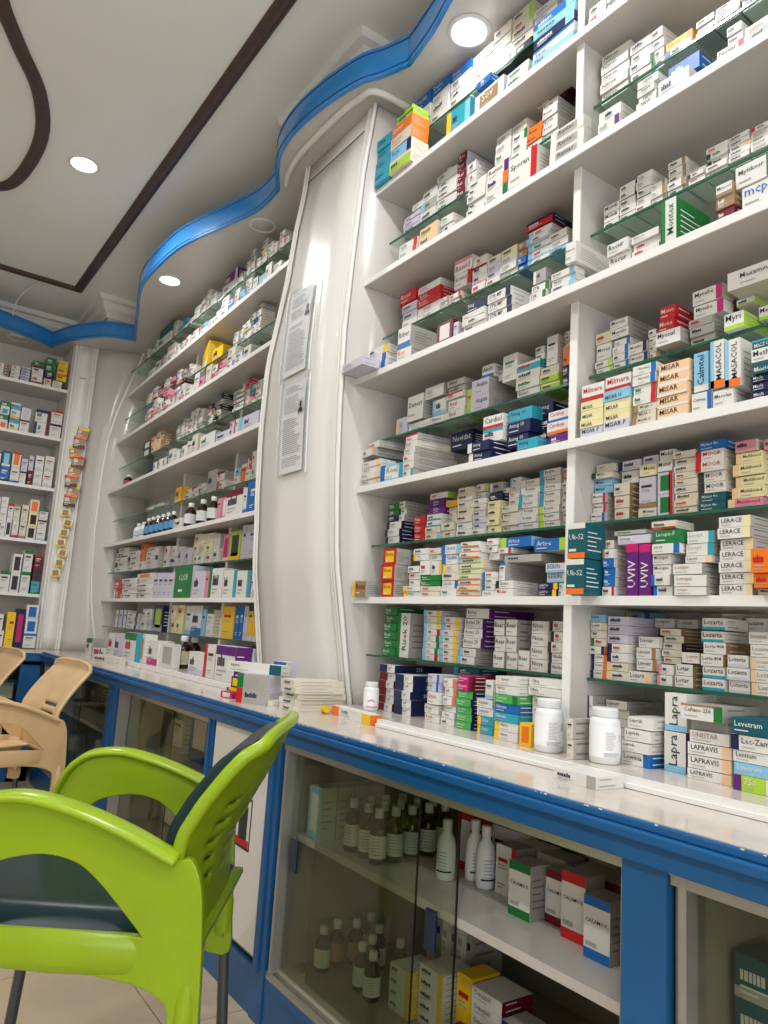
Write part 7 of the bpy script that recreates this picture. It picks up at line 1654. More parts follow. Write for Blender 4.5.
Yf|1.32|4.4263|4.523|2.3839|2.4072|.07|0|w+BP||
Yf|1.32|4.4263|4.523|2.3606|2.3839|.07|0|g+BB||
Yf|1.32|4.4263|4.523|2.3373|2.3606|.07|0|c+By||
Yf|1.32|4.4263|4.523|2.314|2.3373|.07|0|M+Bg||
Yf|1.32|4.3108|4.4134|2.3763|2.397|.06|0|M||
Yf|1.32|4.3108|4.4134|2.3555|2.3763|.06|0|M||
Yf|1.32|4.3108|4.4134|2.3348|2.3555|.06|0|P+Sg||
Yf|1.32|4.3108|4.4134|2.314|2.3348|.06|0|M+RG||
Yf|1.32|4.2153|4.3026|2.3876|2.4121|.06|0|c+Rb||
Yf|1.32|4.2153|4.3026|2.3631|2.3876|.06|0|c||
Yf|1.32|4.2153|4.3026|2.3385|2.3631|.06|0|P+Sg||
Yf|1.32|4.2153|4.3026|2.314|2.3385|.06|0|M+Lg||
Yf|1.32|4.108|4.2016|2.3653|2.3909|.06|0|P+BP||
Yf|1.32|4.108|4.2016|2.3396|2.3653|.06|0|M+RG||
Yf|1.32|4.108|4.2016|2.314|2.3396|.06|0|M||
Yf|1.32|4.0208|4.101|2.378|2.41|.08|0|c+Lb||
Yf|1.32|4.0208|4.101|2.346|2.378|.08|0|w+LG||
Yf|1.32|4.0208|4.101|2.314|2.346|.08|0|P+Rr||
Yf|1.32|3.9305|4.0077|2.3627|2.387|.07|0|g||
Yf|1.32|3.9305|4.0077|2.3383|2.3627|.07|0|g||
Yf|1.32|3.9305|4.0077|2.314|2.3383|.07|0|M+Rr||
Yf|1.32|3.865|3.898|2.3723|2.4014|.08|0|c||
Yf|1.32|3.865|3.898|2.3431|2.3723|.08|0|g+Rr||
Yf|1.32|3.865|3.898|2.314|2.3431|.08|0|g||
Yf|1.32|3.7842|3.8515|2.3422|2.3705|.07|0|w||
Yf|1.32|3.7842|3.8515|2.314|2.3422|.07|0|w+Rr||
Yf|1.32|3.5665|3.7613|2.314|2.4475|.07|-15|y+Bw|yellow-and-white box, alone, tenth place from left, fifth glass shelf, far bay|fifth glass shelf, far bay
Yf|1.32|3.4163|3.5452|2.314|2.3831|.06|0|y+By||
Yf|1.32|3.232|3.2919|2.3678|2.3947|.08|0|w+LT||
Yf|1.32|3.232|3.2919|2.3409|2.3678|.08|0|w+Sg||
Yf|1.32|3.232|3.2919|2.314|2.3409|.08|0|c+RG||
Yf|1.32|3.1726|3.208|2.387|2.4113|.08|0|w||
Yf|1.32|3.1726|3.208|2.3627|2.387|.08|0|w||
Yf|1.32|3.1726|3.208|2.3383|2.3627|.08|0|w+BB||
Yf|1.32|3.1726|3.208|2.314|2.3383|.08|0|w||
Yf|1.32|3.0902|3.1661|2.3881|2.4128|.06|0|w+RG||
Yf|1.32|3.0902|3.1661|2.3634|2.3881|.06|0|w+By||
Yf|1.32|3.0902|3.1661|2.3387|2.3634|.06|0|w||
Yf|1.32|3.0902|3.1661|2.314|2.3387|.06|0|w||
Yf|1.32|3.0346|3.0853|2.3993|2.4277|.07|0|w+RG||
Yf|1.32|3.0346|3.0853|2.3708|2.3993|.07|0|n+Rb||
Yf|1.32|3.0346|3.0853|2.3424|2.3708|.07|0|w+Sg||
Yf|1.32|3.0346|3.0853|2.314|2.3424|.07|0|w+BP||
Yf|1.32|2.9845|3.031|2.426|2.454|.07|0|c+Sg||
Yf|1.32|2.9845|3.031|2.398|2.426|.07|0|w||
Yf|1.32|2.9845|3.031|2.37|2.398|.07|0|c+Rr||
Yf|1.32|2.9845|3.031|2.342|2.37|.07|0|c||
Yf|1.32|2.9845|3.031|2.314|2.342|.07|0|w||
Yf|1.3035|4.4475|4.5961|2.5125|2.533|.06|0|w+Bg||
Yf|1.3035|4.4475|4.5961|2.492|2.5125|.06|0|w||
Yf|1.3004|4.3442|4.4394|2.492|2.5522|.08|0|g||
Yf|1.2979|4.2346|4.3334|2.5228|2.5535|.07|0|g+Lr||
Yf|1.2979|4.2346|4.3334|2.492|2.5228|.07|0|g+Lb||
Yf|1.2951|4.1026|4.2294|2.555|2.5864|.08|0|g||
Yf|1.2951|4.1026|4.2294|2.5235|2.555|.08|0|c+Bg||
Yf|1.2951|4.1026|4.2294|2.492|2.5235|.08|0|w||
Yf|1.2922|4.0029|4.0873|2.5232|2.5543|.08|0|c||
Yf|1.2922|4.0029|4.0873|2.492|2.5232|.08|0|w+By||
Yf|1.29|3.9089|3.9918|2.519|2.546|.06|0|c+LG||
Yf|1.29|3.9089|3.9918|2.492|2.519|.06|0|w+Sg||
Yf|1.2878|3.8208|3.8996|2.492|2.5468|.07|0|w+Lr||
Yf|1.285|3.6859|3.7975|2.5224|2.5528|.08|0|c+Rr||
Yf|1.285|3.6859|3.7975|2.492|2.5224|.08|0|w+Sg||
Yf|1.2822|3.5717|3.6763|2.5191|2.5462|.06|0|B||
Yf|1.2822|3.5717|3.6763|2.492|2.5191|.06|0|w+Sg||
Yf|1.2797|3.4688|3.5622|2.5143|2.5365|.07|0|w||
Yf|1.2797|3.4688|3.5622|2.492|2.5143|.07|0|w+RG||
Yf|1.2775|3.3872|3.463|2.5223|2.5525|.07|0|w+Sg||
Yf|1.2775|3.3872|3.463|2.492|2.5223|.07|0|w||
Yf|1.2756|3.3023|3.3848|2.5595|2.5932|.08|0|w||
Yf|1.2756|3.3023|3.3848|2.5257|2.5595|.08|0|w||
Yf|1.2756|3.3023|3.3848|2.492|2.5257|.08|0|w||
Yf|1.2735|3.2213|3.2896|2.5202|2.5484|.08|0|B+Rr||
Yf|1.2735|3.2213|3.2896|2.492|2.5202|.08|0|B+Sg||
Yf|1.2719|3.1543|3.2178|2.5496|2.5784|.08|0|w||
Yf|1.2719|3.1543|3.2178|2.5208|2.5496|.08|0|w+Lr||
Yf|1.2719|3.1543|3.2178|2.492|2.5208|.08|0|w+Sg||
Yf|1.2701|3.0775|3.1435|2.5174|2.5429|.06|0|B+Rb||
Yf|1.2701|3.0775|3.1435|2.492|2.5174|.06|0|B+LG||
Yf|1.2684|3.006|3.0741|2.5453|2.572|.08|0|w||
Yf|1.2684|3.006|3.0741|2.5187|2.5453|.08|0|w+LT||
Yf|1.2684|3.006|3.0741|2.492|2.5187|.08|0|w||
Yu|1.2668|2.9449|2.9976|2.492|2.5525|.07|0|w+Sg|white carton, alone, seventeenth place from left, top white shelf, far bay|top white shelf, far bay
Yf|1.2651|2.8593|2.9378|2.5176|2.5432|.07|0|B+RG||
Yf|1.2651|2.8593|2.9378|2.492|2.5176|.07|0|w+LT||
Yf|1.2633|2.7909|2.855|2.492|2.5596|.08|0|w+Sg||
Yf|1.2615|2.7114|2.7829|2.5138|2.5356|.06|0|w+BP||
Yf|1.2615|2.7114|2.7829|2.492|2.5138|.06|0|c||
Yf|1.318|4.6777|4.7485|2.7005|2.7258|.08|0|w+Sg||
Yf|1.318|4.6777|4.7485|2.6753|2.7005|.08|0|c+Sg||
Yf|1.318|4.6777|4.7485|2.65|2.6753|.08|0|w+Lr||
Yf|1.318|4.5917|4.6616|2.6767|2.7034|.07|0|c||
Yf|1.318|4.5917|4.6616|2.65|2.6767|.07|0|g+Lb||
Yf|1.318|4.5259|4.5858|2.7084|2.7376|.06|0|w+LT||
Yf|1.318|4.5248|4.5858|2.6792|2.7084|.06|0|c+Lg||
Yf|1.318|4.5237|4.5858|2.65|2.6792|.06|0|w+RG||
Yf|1.318|4.2695|4.5243|2.7177|2.7854|.06|0|t+Ct||
Yf|1.318|4.2695|4.524|2.65|2.7177|.06|0|w||
Yf|1.318|4.1777|4.2426|2.7299|2.7565|.06|0|c+RG||
Yf|1.318|4.1777|4.2426|2.7033|2.7299|.06|0|w||
Yf|1.318|4.1777|4.2426|2.6766|2.7033|.06|0|c||
Yf|1.318|4.1777|4.2426|2.65|2.6766|.06|0|c||
Yf|1.318|4.0843|4.1574|2.6701|2.6902|.08|0|T+BB||
Yf|1.318|4.0843|4.1574|2.65|2.6701|.08|0|w+RG||
Yf|1.318|3.9927|4.0776|2.6906|2.7109|.06|0|T+LT||
Yf|1.318|3.9927|4.0776|2.6703|2.6906|.06|0|T+Sg||
Yf|1.318|3.9927|4.0776|2.65|2.6703|.06|0|w+Sg||
Yf|1.318|3.922|3.9806|2.6713|2.6926|.07|0|w||
Yf|1.318|3.922|3.9806|2.65|2.6713|.07|0|w||
Yf|1.318|3.8069|3.8963|2.7041|2.7312|.07|0|w+BB||
Yf|1.318|3.8069|3.8963|2.6771|2.7041|.07|0|w||
Yf|1.318|3.8069|3.8963|2.65|2.6771|.07|0|w+BP||
Yf|1.318|3.7389|3.7984|2.7055|2.7333|.08|0|c+BB||
Yf|1.318|3.7389|3.7984|2.6778|2.7055|.08|0|w+Sg||
Yf|1.318|3.7389|3.7984|2.65|2.6778|.08|0|w+Bg||
Yf|1.318|3.6667|3.7351|2.7389|2.7686|.08|0|c+LG||
Yf|1.318|3.6667|3.7351|2.7093|2.7389|.08|0|w+Bg||
Yf|1.318|3.6667|3.7351|2.6796|2.7093|.08|0|c+RG||
Yf|1.318|3.6667|3.7351|2.65|2.6796|.08|0|c+Sg||
Yf|1.318|3.573|3.6516|2.6828|2.7156|.06|0|w||
Yf|1.318|3.573|3.6516|2.65|2.6828|.06|0|w+BB||
Yf|1.318|3.507|3.5619|2.6703|2.6906|.07|0|w+Sg||
Yf|1.318|3.507|3.5619|2.65|2.6703|.07|0|w||
Yf|1.318|3.3244|3.4926|2.7073|2.7646|.07|0|p+Rv||
Yf|1.318|3.3244|3.4926|2.65|2.7073|.07|0|w||
Yf|1.318|3.2432|3.3025|2.679|2.708|.06|0|w+RG||
Yf|1.318|3.2432|3.3025|2.65|2.679|.06|0|w||
Yf|1.318|3.1712|3.208|2.7059|2.7339|.08|0|w||
Yf|1.318|3.1712|3.208|2.678|2.7059|.08|0|w||
Yf|1.318|3.1712|3.208|2.65|2.678|.08|0|w+Lk||
Yf|1.318|3.1154|3.1689|2.7443|2.7758|.08|0|w+Sg||
Yf|1.318|3.1154|3.1689|2.7129|2.7443|.08|0|w+Sg||
Yf|1.318|3.1154|3.1689|2.6814|2.7129|.08|0|c+Sg||
Yf|1.318|3.1154|3.1689|2.65|2.6814|.08|0|w+Sg||
Yf|1.318|3.05|3.1021|2.6802|2.7104|.08|0|c+RG||
Yf|1.318|3.05|3.1021|2.65|2.6802|.08|0|w+Lr||
Yf|1.318|2.9899|3.0498|2.7449|2.7766|.06|0|w+Sg||
Yf|1.318|2.9899|3.0498|2.7133|2.7449|.06|0|w+By||
Yf|1.318|2.9899|3.0492|2.6816|2.7133|.06|0|c+Lb||
Yf|1.318|2.9899|3.0492|2.65|2.6816|.06|0|w+Sg||
Yf|1.318|2.9231|2.9796|2.7064|2.7346|.06|0|c+Sg||
Yf|1.318|2.9231|2.9796|2.6782|2.7064|.06|0|c+LG||
Yf|1.318|2.9231|2.9796|2.65|2.6782|.06|0|w+BP||
Yf|1.318|2.8694|2.9149|2.6812|2.7123|.07|0|w+Rr||
Yf|1.318|2.8694|2.9149|2.65|2.6812|.07|0|c+RG||
Yf|1.318|2.8149|2.8665|2.7126|2.7439|.08|0|w+Bg||
Yf|1.318|2.8149|2.8665|2.6813|2.7126|.08|0|c+Rr||
Yf|1.318|2.8149|2.8665|2.65|2.6813|.08|0|w||
Yf|1.318|2.7619|2.8046|2.6713|2.6926|.06|0|w+Lr||
Yf|1.318|2.7619|2.8046|2.65|2.6713|.06|0|c||
Xf|5.285|.412|.4581|2.5293|2.548|.09|0|w||
Xf|5.285|.412|.4581|2.5107|2.5293|.09|0|w||
Xf|5.285|.412|.4581|2.492|2.5107|.09|0|w||
Xf|5.285|.4639|.5047|2.5541|2.5748|.09|0|h||
Xf|5.285|.4639|.5047|2.5334|2.5541|.09|0|h||
Xf|5.285|.4639|.5047|2.5127|2.5334|.09|0|h||
Xf|5.285|.4639|.5047|2.492|2.5127|.09|0|h||
Xf|5.285|.5105|.5696|2.5504|2.5796|.09|0|w+Ls||
Xf|5.285|.5105|.5696|2.5212|2.5504|.09|0|w||
Xf|5.285|.5105|.5696|2.492|2.5212|.09|0|w||
Xf|5.285|.5708|.5994|2.5636|2.5815|.09|0|h+Bd||
Xf|5.285|.5708|.5994|2.5457|2.5636|.09|0|h+Bd||
Xf|5.285|.5708|.5994|2.5278|2.5457|.09|0|h+Bd||
Xf|5.285|.5708|.5994|2.5099|2.5278|.09|0|h+Bd||
Xf|5.285|.5708|.5994|2.492|2.5099|.09|0|h+Bd||
Xf|5.285|.6114|.6658|2.5595|2.582|.09|0|w||
Xf|5.285|.6114|.6658|2.537|2.5595|.09|0|w||
Xf|5.285|.6114|.6658|2.5145|2.537|.09|0|w||
Xf|5.285|.6114|.6658|2.492|2.5145|.09|0|w||
Xf|5.285|.6719|.727|2.5714|2.5912|.09|0|v+Tv+Bb||
Xf|5.285|.6719|.727|2.5515|2.5714|.09|0|v+Tv+Bb||
Xf|5.285|.6719|.727|2.5317|2.5515|.09|0|v+Tv+Bb||
Xf|5.285|.6719|.727|2.5118|2.5317|.09|0|v+Tv+Bb||
Xf|5.285|.6719|.727|2.492|2.5118|.09|0|v+Tv+Bb||
Xf|5.285|.7362|.8047|2.5545|2.6171|.09|0|w+TM||
Xf|5.285|.7362|.8047|2.492|2.5545|.09|0|w+BM||
Xf|5.285|.8141|.8615|2.533|2.5467|.09|0|s+Tw||
Xf|5.285|.8141|.8615|2.5193|2.533|.09|0|w+Cr||
Xf|5.285|.8141|.8615|2.5057|2.5193|.09|0|s+Tw||
Xf|5.285|.8141|.8615|2.492|2.5057|.09|0|w||
Xf|5.285|.8711|.9319|2.5251|2.5417|.09|0|w||
Xf|5.285|.8711|.9319|2.5086|2.5251|.09|0|w||
Xf|5.285|.8711|.9319|2.492|2.5086|.09|0|w||
Xf|5.285|.7362|.8016|2.6167|2.6519|.09|0|G||
Xf|5.285|.8141|.8774|2.6468|2.694|.09|0|G||
Xf|5.285|.8141|.8774|2.5995|2.6468|.09|0|G||
Xf|5.285|.8141|.8774|2.5522|2.5995|.09|0|n+Lk||
Xf|5.285|.8902|.9546|2.6434|2.6898|.09|0|y||
Xf|5.285|.8902|.9546|2.597|2.6434|.09|0|y||
Xf|5.285|.8902|.9546|2.5505|2.597|.09|0|y+To||
Xf|5.285|.469|.573|2.2558|2.3071|.09|0|w||
Xf|5.285|.469|.573|2.2044|2.2558|.09|0|T||
Xf|5.285|.469|.573|2.153|2.2044|.09|0|w||
Xf|5.285|.5848|.6379|2.2897|2.3352|.09|0|G+Bw||
Xf|5.285|.5848|.6379|2.2441|2.2897|.09|0|w+CT||
Xf|5.285|.5848|.6379|2.1986|2.2441|.09|0|G+Bw||
Xf|5.285|.5848|.6379|2.153|2.1986|.09|0|w+Co||
Xf|5.285|.6439|.7038|2.2905|2.3364|.09|0|T+Tw||
Xf|5.285|.6439|.7038|2.2447|2.2905|.09|0|w||
Xf|5.285|.6439|.7038|2.1988|2.2447|.09|0|T+Ty||
Xf|5.285|.6439|.7038|2.153|2.1988|.09|0|w+By||
Xu|5.285|.7068|.7645|2.2348|2.3165|.09|0|w+Cv|white-and-lavender carton, second up in fourth stack from left, fourth shelf, end wall|fourth shelf, end wall
Xu|5.285|.7068|.7645|2.153|2.2348|.09|0|w+TM|white-and-maroon carton, lowest in fourth stack from left, fourth shelf, end wall|fourth shelf, end wall
Xf|5.285|.7952|.8886|2.2401|2.3271|.09|0|w+Tn+RM|white-and-navy box, second up in fifth stack from left, fourth shelf, end wall|fourth shelf, end wall
Xf|5.285|.7952|.8886|2.153|2.2401|.09|0|w+Ln+RM|white-and-navy box, lowest in fifth stack from left, fourth shelf, end wall|fourth shelf, end wall
Xu|5.285|.8918|.963|2.2464|2.3397|.09|0|w+Tr|white-and-red carton, second up in sixth stack from left, fourth shelf, end wall|fourth shelf, end wall
Xu|5.285|.8918|.963|2.153|2.2464|.09|0|w+Tn|white-and-navy carton, lowest in sixth stack from left, fourth shelf, end wall|fourth shelf, end wall
Xf|5.285|.5151|.6302|1.8972|1.9855|.09|0|w||
Xf|5.285|.5151|.6302|1.809|1.8972|.09|0|B||
Xu|5.285|.6361|.689|1.9093|2.0096|.09|0|t+Bw+CB|teal-and-white carton, second up in second stack from left, third shelf, end wall|third shelf, end wall
Xu|5.285|.6361|.689|1.809|1.9093|.09|0|b+Bn|blue-and-navy carton, lowest in second stack from left, third shelf, end wall|third shelf, end wall
Xu|5.285|.6949|.7485|1.9117|2.0144|.09|0|w+Tr+Co|white-and-red carton, second up in third stack from left, third shelf, end wall|third shelf, end wall
Xu|5.285|.6949|.7485|1.809|1.9117|.09|0|w+Bb|white-and-blue carton, lowest in third stack from left, third shelf, end wall|third shelf, end wall
Xu|5.285|.7515|.7907|1.8929|1.9768|.09|0|v|lavender carton, second up in fourth stack from left, third shelf, end wall|third shelf, end wall
Xu|5.285|.7515|.7907|1.809|1.8929|.09|0|w+Tk|white-and-black carton, lowest in fourth stack from left, third shelf, end wall|third shelf, end wall
Xu|5.285|.7967|.8272|1.9069|2.0048|.09|0|v+Tv|lavender carton, second up in fifth stack from left, third shelf, end wall|third shelf, end wall
Xu|5.285|.7967|.8272|1.809|1.9069|.09|0|M|maroon carton, lowest in fifth stack from left, third shelf, end wall|third shelf, end wall
Xu|5.285|.8363|.8886|1.9117|2.0145|.09|0|w+Bv|white-and-lavender carton, second up in sixth stack from left, third shelf, end wall|third shelf, end wall
Xu|5.285|.8363|.8886|1.809|1.9117|.09|0|w+Bv|white-and-lavender carton, lowest in sixth stack from left, third shelf, end wall|third shelf, end wall
Xu|5.285|.8917|.951|1.9156|2.0223|.09|0|w+Bv|white-and-lavender carton, second up in seventh stack from left, third shelf, end wall|third shelf, end wall
Xu|5.285|.8917|.951|1.809|1.9156|.09|0|w+Bv|white-and-lavender carton, lowest in seventh stack from left, third shelf, end wall|third shelf, end wall
Xu|5.285|.5627|.6654|1.5796|1.7043|.09|0|w|white carton, second up in first stack from left, second shelf, end wall|second shelf, end wall
Xu|5.285|.5627|.6654|1.455|1.5796|.09|0|g||
Xu|5.285|.6712|.7119|1.625|1.71|.09|0|w|white carton, third up in second stack from left, second shelf, end wall|second shelf, end wall
Xu|5.285|.6712|.7119|1.54|1.625|.09|0|w|white carton, second up in second stack from left, second shelf, end wall|second shelf, end wall
Xu|5.285|.6712|.7119|1.455|1.54|.09|0|w+Lk|white-and-black carton, lowest in second stack from left, second shelf, end wall|second shelf, end wall
Xu|5.285|.7137|.7471|1.5642|1.6733|.09|0|w+Tr|white-and-red carton, second up in third stack from left, second shelf, end wall|second shelf, end wall
Xu|5.285|.7137|.7471|1.455|1.5642|.09|0|w+Ck|white-and-black carton, lowest in third stack from left, second shelf, end wall|second shelf, end wall
Xu|5.285|.7501|.7886|1.5655|1.676|.09|0|c+Th|cream-and-brown carton, second up in fourth stack from left, second shelf, end wall|second shelf, end wall
Xu|5.285|.7501|.7886|1.455|1.5655|.09|0|w+Bm|white-and-magenta carton, lowest in fourth stack from left, second shelf, end wall|second shelf, end wall
Xu|5.285|.7945|.8364|1.5657|1.6763|.09|0|c|cream carton, second up in fifth stack from left, second shelf, end wall|second shelf, end wall
Xu|5.285|.7945|.8364|1.455|1.5657|.09|0|c+Bh|cream-and-brown carton, lowest in fifth stack from left, second shelf, end wall|second shelf, end wall
Xu|5.285|.8394|.897|1.6302|1.7178|.09|0|c+Co|cream-and-orange carton, third up in sixth stack from left, second shelf, end wall|second shelf, end wall
Xu|5.285|.8394|.897|1.5426|1.6302|.09|0|Y+Cd|pale-yellow-and-dark-brown carton, second up in sixth stack from left, second shelf, end wall|second shelf, end wall
Xu|5.285|.8394|.897|1.455|1.5426|.09|0|w+Cd|white-and-dark-brown carton, lowest in sixth stack from left, second shelf, end wall|second shelf, end wall
Xu|5.285|.9001|.9554|1.5915|1.6597|.09|0|w+TG|white-and-dark-green carton, third up in seventh stack from left, second shelf, end wall|second shelf, end wall
Xu|5.285|.9001|.9554|1.5232|1.5915|.09|0|w+Tk|white-and-black carton, second up in seventh stack from left, second shelf, end wall|second shelf, end wall
Xu|5.285|.9001|.9554|1.455|1.5232|.09|0|w+BB|white-and-pale-blue carton, lowest in seventh stack from left, second shelf, end wall|second shelf, end wall
Xu|5.285|.6096|.706|1.2143|1.3237|.09|0|w||
Xu|5.285|.6096|.706|1.105|1.2143|.09|0|w||
Xu|5.285|.7233|.7812|1.105|1.2377|.09|0|w+TG|white-and-dark-green carton, alone, second place from left, lowest shelf, end wall|lowest shelf, end wall
Xu|5.285|.7842|.84|1.2294|1.3538|.09|0|w+Ck|white-and-black carton, second up in third stack from left, lowest shelf, end wall|lowest shelf, end wall
Xu|5.285|.7842|.84|1.105|1.2294|.09|0|w+Ck|white-and-black carton, lowest in third stack from left, lowest shelf, end wall|lowest shelf, end wall
Xu|5.285|.846|.8997|1.2443|1.3836|.09|0|w+TG|white-and-dark-green carton, second up in fourth stack from left, lowest shelf, end wall|lowest shelf, end wall
Xu|5.285|.846|.8997|1.105|1.2443|.09|0|w+TG|white-and-dark-green carton, lowest in fourth stack from left, lowest shelf, end wall|lowest shelf, end wall
Xu|5.285|.9117|.963|1.2759|1.3613|.09|0|M+Tr|maroon-and-red carton, third up in fifth stack from left, lowest shelf, end wall|lowest shelf, end wall
Xu|5.285|.9117|.963|1.1904|1.2759|.09|0|M+Ck|maroon-and-black carton, second up in fifth stack from left, lowest shelf, end wall|lowest shelf, end wall
Xu|5.285|.9117|.963|1.105|1.1904|.09|0|T+BG|turquoise-and-dark-green carton, lowest in fifth stack from left, lowest shelf, end wall|lowest shelf, end wall
Xu|5.18|.6426|.7309|.8697|.9744|.09|0|v||
Xu|5.18|.6426|.7309|.765|.8697|.09|0|w+Cm||
Xu|5.18|.7365|.7758|.8658|.9667|.09|0|w+Rn|white-and-navy carton, second up in second stack from left, cabinet top, end wall|cabinet top, end wall
Xu|5.18|.7365|.7758|.765|.8658|.09|0|w|white carton, lowest in second stack from left, cabinet top, end wall|cabinet top, end wall
Xu|5.18|.7814|.8326|.765|.9825|.09|0|y+Ly|yellow carton, alone, third place from left, cabinet top, end wall|cabinet top, end wall
Xu|5.18|.8354|.8844|.765|1.0049|.09|0|n+Cm|navy-and-magenta carton, alone, fourth place from left, cabinet top, end wall|cabinet top, end wall
Xu|5.18|.8902|.963|.9449|1.0349|.09|0|w+Cb+Bv|white-and-blue carton, third up in fifth stack from left, cabinet top, end wall|cabinet top, end wall
Xu|5.18|.8902|.963|.855|.9449|.09|0|w+Cb|white-and-blue carton, second up in fifth stack from left, cabinet top, end wall|cabinet top, end wall
Xu|5.18|.8902|.963|.765|.855|.09|0|w+Tb|white-and-blue carton, lowest in fifth stack from left, cabinet top, end wall|cabinet top, end wall
"""
stock = Card()
for line in BOXES.strip().split('\n'):
    k, X, a, b_, z0, z1, d, yaw, tok, label, grp = line.split('|')
    X, a, b_, z0, z1, d = map(float, (X, a, b_, z0, z1, d)); rj = random.Random(line)
    jit = 0 if yaw == 'x' else rj.uniform(-2.2, 2.2); yw = (0 if yaw == 'x' else float(yaw)) + jit
    if yaw != 'x': X += rj.uniform(-.0035, .0045); a += rj.uniform(0, .0016); b_ -= rj.uniform(0, .0016)
    w_, h_ = max(.004, b_-a-.0008), max(.004, z1-z0-.0009)
    if k[0] == 'Y': z0 += .0005; loc = (X+d/2, (a+b_)/2, z0); rz = -90+yw
    else: z0 += .0005; loc = ((a+b_)/2, X+d/2, z0); rz = yw
    if label:
        if k[1] == 'f': carton(loc, w_, h_, d, tok, label, rz, 'medicine_box', 'medicine box', 'cartons: '+grp)
        else: carton(loc, w_, h_, d, tok, label, rz, 'upright_carton', 'carton', 'cartons: '+grp)
    else: draw_card(stock, w_, h_, d, tok, loc, Matrix.Rotation(math.radians(rz), 3, 'Z'))
so = link('packed_stock', stock.mesh('packed_stock')); so['kind'] = 'stuff'
tag(so, 'small packed medicine boxes crowding the upper and farther shelves', 'medicine boxes')

# ---------------------------------------------------------------- bottles
def pill_bottle(loc, r, h, label, lab='paper', rz=0):
    t = thing('pill_bottle', label, 'bottle', loc, math.radians(rz), 'white pill bottles on the ledge')
    b = MB(); b.lathe([(r*.9, 0), (r, .004), (r, .74*h), (r*.94, .79*h), (r*.78, .83*h), (r*.76, .84*h)], 28); b.build('body', M['bottle'], t, smooth=True)
    b = MB(); b.lathe([(r*.84, .84*h), (r*.86, .85*h), (r*.86, .985*h), (r*.80, h)], 28); cap = b.build('cap', M['bottle'], t, smooth=True)
    b = MB(); b.lathe([(r+.0004, .12*h), (r+.0004, .68*h)], 28); b.f = b.f[:-2]; b.mi = b.mi[:-2]; lb_ = b.build('label', M['paper'], t, smooth=True)
    pr = MB(); rr = random.Random(label)
    def arc(a0, a1, z0, z1, mb):
        n = 5
        for k in range(n):
            p, q = math.radians(a0+(a1-a0)*k/n), math.radians(a0+(a1-a0)*(k+1)/n); R_ = r+.0010
            mb.quad((R_*math.cos(p), R_*math.sin(p), z0), (R_*math.cos(q), R_*math.sin(q), z0), (R_*math.cos(q), R_*math.sin(q), z1), (R_*math.cos(p), R_*math.sin(p), z1))
    if lab == 'paper':
        for k in range(12): arc(222, 222+rr.uniform(24, 40), h*(.56-.028*k), h*(.567-.028*k), pr)
        for k in range(10): arc(276, 290, h*(.52-.012*k), h*(.524-.012*k), pr)
        for k in range(4): arc(215, 215+rr.uniform(40, 70), h*(.2-.02*k), h*(.207-.02*k), pr)
        pr.build('print', M['greyprint'], lb_)
    else:
        arc(200, 290, h*.12, h*.16, pr)
        pr.build('print', M['pink'], lb_)
        p2 = MB()
        for k in range(9):
            a_ = math.radians(200+70*k/9); b2 = math.radians(200+70*(k+1)/9)
            zc_ = h*.30; arc(212+6*k, 218+6*k, zc_+.05*h*math.sin(k/8*math.pi), zc_+.05*h*math.sin(k/8*math.pi)+.05*h, p2)
        p2.build('emblem', M['pink'], lb_)
pill_bottle((1.230, 1.116, ZLEDGE+.0006), .0295, .107, 'large white pill bottle standing just left of the divider')
pill_bottle((1.240, .979, ZLEDGE+.0006), .0295, .105, 'large white pill bottle standing right of the divider beside flat boxes')
pill_bottle((1.258, 1.823, ZLEDGE+.0006), .022, .080, 'small white pill bottle with pink print at the column foot', 'pink')
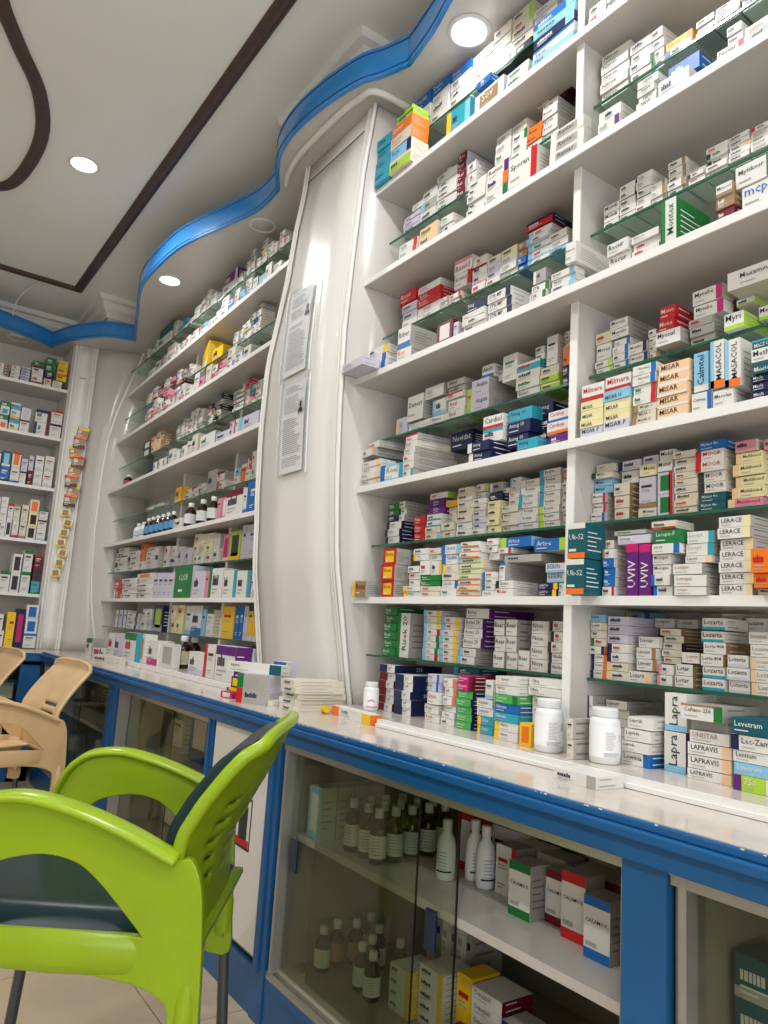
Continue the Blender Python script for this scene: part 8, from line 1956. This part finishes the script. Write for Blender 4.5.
def syrup(loc, r, h, label, body='amber', lab='#DFE0D6', group='amber syrup bottles in the near cabinet', name='syrup_bottle'):
    key = (body, lab, r, h)
    t = thing(name, label, 'bottle', loc, random.uniform(-.4, .4), group)
    if key not in _SY:
        b = MB(); b.lathe([(r*.88, 0), (r, .004), (r, .58*h), (r*.86, .68*h), (r*.45, .78*h), (r*.42, .84*h)], 20); m1 = b.mesh('body', True); m1.materials.append(M['amber'] if body == 'amber' else M['bottle'])
        b = MB(); b.lathe([(r*.50, .82*h), (r*.52, .83*h), (r*.52, .98*h), (r*.46, h)], 20); m2 = b.mesh('cap', True); m2.materials.append(M['cap'])
        b = MB(); b.lathe([(r+.0005, .12*h), (r+.0005, .52*h)], 20); b.f = b.f[:-2]; b.mi = b.mi[:-2]; m3 = b.mesh('label', True)
        if lab not in _LM: _LM[lab] = mat('bottle_label', lab, .5)
        m3.materials.append(_LM[lab])
        b = MB()
        for k in range(6):
            R_ = r+.001
            for q in range(4):
                p0, p1 = math.radians(195+16*q), math.radians(195+16*q+(16 if q < 3 else 8)); z = h*(.46-.055*k)
                b.quad((R_*math.cos(p0), R_*math.sin(p0), z), (R_*math.cos(p1), R_*math.sin(p1), z), (R_*math.cos(p1), R_*math.sin(p1), z+h*.014), (R_*math.cos(p0), R_*math.sin(p0), z+h*.014))
        m4 = b.mesh('print'); m4.materials.append(M['greyprint'])
        if body != 'amber':
            b2_ = len(b.f)
            for q in range(6):
                p0, p1 = math.radians(180+18*q), math.radians(198+18*q); R_ = r+.0011
                b.quad((R_*math.cos(p0), R_*math.sin(p0), h*.14), (R_*math.cos(p1), R_*math.sin(p1), h*.14), (R_*math.cos(p1), R_*math.sin(p1), h*.17), (R_*math.cos(p0), R_*math.sin(p0), h*.17), mi=1)
            m4 = b.mesh('print'); m4.materials.append(M['greyprint']); m4.materials.append(M['tealcush'])
        _SY[key] = (m1, m2, m3, m4)
    m1, m2, m3, m4 = _SY[key]
    link('body', m1, None, t); link('cap', m2, None, t); l3 = link('label', m3, None, t); link('print', m4, None, l3)
    return t
_SY = {}; _LM = {}
# near cabinet, middle shelf
ZS_ = .4657
k = 0
for i, y in enumerate((1.505, 1.560, 1.615)):
    for j, x in enumerate((1.085, 1.134, 1.183, 1.236, 1.288)):
        syrup((x+.006*(i % 2), y, ZS_), .0205, .125, 'amber syrup bottle with white cap, %s from the glass, %s row, middle shelf' % (('first', 'second', 'third', 'fourth', 'fifth')[j], ('front', 'second', 'back')[i]))
for x, y, w_ in ((1.166, 1.352, 'alone in front of the amber bottles'), (1.225, 1.322, 'left one of a touching pair'), (1.212, 1.272, 'right one of a touching pair')):
    syrup((x, y, ZS_), .021, .128, 'white plastic syrup bottle on the cabinet shelf, '+w_, 'white', '#E9EAEA', 'white syrup bottles', 'white_bottle')
for x, y, lab, w_ in ((1.104, 1.745, '#DFE0D6', 'nearest the side'), (1.156, 1.762, '#C96E45', 'orange label, second'), (1.205, 1.745, '#C96E45', 'orange label, third'), (1.138, 1.615, '#E2E4DE', 'front pair, inner'), (1.132, 1.560, '#E2E4DE', 'front pair, outer'), (1.185, 1.640, '#DFE0D6', 'behind the front pair'), (1.240, 1.690, '#DFE0D6', 'rear of the cluster'), (1.235, 1.590, '#DFE0D6', 'rear beside the yellow boxes'), (1.265, 1.765, '#DFE0D6', 'deepest in the corner')):
    syrup((x, y, .1405), .0205, .107, 'amber bottle on the cabinet floor, '+w_, 'amber', lab, 'amber bottles on the cabinet floor')
def cab(x, y0, y1, z, h, d, tok, label, name='syrup_carton', cat='carton', yaw=0):
    return carton((x+d/2, (y0+y1)/2, z), y1-y0, h, d, tok, label, -90+yaw, name, cat, 'cartons in the near cabinet')
for i in range(4):
    cab(1.048+i*.050, 1.712, 1.775, ZS_, .128, .047, 'B+Cw+Sc' if i == 0 else 'g+Sc', ('pale blue tall carton at the cabinet side, nearest the glass', 'tall grey-sided carton second from the glass', 'tall grey-sided carton third from the glass', 'tall grey-sided carton farthest from the glass')[i])
cab(1.250, 1.357, 1.412, ZS_, .128, .09, 'r+Cw+Sr', 'red carton with white panel behind the white bottles')
cab(1.212, 1.178, 1.240, ZS_, .100, .055, 'w+Rr+Bw+Sg', 'white carton with red block left of the row of striped syrup cartons')
cab(1.150, 1.080, 1.138, ZS_, .101, .055, 'w+TG+BG+Sg:CALAMOX/n', 'white syrup carton with green bands')
cab(1.187, 1.020, 1.074, ZS_, .098, .055, 'w+TM+BM+Sg:CALAMOX/n', 'white syrup carton with maroon bands')
cab(1.158, .952, 1.008, ZS_, .117, .055, 'w+Tr+Br+Sg:CALAMOX/n', 'white syrup carton with red bands, tallest of the row')
cab(1.128, .874, .930, ZS_, .102, .055, 'w+Tb+Bb+Sg:CALAMOX/n', 'white syrup carton with blue bands, nearest the blue post')
for i, (x, y0, y1, h, tok, lb_) in enumerate(((1.29, 1.255, 1.335, .11, 'w+Rv', 'white carton behind the white bottles'), (1.36, 1.33, 1.40, .115, 'g+Lw', 'grey carton deep behind the red one'), (1.275, 1.165, 1.245, .095, 'w+Sh', 'white carton behind the red-block carton'), (1.25, 1.08, 1.155, .10, 'g+Tg+Sg', 'grey carton behind the green-banded one'), (1.26, .995, 1.07, .096, 'w+TG+Sg', 'white carton with green top behind the maroon-banded one'), (1.23, .915, .985, .10, 'w+Sg+TM', 'grey-sided carton behind the red-banded one'), (1.20, .845, .872, .095, 'g+Tb', 'narrow grey carton behind the blue-banded one'), (1.36, 1.14, 1.23, .10, 'G+Sg', 'green carton deep on the cabinet shelf'), (1.35, 1.03, 1.12, .09, 'w+Lr', 'white carton with red end deep on the cabinet shelf'), (1.34, .90, .99, .09, 'h+Sh', 'brown carton deep on the cabinet shelf'))):
    cab(x, y0, y1, ZS_, h, .06, tok, lb_)
# cabinet floor
def pile(x, y0, y1, toks, h, d, what, yaw=0, z=.1405):
    for i, tk in enumerate(toks):
        carton((x+d/2, (y0+y1)/2, z+i*(h+.0004)), y1-y0, h, d, tk, '%s, %s in its pile on the cabinet floor' % (what, ('lowest', 'second', 'third', 'fourth', 'fifth')[i]), -90+yaw, 'floor_box', 'medicine box', 'boxes on the cabinet floor')
pile(1.150, 1.440, 1.515, ['w+Ry+Sy']*4, .024, .09, 'white and yellow box beside the bottles')
pile(1.172, 1.350, 1.432, ['w+Ry+Sw']*5, .024, .09, 'white and yellow box of the taller pile')
cab(1.20, 1.285, 1.335, .1405, .135, .08, 'y+Bo+Sy', 'ochre upright carton on the cabinet floor')
for i in range(6):
    cab(1.30+.0*i, 1.40+.028*i, 1.425+.028*i, .1405, .20, .10, 'w+Bg+Tn' if i % 2 else 'g+Lw', 'slim upright grey and white carton on the cabinet floor, %s of six' % ('first', 'second', 'third', 'fourth', 'fifth', 'sixth')[i])
pile(1.19, 1.185, 1.275, ['w+SM:Omezol']*5, .026, .09, 'white box with maroon sides')
cab(1.125, 1.175, 1.262, .1405, .075, .03, 'M:Omezol/w', 'maroon box leaning in front of the white and maroon pile', 'floor_box', 'medicine box', 8)
cab(1.17, 1.085, 1.165, .1405, .115, .07, 'n+Bb+Sg:Maxilon/w', 'navy upright carton on the cabinet floor')
cab(1.15, 1.005, 1.075, .1405, .085, .07, 'G+Tl+Sg', 'green carton on the cabinet floor')
cab(1.13, .925, .995, .1405, .08, .07, 'P+Lw+Sg', 'pink and white carton on the cabinet floor')
cab(1.13, .83, .91, .1405, .07, .07, 'w+Bv+Sg', 'white carton nearest the post on the cabinet floor')
# cabinet at the frame edge
for i in range(2):
    carton((1.14, .594, ZS_+i*.0585), .085, .058, .08, 't+Bg+St', 'dark green box with grey band, %s of two by the frame edge' % ('lower', 'upper')[i], -90, 'floor_box', 'medicine box', 'dark green boxes')
carton((1.115, .515, ZS_), .06, .04, .06, 'c+Sc', 'small cream box beside the dark green pair', -90, 'floor_box', 'medicine box')
# far cabinets behind the chair
boxo('middle_shelf', 1.12, 1.53, 2.352, 3.337, .43, .446, M['cabin'], [o for o in C.objects if o.get('label', '').startswith('counter cabinet with sliding glass and a blue')][0])
carton((1.245, 2.93, .4465), .20, .185, .09, 'b+Cw+Bb', 'large blue carton with white picture panel behind the green chair', -90, 'large_carton', 'carton')
carton((1.24, 3.16, .4465), .12, .16, .09, 'w+TG+Bg', 'white carton with green top behind sliding glass', -90, 'large_carton', 'carton')
for i, (x, y, z, w_, h, tk, lb_) in enumerate(((1.20, 3.18, .1405, .2, .10, 'h+Cw', 'brown carton on the floor of the glass cabinet behind the chair'), (1.22, 2.72, .1405, .22, .12, 'P+Cw', 'pinkish bundle carton on the floor behind the chair arm'), (1.25, 2.60, .4465, .14, .05, 'w+Rk', 'white flat carton beside the large blue one'), (1.22, 3.80, .4655, .20, .12, 'w+Tk', 'white carton in the dark far cabinet'), (1.20, 4.20, .4655, .22, .10, 'g+Cw', 'grey carton in the dark far cabinet'), (1.22, 3.75, .1405, .26, .14, 'g+Tt', 'grey and teal carton on the far cabinet floor'), (1.22, 4.35, .1405, .26, .16, 'c+Bh', 'cream carton on the far cabinet floor'), (1.22, 4.62, .4655, .2, .14, 'h+Bd', 'brown carton deep in the far cabinet'))):
    carton((x+.05, y, z), w_, h, .10, tk, lb_, -90, 'large_carton', 'carton')

# loose things on the worktop
carton((1.107, .909, ZC+.0003), .098, .021, .070, 'w+Rg+Sw', 'loose white box lying flat on the worktop before the ledge', -93, 'medicine_box', 'medicine box')
carton((1.1705, 1.765, ZC+.0003), .235, .026, .036, 'w+Lo+Ry+So:Acrifer/n', 'long white toothpaste-style box with orange end lying at the column foot', -96, 'medicine_box', 'medicine box')
b = MB(); b.tube([(1.1605, 1.985, ZC+.009), (1.159, 1.95, ZC+.011), (1.155, 1.895, ZC+.012)], [.006, .0095, .010], 10); tag(b.build('yellow_tube', mat('yellow_tube_plastic', '#E8C61A', .35), smooth=True), 'yellow ointment tube lying beside the long orange-ended box', 'tube')
for i in range(5):
    carton((1.150+.006*((i*7) % 3-1), 1.975+.008*((i*5) % 3-1), ZC+.0003+i*.0178), .098, .0174, .16, 'c+Lw+Sc', 'thin long cream box, %s in the loose pile at the column foot' % ('lowest', 'second', 'third', 'fourth', 'topmost')[i], -92+2*((i*3) % 4-1.5), 'medicine_box', 'medicine box', 'loose cream boxes')
carton((1.125, 2.085, ZC+.0003), .06, .017, .12, 'w+LB+Sc', 'thin cream box lying loose beside the pile at the column foot', -110, 'medicine_box', 'medicine box')
for i in range(2):
    carton((1.085, 2.175, ZC+.0003+i*.0452), .115, .0448, .115, ('g+Lr+Sv', 'g+LG+Sv')[i], 'grey square carton with %s label, %s of two below the column' % (('red', 'green')[i], ('lower', 'upper')[i]), -62, 'medicine_box', 'medicine box', 'grey square cartons')
carton((1.07, 2.19, ZC+.0908), .21, .030, .05, 'w+Rt+Sw:Hytrin', 'long white box with teal end lying on the grey square cartons', -62, 'medicine_box', 'medicine box')
carton((1.195, 2.245, ZC+.0003), .055, .125, .055, 'w+Tb+Sv', 'white upright carton behind the grey square cartons', -70, 'upright_carton', 'carton')
carton((1.09, 2.385, ZC+.0003), .05, .028, .04, 'y+Lk+Sy', 'small yellow and black box below the purple cartons', -80, 'medicine_box', 'medicine box')
carton((1.10, 2.38, ZC+.0287), .045, .036, .04, 'k+Cy', 'small black and yellow box standing on the yellow one', -80, 'medicine_box', 'medicine box')
carton((1.045, 2.325, ZC+.0003), .06, .020, .035, 'm+Cw', 'small pink box at the edge of the far worktop', -76, 'medicine_box', 'medicine box')
for i, (x, y, w_, h, d, tk, lb_) in enumerate(((1.21, 4.53, .12, .05, .07, 'w+Cm', 'white box with pink square in the far worktop corner'), (1.20, 4.395, .10, .05, .05, 'w+Lt', 'white roll-shaped box lying in the far worktop corner'), (1.20, 4.67, .10, .10, .07, 'w+TG+Sg', 'white carton with green top in the far worktop corner'), (1.10, 3.98, .30, .035, .06, 'c+Sc', 'long flat cream carton lying before the far ledge'))):
    carton((x, y, ZC+.0003), w_, h, d, tk, lb_, -85, 'medicine_box', 'medicine box')
# bottles of the far bay
for i in range(6):
    syrup((1.285, 4.18-.082*i, 1.4545), .023, .10, 'amber bottle with blue label, %s of six on the far white shelf' % ('first', 'second', 'third', 'fourth', 'fifth', 'sixth')[i], 'amber', '#2C8CC4', 'blue-labelled bottles in the far bay')
for y, w_ in ((3.53, 'beside a white box'), (3.37, 'between the other two'), (3.24, 'closest to the column')):
    syrup((1.285, y, 1.4545), .028, .118, 'amber bottle with white label on the far white shelf, '+w_, 'amber', '#E2E4E4', 'white-labelled bottles in the far bay')
syrup((1.297, 3.462, ZLEDGE+.0006), .034, .15, 'dark amber bottle with cream label on the far ledge, in front', 'amber', '#D8D2A8', 'amber bottles on the far ledge')
syrup((1.364, 3.505, ZLEDGE+.0006), .034, .145, 'dark amber bottle with cream label on the far ledge, behind', 'amber', '#D8D2A8', 'amber bottles on the far ledge')
for i, y in enumerate((4.40, 4.30)):
    syrup((1.30, y, 1.4545), .03, .09, 'small white bottle, %s of two beside the blue-labelled ones' % ('farther', 'nearer')[i], 'white', '#C8D6E2', 'white bottles in the far bay', 'white_bottle')
syrup((1.30, 4.75, 1.8085), .028, .08, 'small red-brown bottle alone at the far end of the third white shelf', 'amber', '#8A1C20', None)
# wire hanging from the ceiling above the end-wall fascia
b = MB(); b.tube(smooth_poly([(.655, 4.93, ZCEIL-.004), (.60, 5.0, 3.06), (.56, 5.12, 3.0), (.555, 5.22, 2.93)], 4) if False else [(.66, 4.97, ZCEIL-.006), (.64, 5.02, 3.055), (.60, 5.12, 3.03), (.575, 5.20, 2.99), (.570, 5.24, 2.95), (.570, 5.25, 2.90)], .004, 6)
tag(b.build('hanging_cord', M['cap'], smooth=True), 'thin pale cord hanging from the ceiling over the end-wall fascia', 'cord')

# ---------------------------------------------------------------- chairs
def profile_panel(name, outer, hole, y, thick, m, parent, bulge=0.0):
    bm = bmesh.new()
    def ring(pts): 
        vs = [bm.verts.new((u, 0, z)) for u, z in pts]; return [bm.edges.new((vs[i], vs[(i+1) % len(vs)])) for i in range(len(vs))]
    es = ring(outer)
    if hole: es += ring(hole)
    bmesh.ops.triangle_fill(bm, use_beauty=True, use_dissolve=False, edges=es)
    bmesh.ops.recalc_face_normals(bm, faces=bm.faces)
    me = bpy.data.meshes.new(name); bm.to_mesh(me); bm.free()
    o = link(name, me, m, parent); o.location = (0, y, 0)
    md = o.modifiers.new('s', 'SOLIDIFY'); md.thickness = thick; md.offset = 0
    bv = o.modifiers.new('b', 'BEVEL'); bv.width = thick*.42; bv.segments = 3; bv.limit_method = 'ANGLE'; bv.angle_limit = math.radians(50)
    for p in me.polygons: p.use_smooth = True
    wn = o.modifiers.new('w', 'WEIGHTED_NORMAL')
    return o
OUT = [(-.305, .27), (-.304, .36), (-.325, .385), (-.372, .402), (-.466, .413), (-.60, .415), (-.665, .395), (-.70, .33), (-.715, .27), (-.765, .27), (-.757, .40), (-.745, .50), (-.728, .575), (-.700, .636), (-.664, .668), (-.628, .680), (-.578, .684), (-.525, .676), (-.454, .657), (-.382, .630), (-.337, .610), (-.309, .598), (-.288, .600), (-.268, .560), (-.258, .48), (-.252, .36), (-.250, .27)]
HOLE = [(-.668, .474), (-.662, .515), (-.645, .552), (-.615, .578), (-.564, .592), (-.523, .594), (-.478, .583), (-.441, .557), (-.410, .528), (-.380, .498), (-.357, .474)]
RIM = [(.40, -.285), (.48, -.295), (.55, -.306), (.599, -.316), (.638, -.308), (.687, -.281), (.74, -.243), (.79, -.200), (.81, -.184)]
BULGE = [(.43, 0), (.50, .012), (.56, .032), (.63, .064), (.69, .062), (.73, .053), (.81, .02)]
def chair(name, label, loc, rz, scale, shell, shellback, cushion, flatback=False, group=None):
    root = thing(name, label, 'chair', loc, rz, group); root.scale = (scale,)*3
    off = .45; hw = .235
    O = [(u+off, z) for u, z in smooth_poly(OUT+[OUT[0]], 3)[:-1]]; Hh = [(u+off, z) for u, z in smooth_poly(HOLE, 3)]
    for sgn in (-1, 1):
        O_ = [(u-.036*min(1, (.63-z)/.07), z) if sgn > 0 and z < .63 and u > off-.345 else (u, z) for u, z in O]
        ar = profile_panel('armrest', O_, Hh, sgn*hw, .020, shell, root)
        top = [p for p in smooth_poly([(-.757, .42), (-.745, .50), (-.728, .575), (-.700, .640), (-.664, .674), (-.628, .687), (-.578, .691), (-.525, .683), (-.454, .664), (-.382, .637), (-.337, .616), (-.309, .604)], 4)]
        mb = MB(); n = 12; rows = []
        for i, (u, z) in enumerate(top):
            p = Vector((u+off, z)); a = Vector(top[max(0, i-1)]); c = Vector(top[min(len(top)-1, i+1)]); d = (c-a).normalized(); nn = Vector((-d.y, d.x))
            wd = .030*min(1, .45+i/12)
            rows.append([(p.x+nn.x*(math.sin(t)*.011-.006), sgn*.006+math.cos(t)*wd, p.y+nn.y*(math.sin(t)*.011-.006)) for t in [2*math.pi*k/n for k in range(n)]])
        for r0, r1 in zip(rows, rows[1:]):
            for k in range(n): mb.quad(r0[k], r0[(k+1) % n], r1[(k+1) % n], r1[k])
        mb.quad(*rows[0]); mb.quad(*rows[-1])
        me = mb.mesh('arm_rim', True); bm = bmesh.new(); bm.from_mesh(me); bmesh.ops.remove_doubles(bm, verts=bm.verts, dist=1e-6); bmesh.ops.recalc_face_normals(bm, faces=bm.faces); bm.to_mesh(me); bm.free()
        link('arm_rim', me, shell, ar)
        mb = MB(); mb.tube([(-.74+off, sgn*hw, .444), (-.68+off, sgn*(hw+.006), .445), (-.50+off, sgn*(hw+.010), .446), (-.38+off, sgn*(hw+.005), .444), (-.315+off, sgn*(hw-.016), .438)], [.006, .010, .012, .011, .008], 14, flat=2.9, caps=True)
        mb.build('seat_rail', shell, root, smooth=True)
        # rear and front leg sockets with steel tubes
        for nm, (u0, z0), (u1, z1), (uf, yf), w0 in (('rear', (-.277-.028*(sgn > 0), .44), (-.277-.028*(sgn > 0), .315), (-.262-.02*(sgn > 0), .012), .0235), ('front', (-.715, .52), (-.742, .24), (-.768, .012), .026)):
            mb = MB(); mb.tube([(u0+off, sgn*(hw-.005), z0), ((u0+u1)/2+off, sgn*(hw-.004), (z0+z1)/2), (u1+off, sgn*hw, z1)], [w0*.35, w0*.9, w0*.9], 12, flat=.95); mb.build('leg_socket', shell, root, smooth=True)
            mb = MB(); mb.tube([(u1+off, sgn*hw, z1+.06), (uf+off, sgn*(hw+yf), 0.0)], .0125, 12); mb.build('leg', M['steel'], root, smooth=True)
    # back shell with slots
    ns, nt = 33, 34
    def bp(s, t, lift=0.0):
        z = .43+t*(.807-.43)
        if flatback: z = .43+t*(.850-.43)
        u = interp(RIM, z)
        q = 2*s-1
        half = hw-.005-(.012*max(0, (z-.60)/.25)**2)
        if z < .60 and not flatback: half *= 1-.42*((.60-z)/.17)
        if z > .75 and not flatback: half *= 1-.08*((z-.75)/.06)**2
        bul = interp(BULGE, z)*(1-q*q)*(.15 if flatback else 1)
        topdrop = .018*(q**4)*t if t > .9 else 0
        return (u+off+bul+lift, q*half, z-topdrop*(t-.9)*10 if t > .9 else z)
    mb = MB(); grid = [[bp(i/(ns-1), j/(nt-1)) for i in range(ns)] for j in range(nt)]
    slots = {(j, c) for j in ((9, 12, 15, 18, 21) if not flatback else (14, 17)) for c in (list(range(5, 8))+list(range(12, 20))+list(range(24, 27)) if not flatback else list(range(4, 16)))}
    for j in range(nt-1):
        for i in range(ns-1):
            if (j, i) in slots: continue
            mb.quad(grid[j][i], grid[j][i+1], grid[j+1][i+1], grid[j+1][i])
    me = mb.mesh('backrest', True); bm = bmesh.new(); bm.from_mesh(me); bmesh.ops.remove_doubles(bm, verts=bm.verts, dist=1e-6); bmesh.ops.recalc_face_normals(bm, faces=bm.faces); bm.to_mesh(me); bm.free()
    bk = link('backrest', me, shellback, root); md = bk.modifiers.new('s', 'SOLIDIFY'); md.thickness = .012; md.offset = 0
    # rolled rim round the back
    path = [bp(0, t) for t in [.32+.68*k/22 for k in range(23)]] + [bp(s, 1) for s in [.04+.92*k/20 for k in range(21)]] + [bp(1, t) for t in [1-.68*k/22 for k in range(23)]]
    mb = MB(); mb.tube(path, .0125 if not flatback else .009, 10); mb.build('back_rim', shell, root, smooth=True)
    # seat pan
    mb = MB(); N = 16
    def sp(i, j, lift=0.0):
        u = -.785+.515*i/N; q = 2*j/N-1
        z = .452-.018*math.sin(math.pi*i/N)*(1-q*q)-(.02 if i == 0 else 0)+lift
        return (u+off, q*(hw-.006), z)
    for i in range(N):
        for j in range(N):
            if flatback and 10 <= i <= 14 and 4 <= j <= 11: continue
            mb.quad(sp(i, j), sp(i+1, j), sp(i+1, j+1), sp(i, j+1))
    me = mb.mesh('seat', True); bm = bmesh.new(); bm.from_mesh(me); bmesh.ops.remove_doubles(bm, verts=bm.verts, dist=1e-6); bmesh.ops.recalc_face_normals(bm, faces=bm.faces); bm.to_mesh(me); bm.free()
    se = link('seat', me, shell, root); md = se.modifiers.new('s', 'SOLIDIFY'); md.thickness = .012; md.offset = -1
    if cushion:
        mb = MB(); NU, NV = 18, 18; rows = []
        for i in range(NU+1):
            row = []
            for j in range(NV+1):
                u = -.80+.51*i/NU; q = 2*j/NV-1; e = min(1, (1-abs(q))*7, i/NU*8, (1-i/NU)*8); e = max(0, e)**.5
                row.append((u+off, q*(hw-.016), (.456+.040*e)))
            rows.append(row)
        for i in range(NU):
            for j in range(NV): mb.quad(rows[i][j], rows[i+1][j], rows[i+1][j+1], rows[i][j+1])
        sc_ = mb.build('seat_cushion', M['tealcush'], root); weld(sc_)
        mb = MB(); rows = []
        for j in range(25):
            t = .22+.74*j/24; row = []
            for i in range(25):
                s = .045+.91*i/24; q = 2*s-1
                e = max(0, min(1, (1-abs(q)-.08)*6, (t-.2)*9, (.97-t)*9))**.5
                rib = .004*abs(math.sin(i*math.pi/24*5))
                row.append(bp(s, t, -.010-(.026+rib+interp(BULGE, .43+t*(.807-.43))*(1-q*q))*e))
            rows.append(row)
        for j in range(24):
            for i in range(24): mb.quad(rows[j][i], rows[j][i+1], rows[j+1][i+1], rows[j+1][i])
        bc_ = mb.build('back_cushion', M['tealcush'], root); weld(bc_)
    return root
def weld(o):
    me = o.data; bm = bmesh.new(); bm.from_mesh(me); bmesh.ops.remove_doubles(bm, verts=bm.verts, dist=1e-6); bmesh.ops.recalc_face_normals(bm, faces=bm.faces); bm.to_mesh(me); bm.free()
    me.polygons.foreach_set('use_smooth', [True]*len(me.polygons))
Bv = Vector((.822, -.569, 0)); Dv = Vector((.569, .822, 0))
g = Bv*(-.45)+Dv*1.585
chair('plastic_armchair', 'lime green plastic armchair with dark teal cushions and steel legs by the counter', (g.x, g.y, 0), math.atan2(-.569, .822), 1.0, M['lime'], M['limeshade'], True)
chair('plastic_armchair', 'beige plastic armchair nearer the counter, tucked behind the green one', (.595, 3.57, 0), math.radians(8), .93, M['beige'], M['beige'], False, True)
chair('plastic_armchair', 'beige plastic armchair farther back, cut by the frame edge', (.475, 4.42, 0), math.radians(8), .93, M['beige'], M['beige'], False, True)
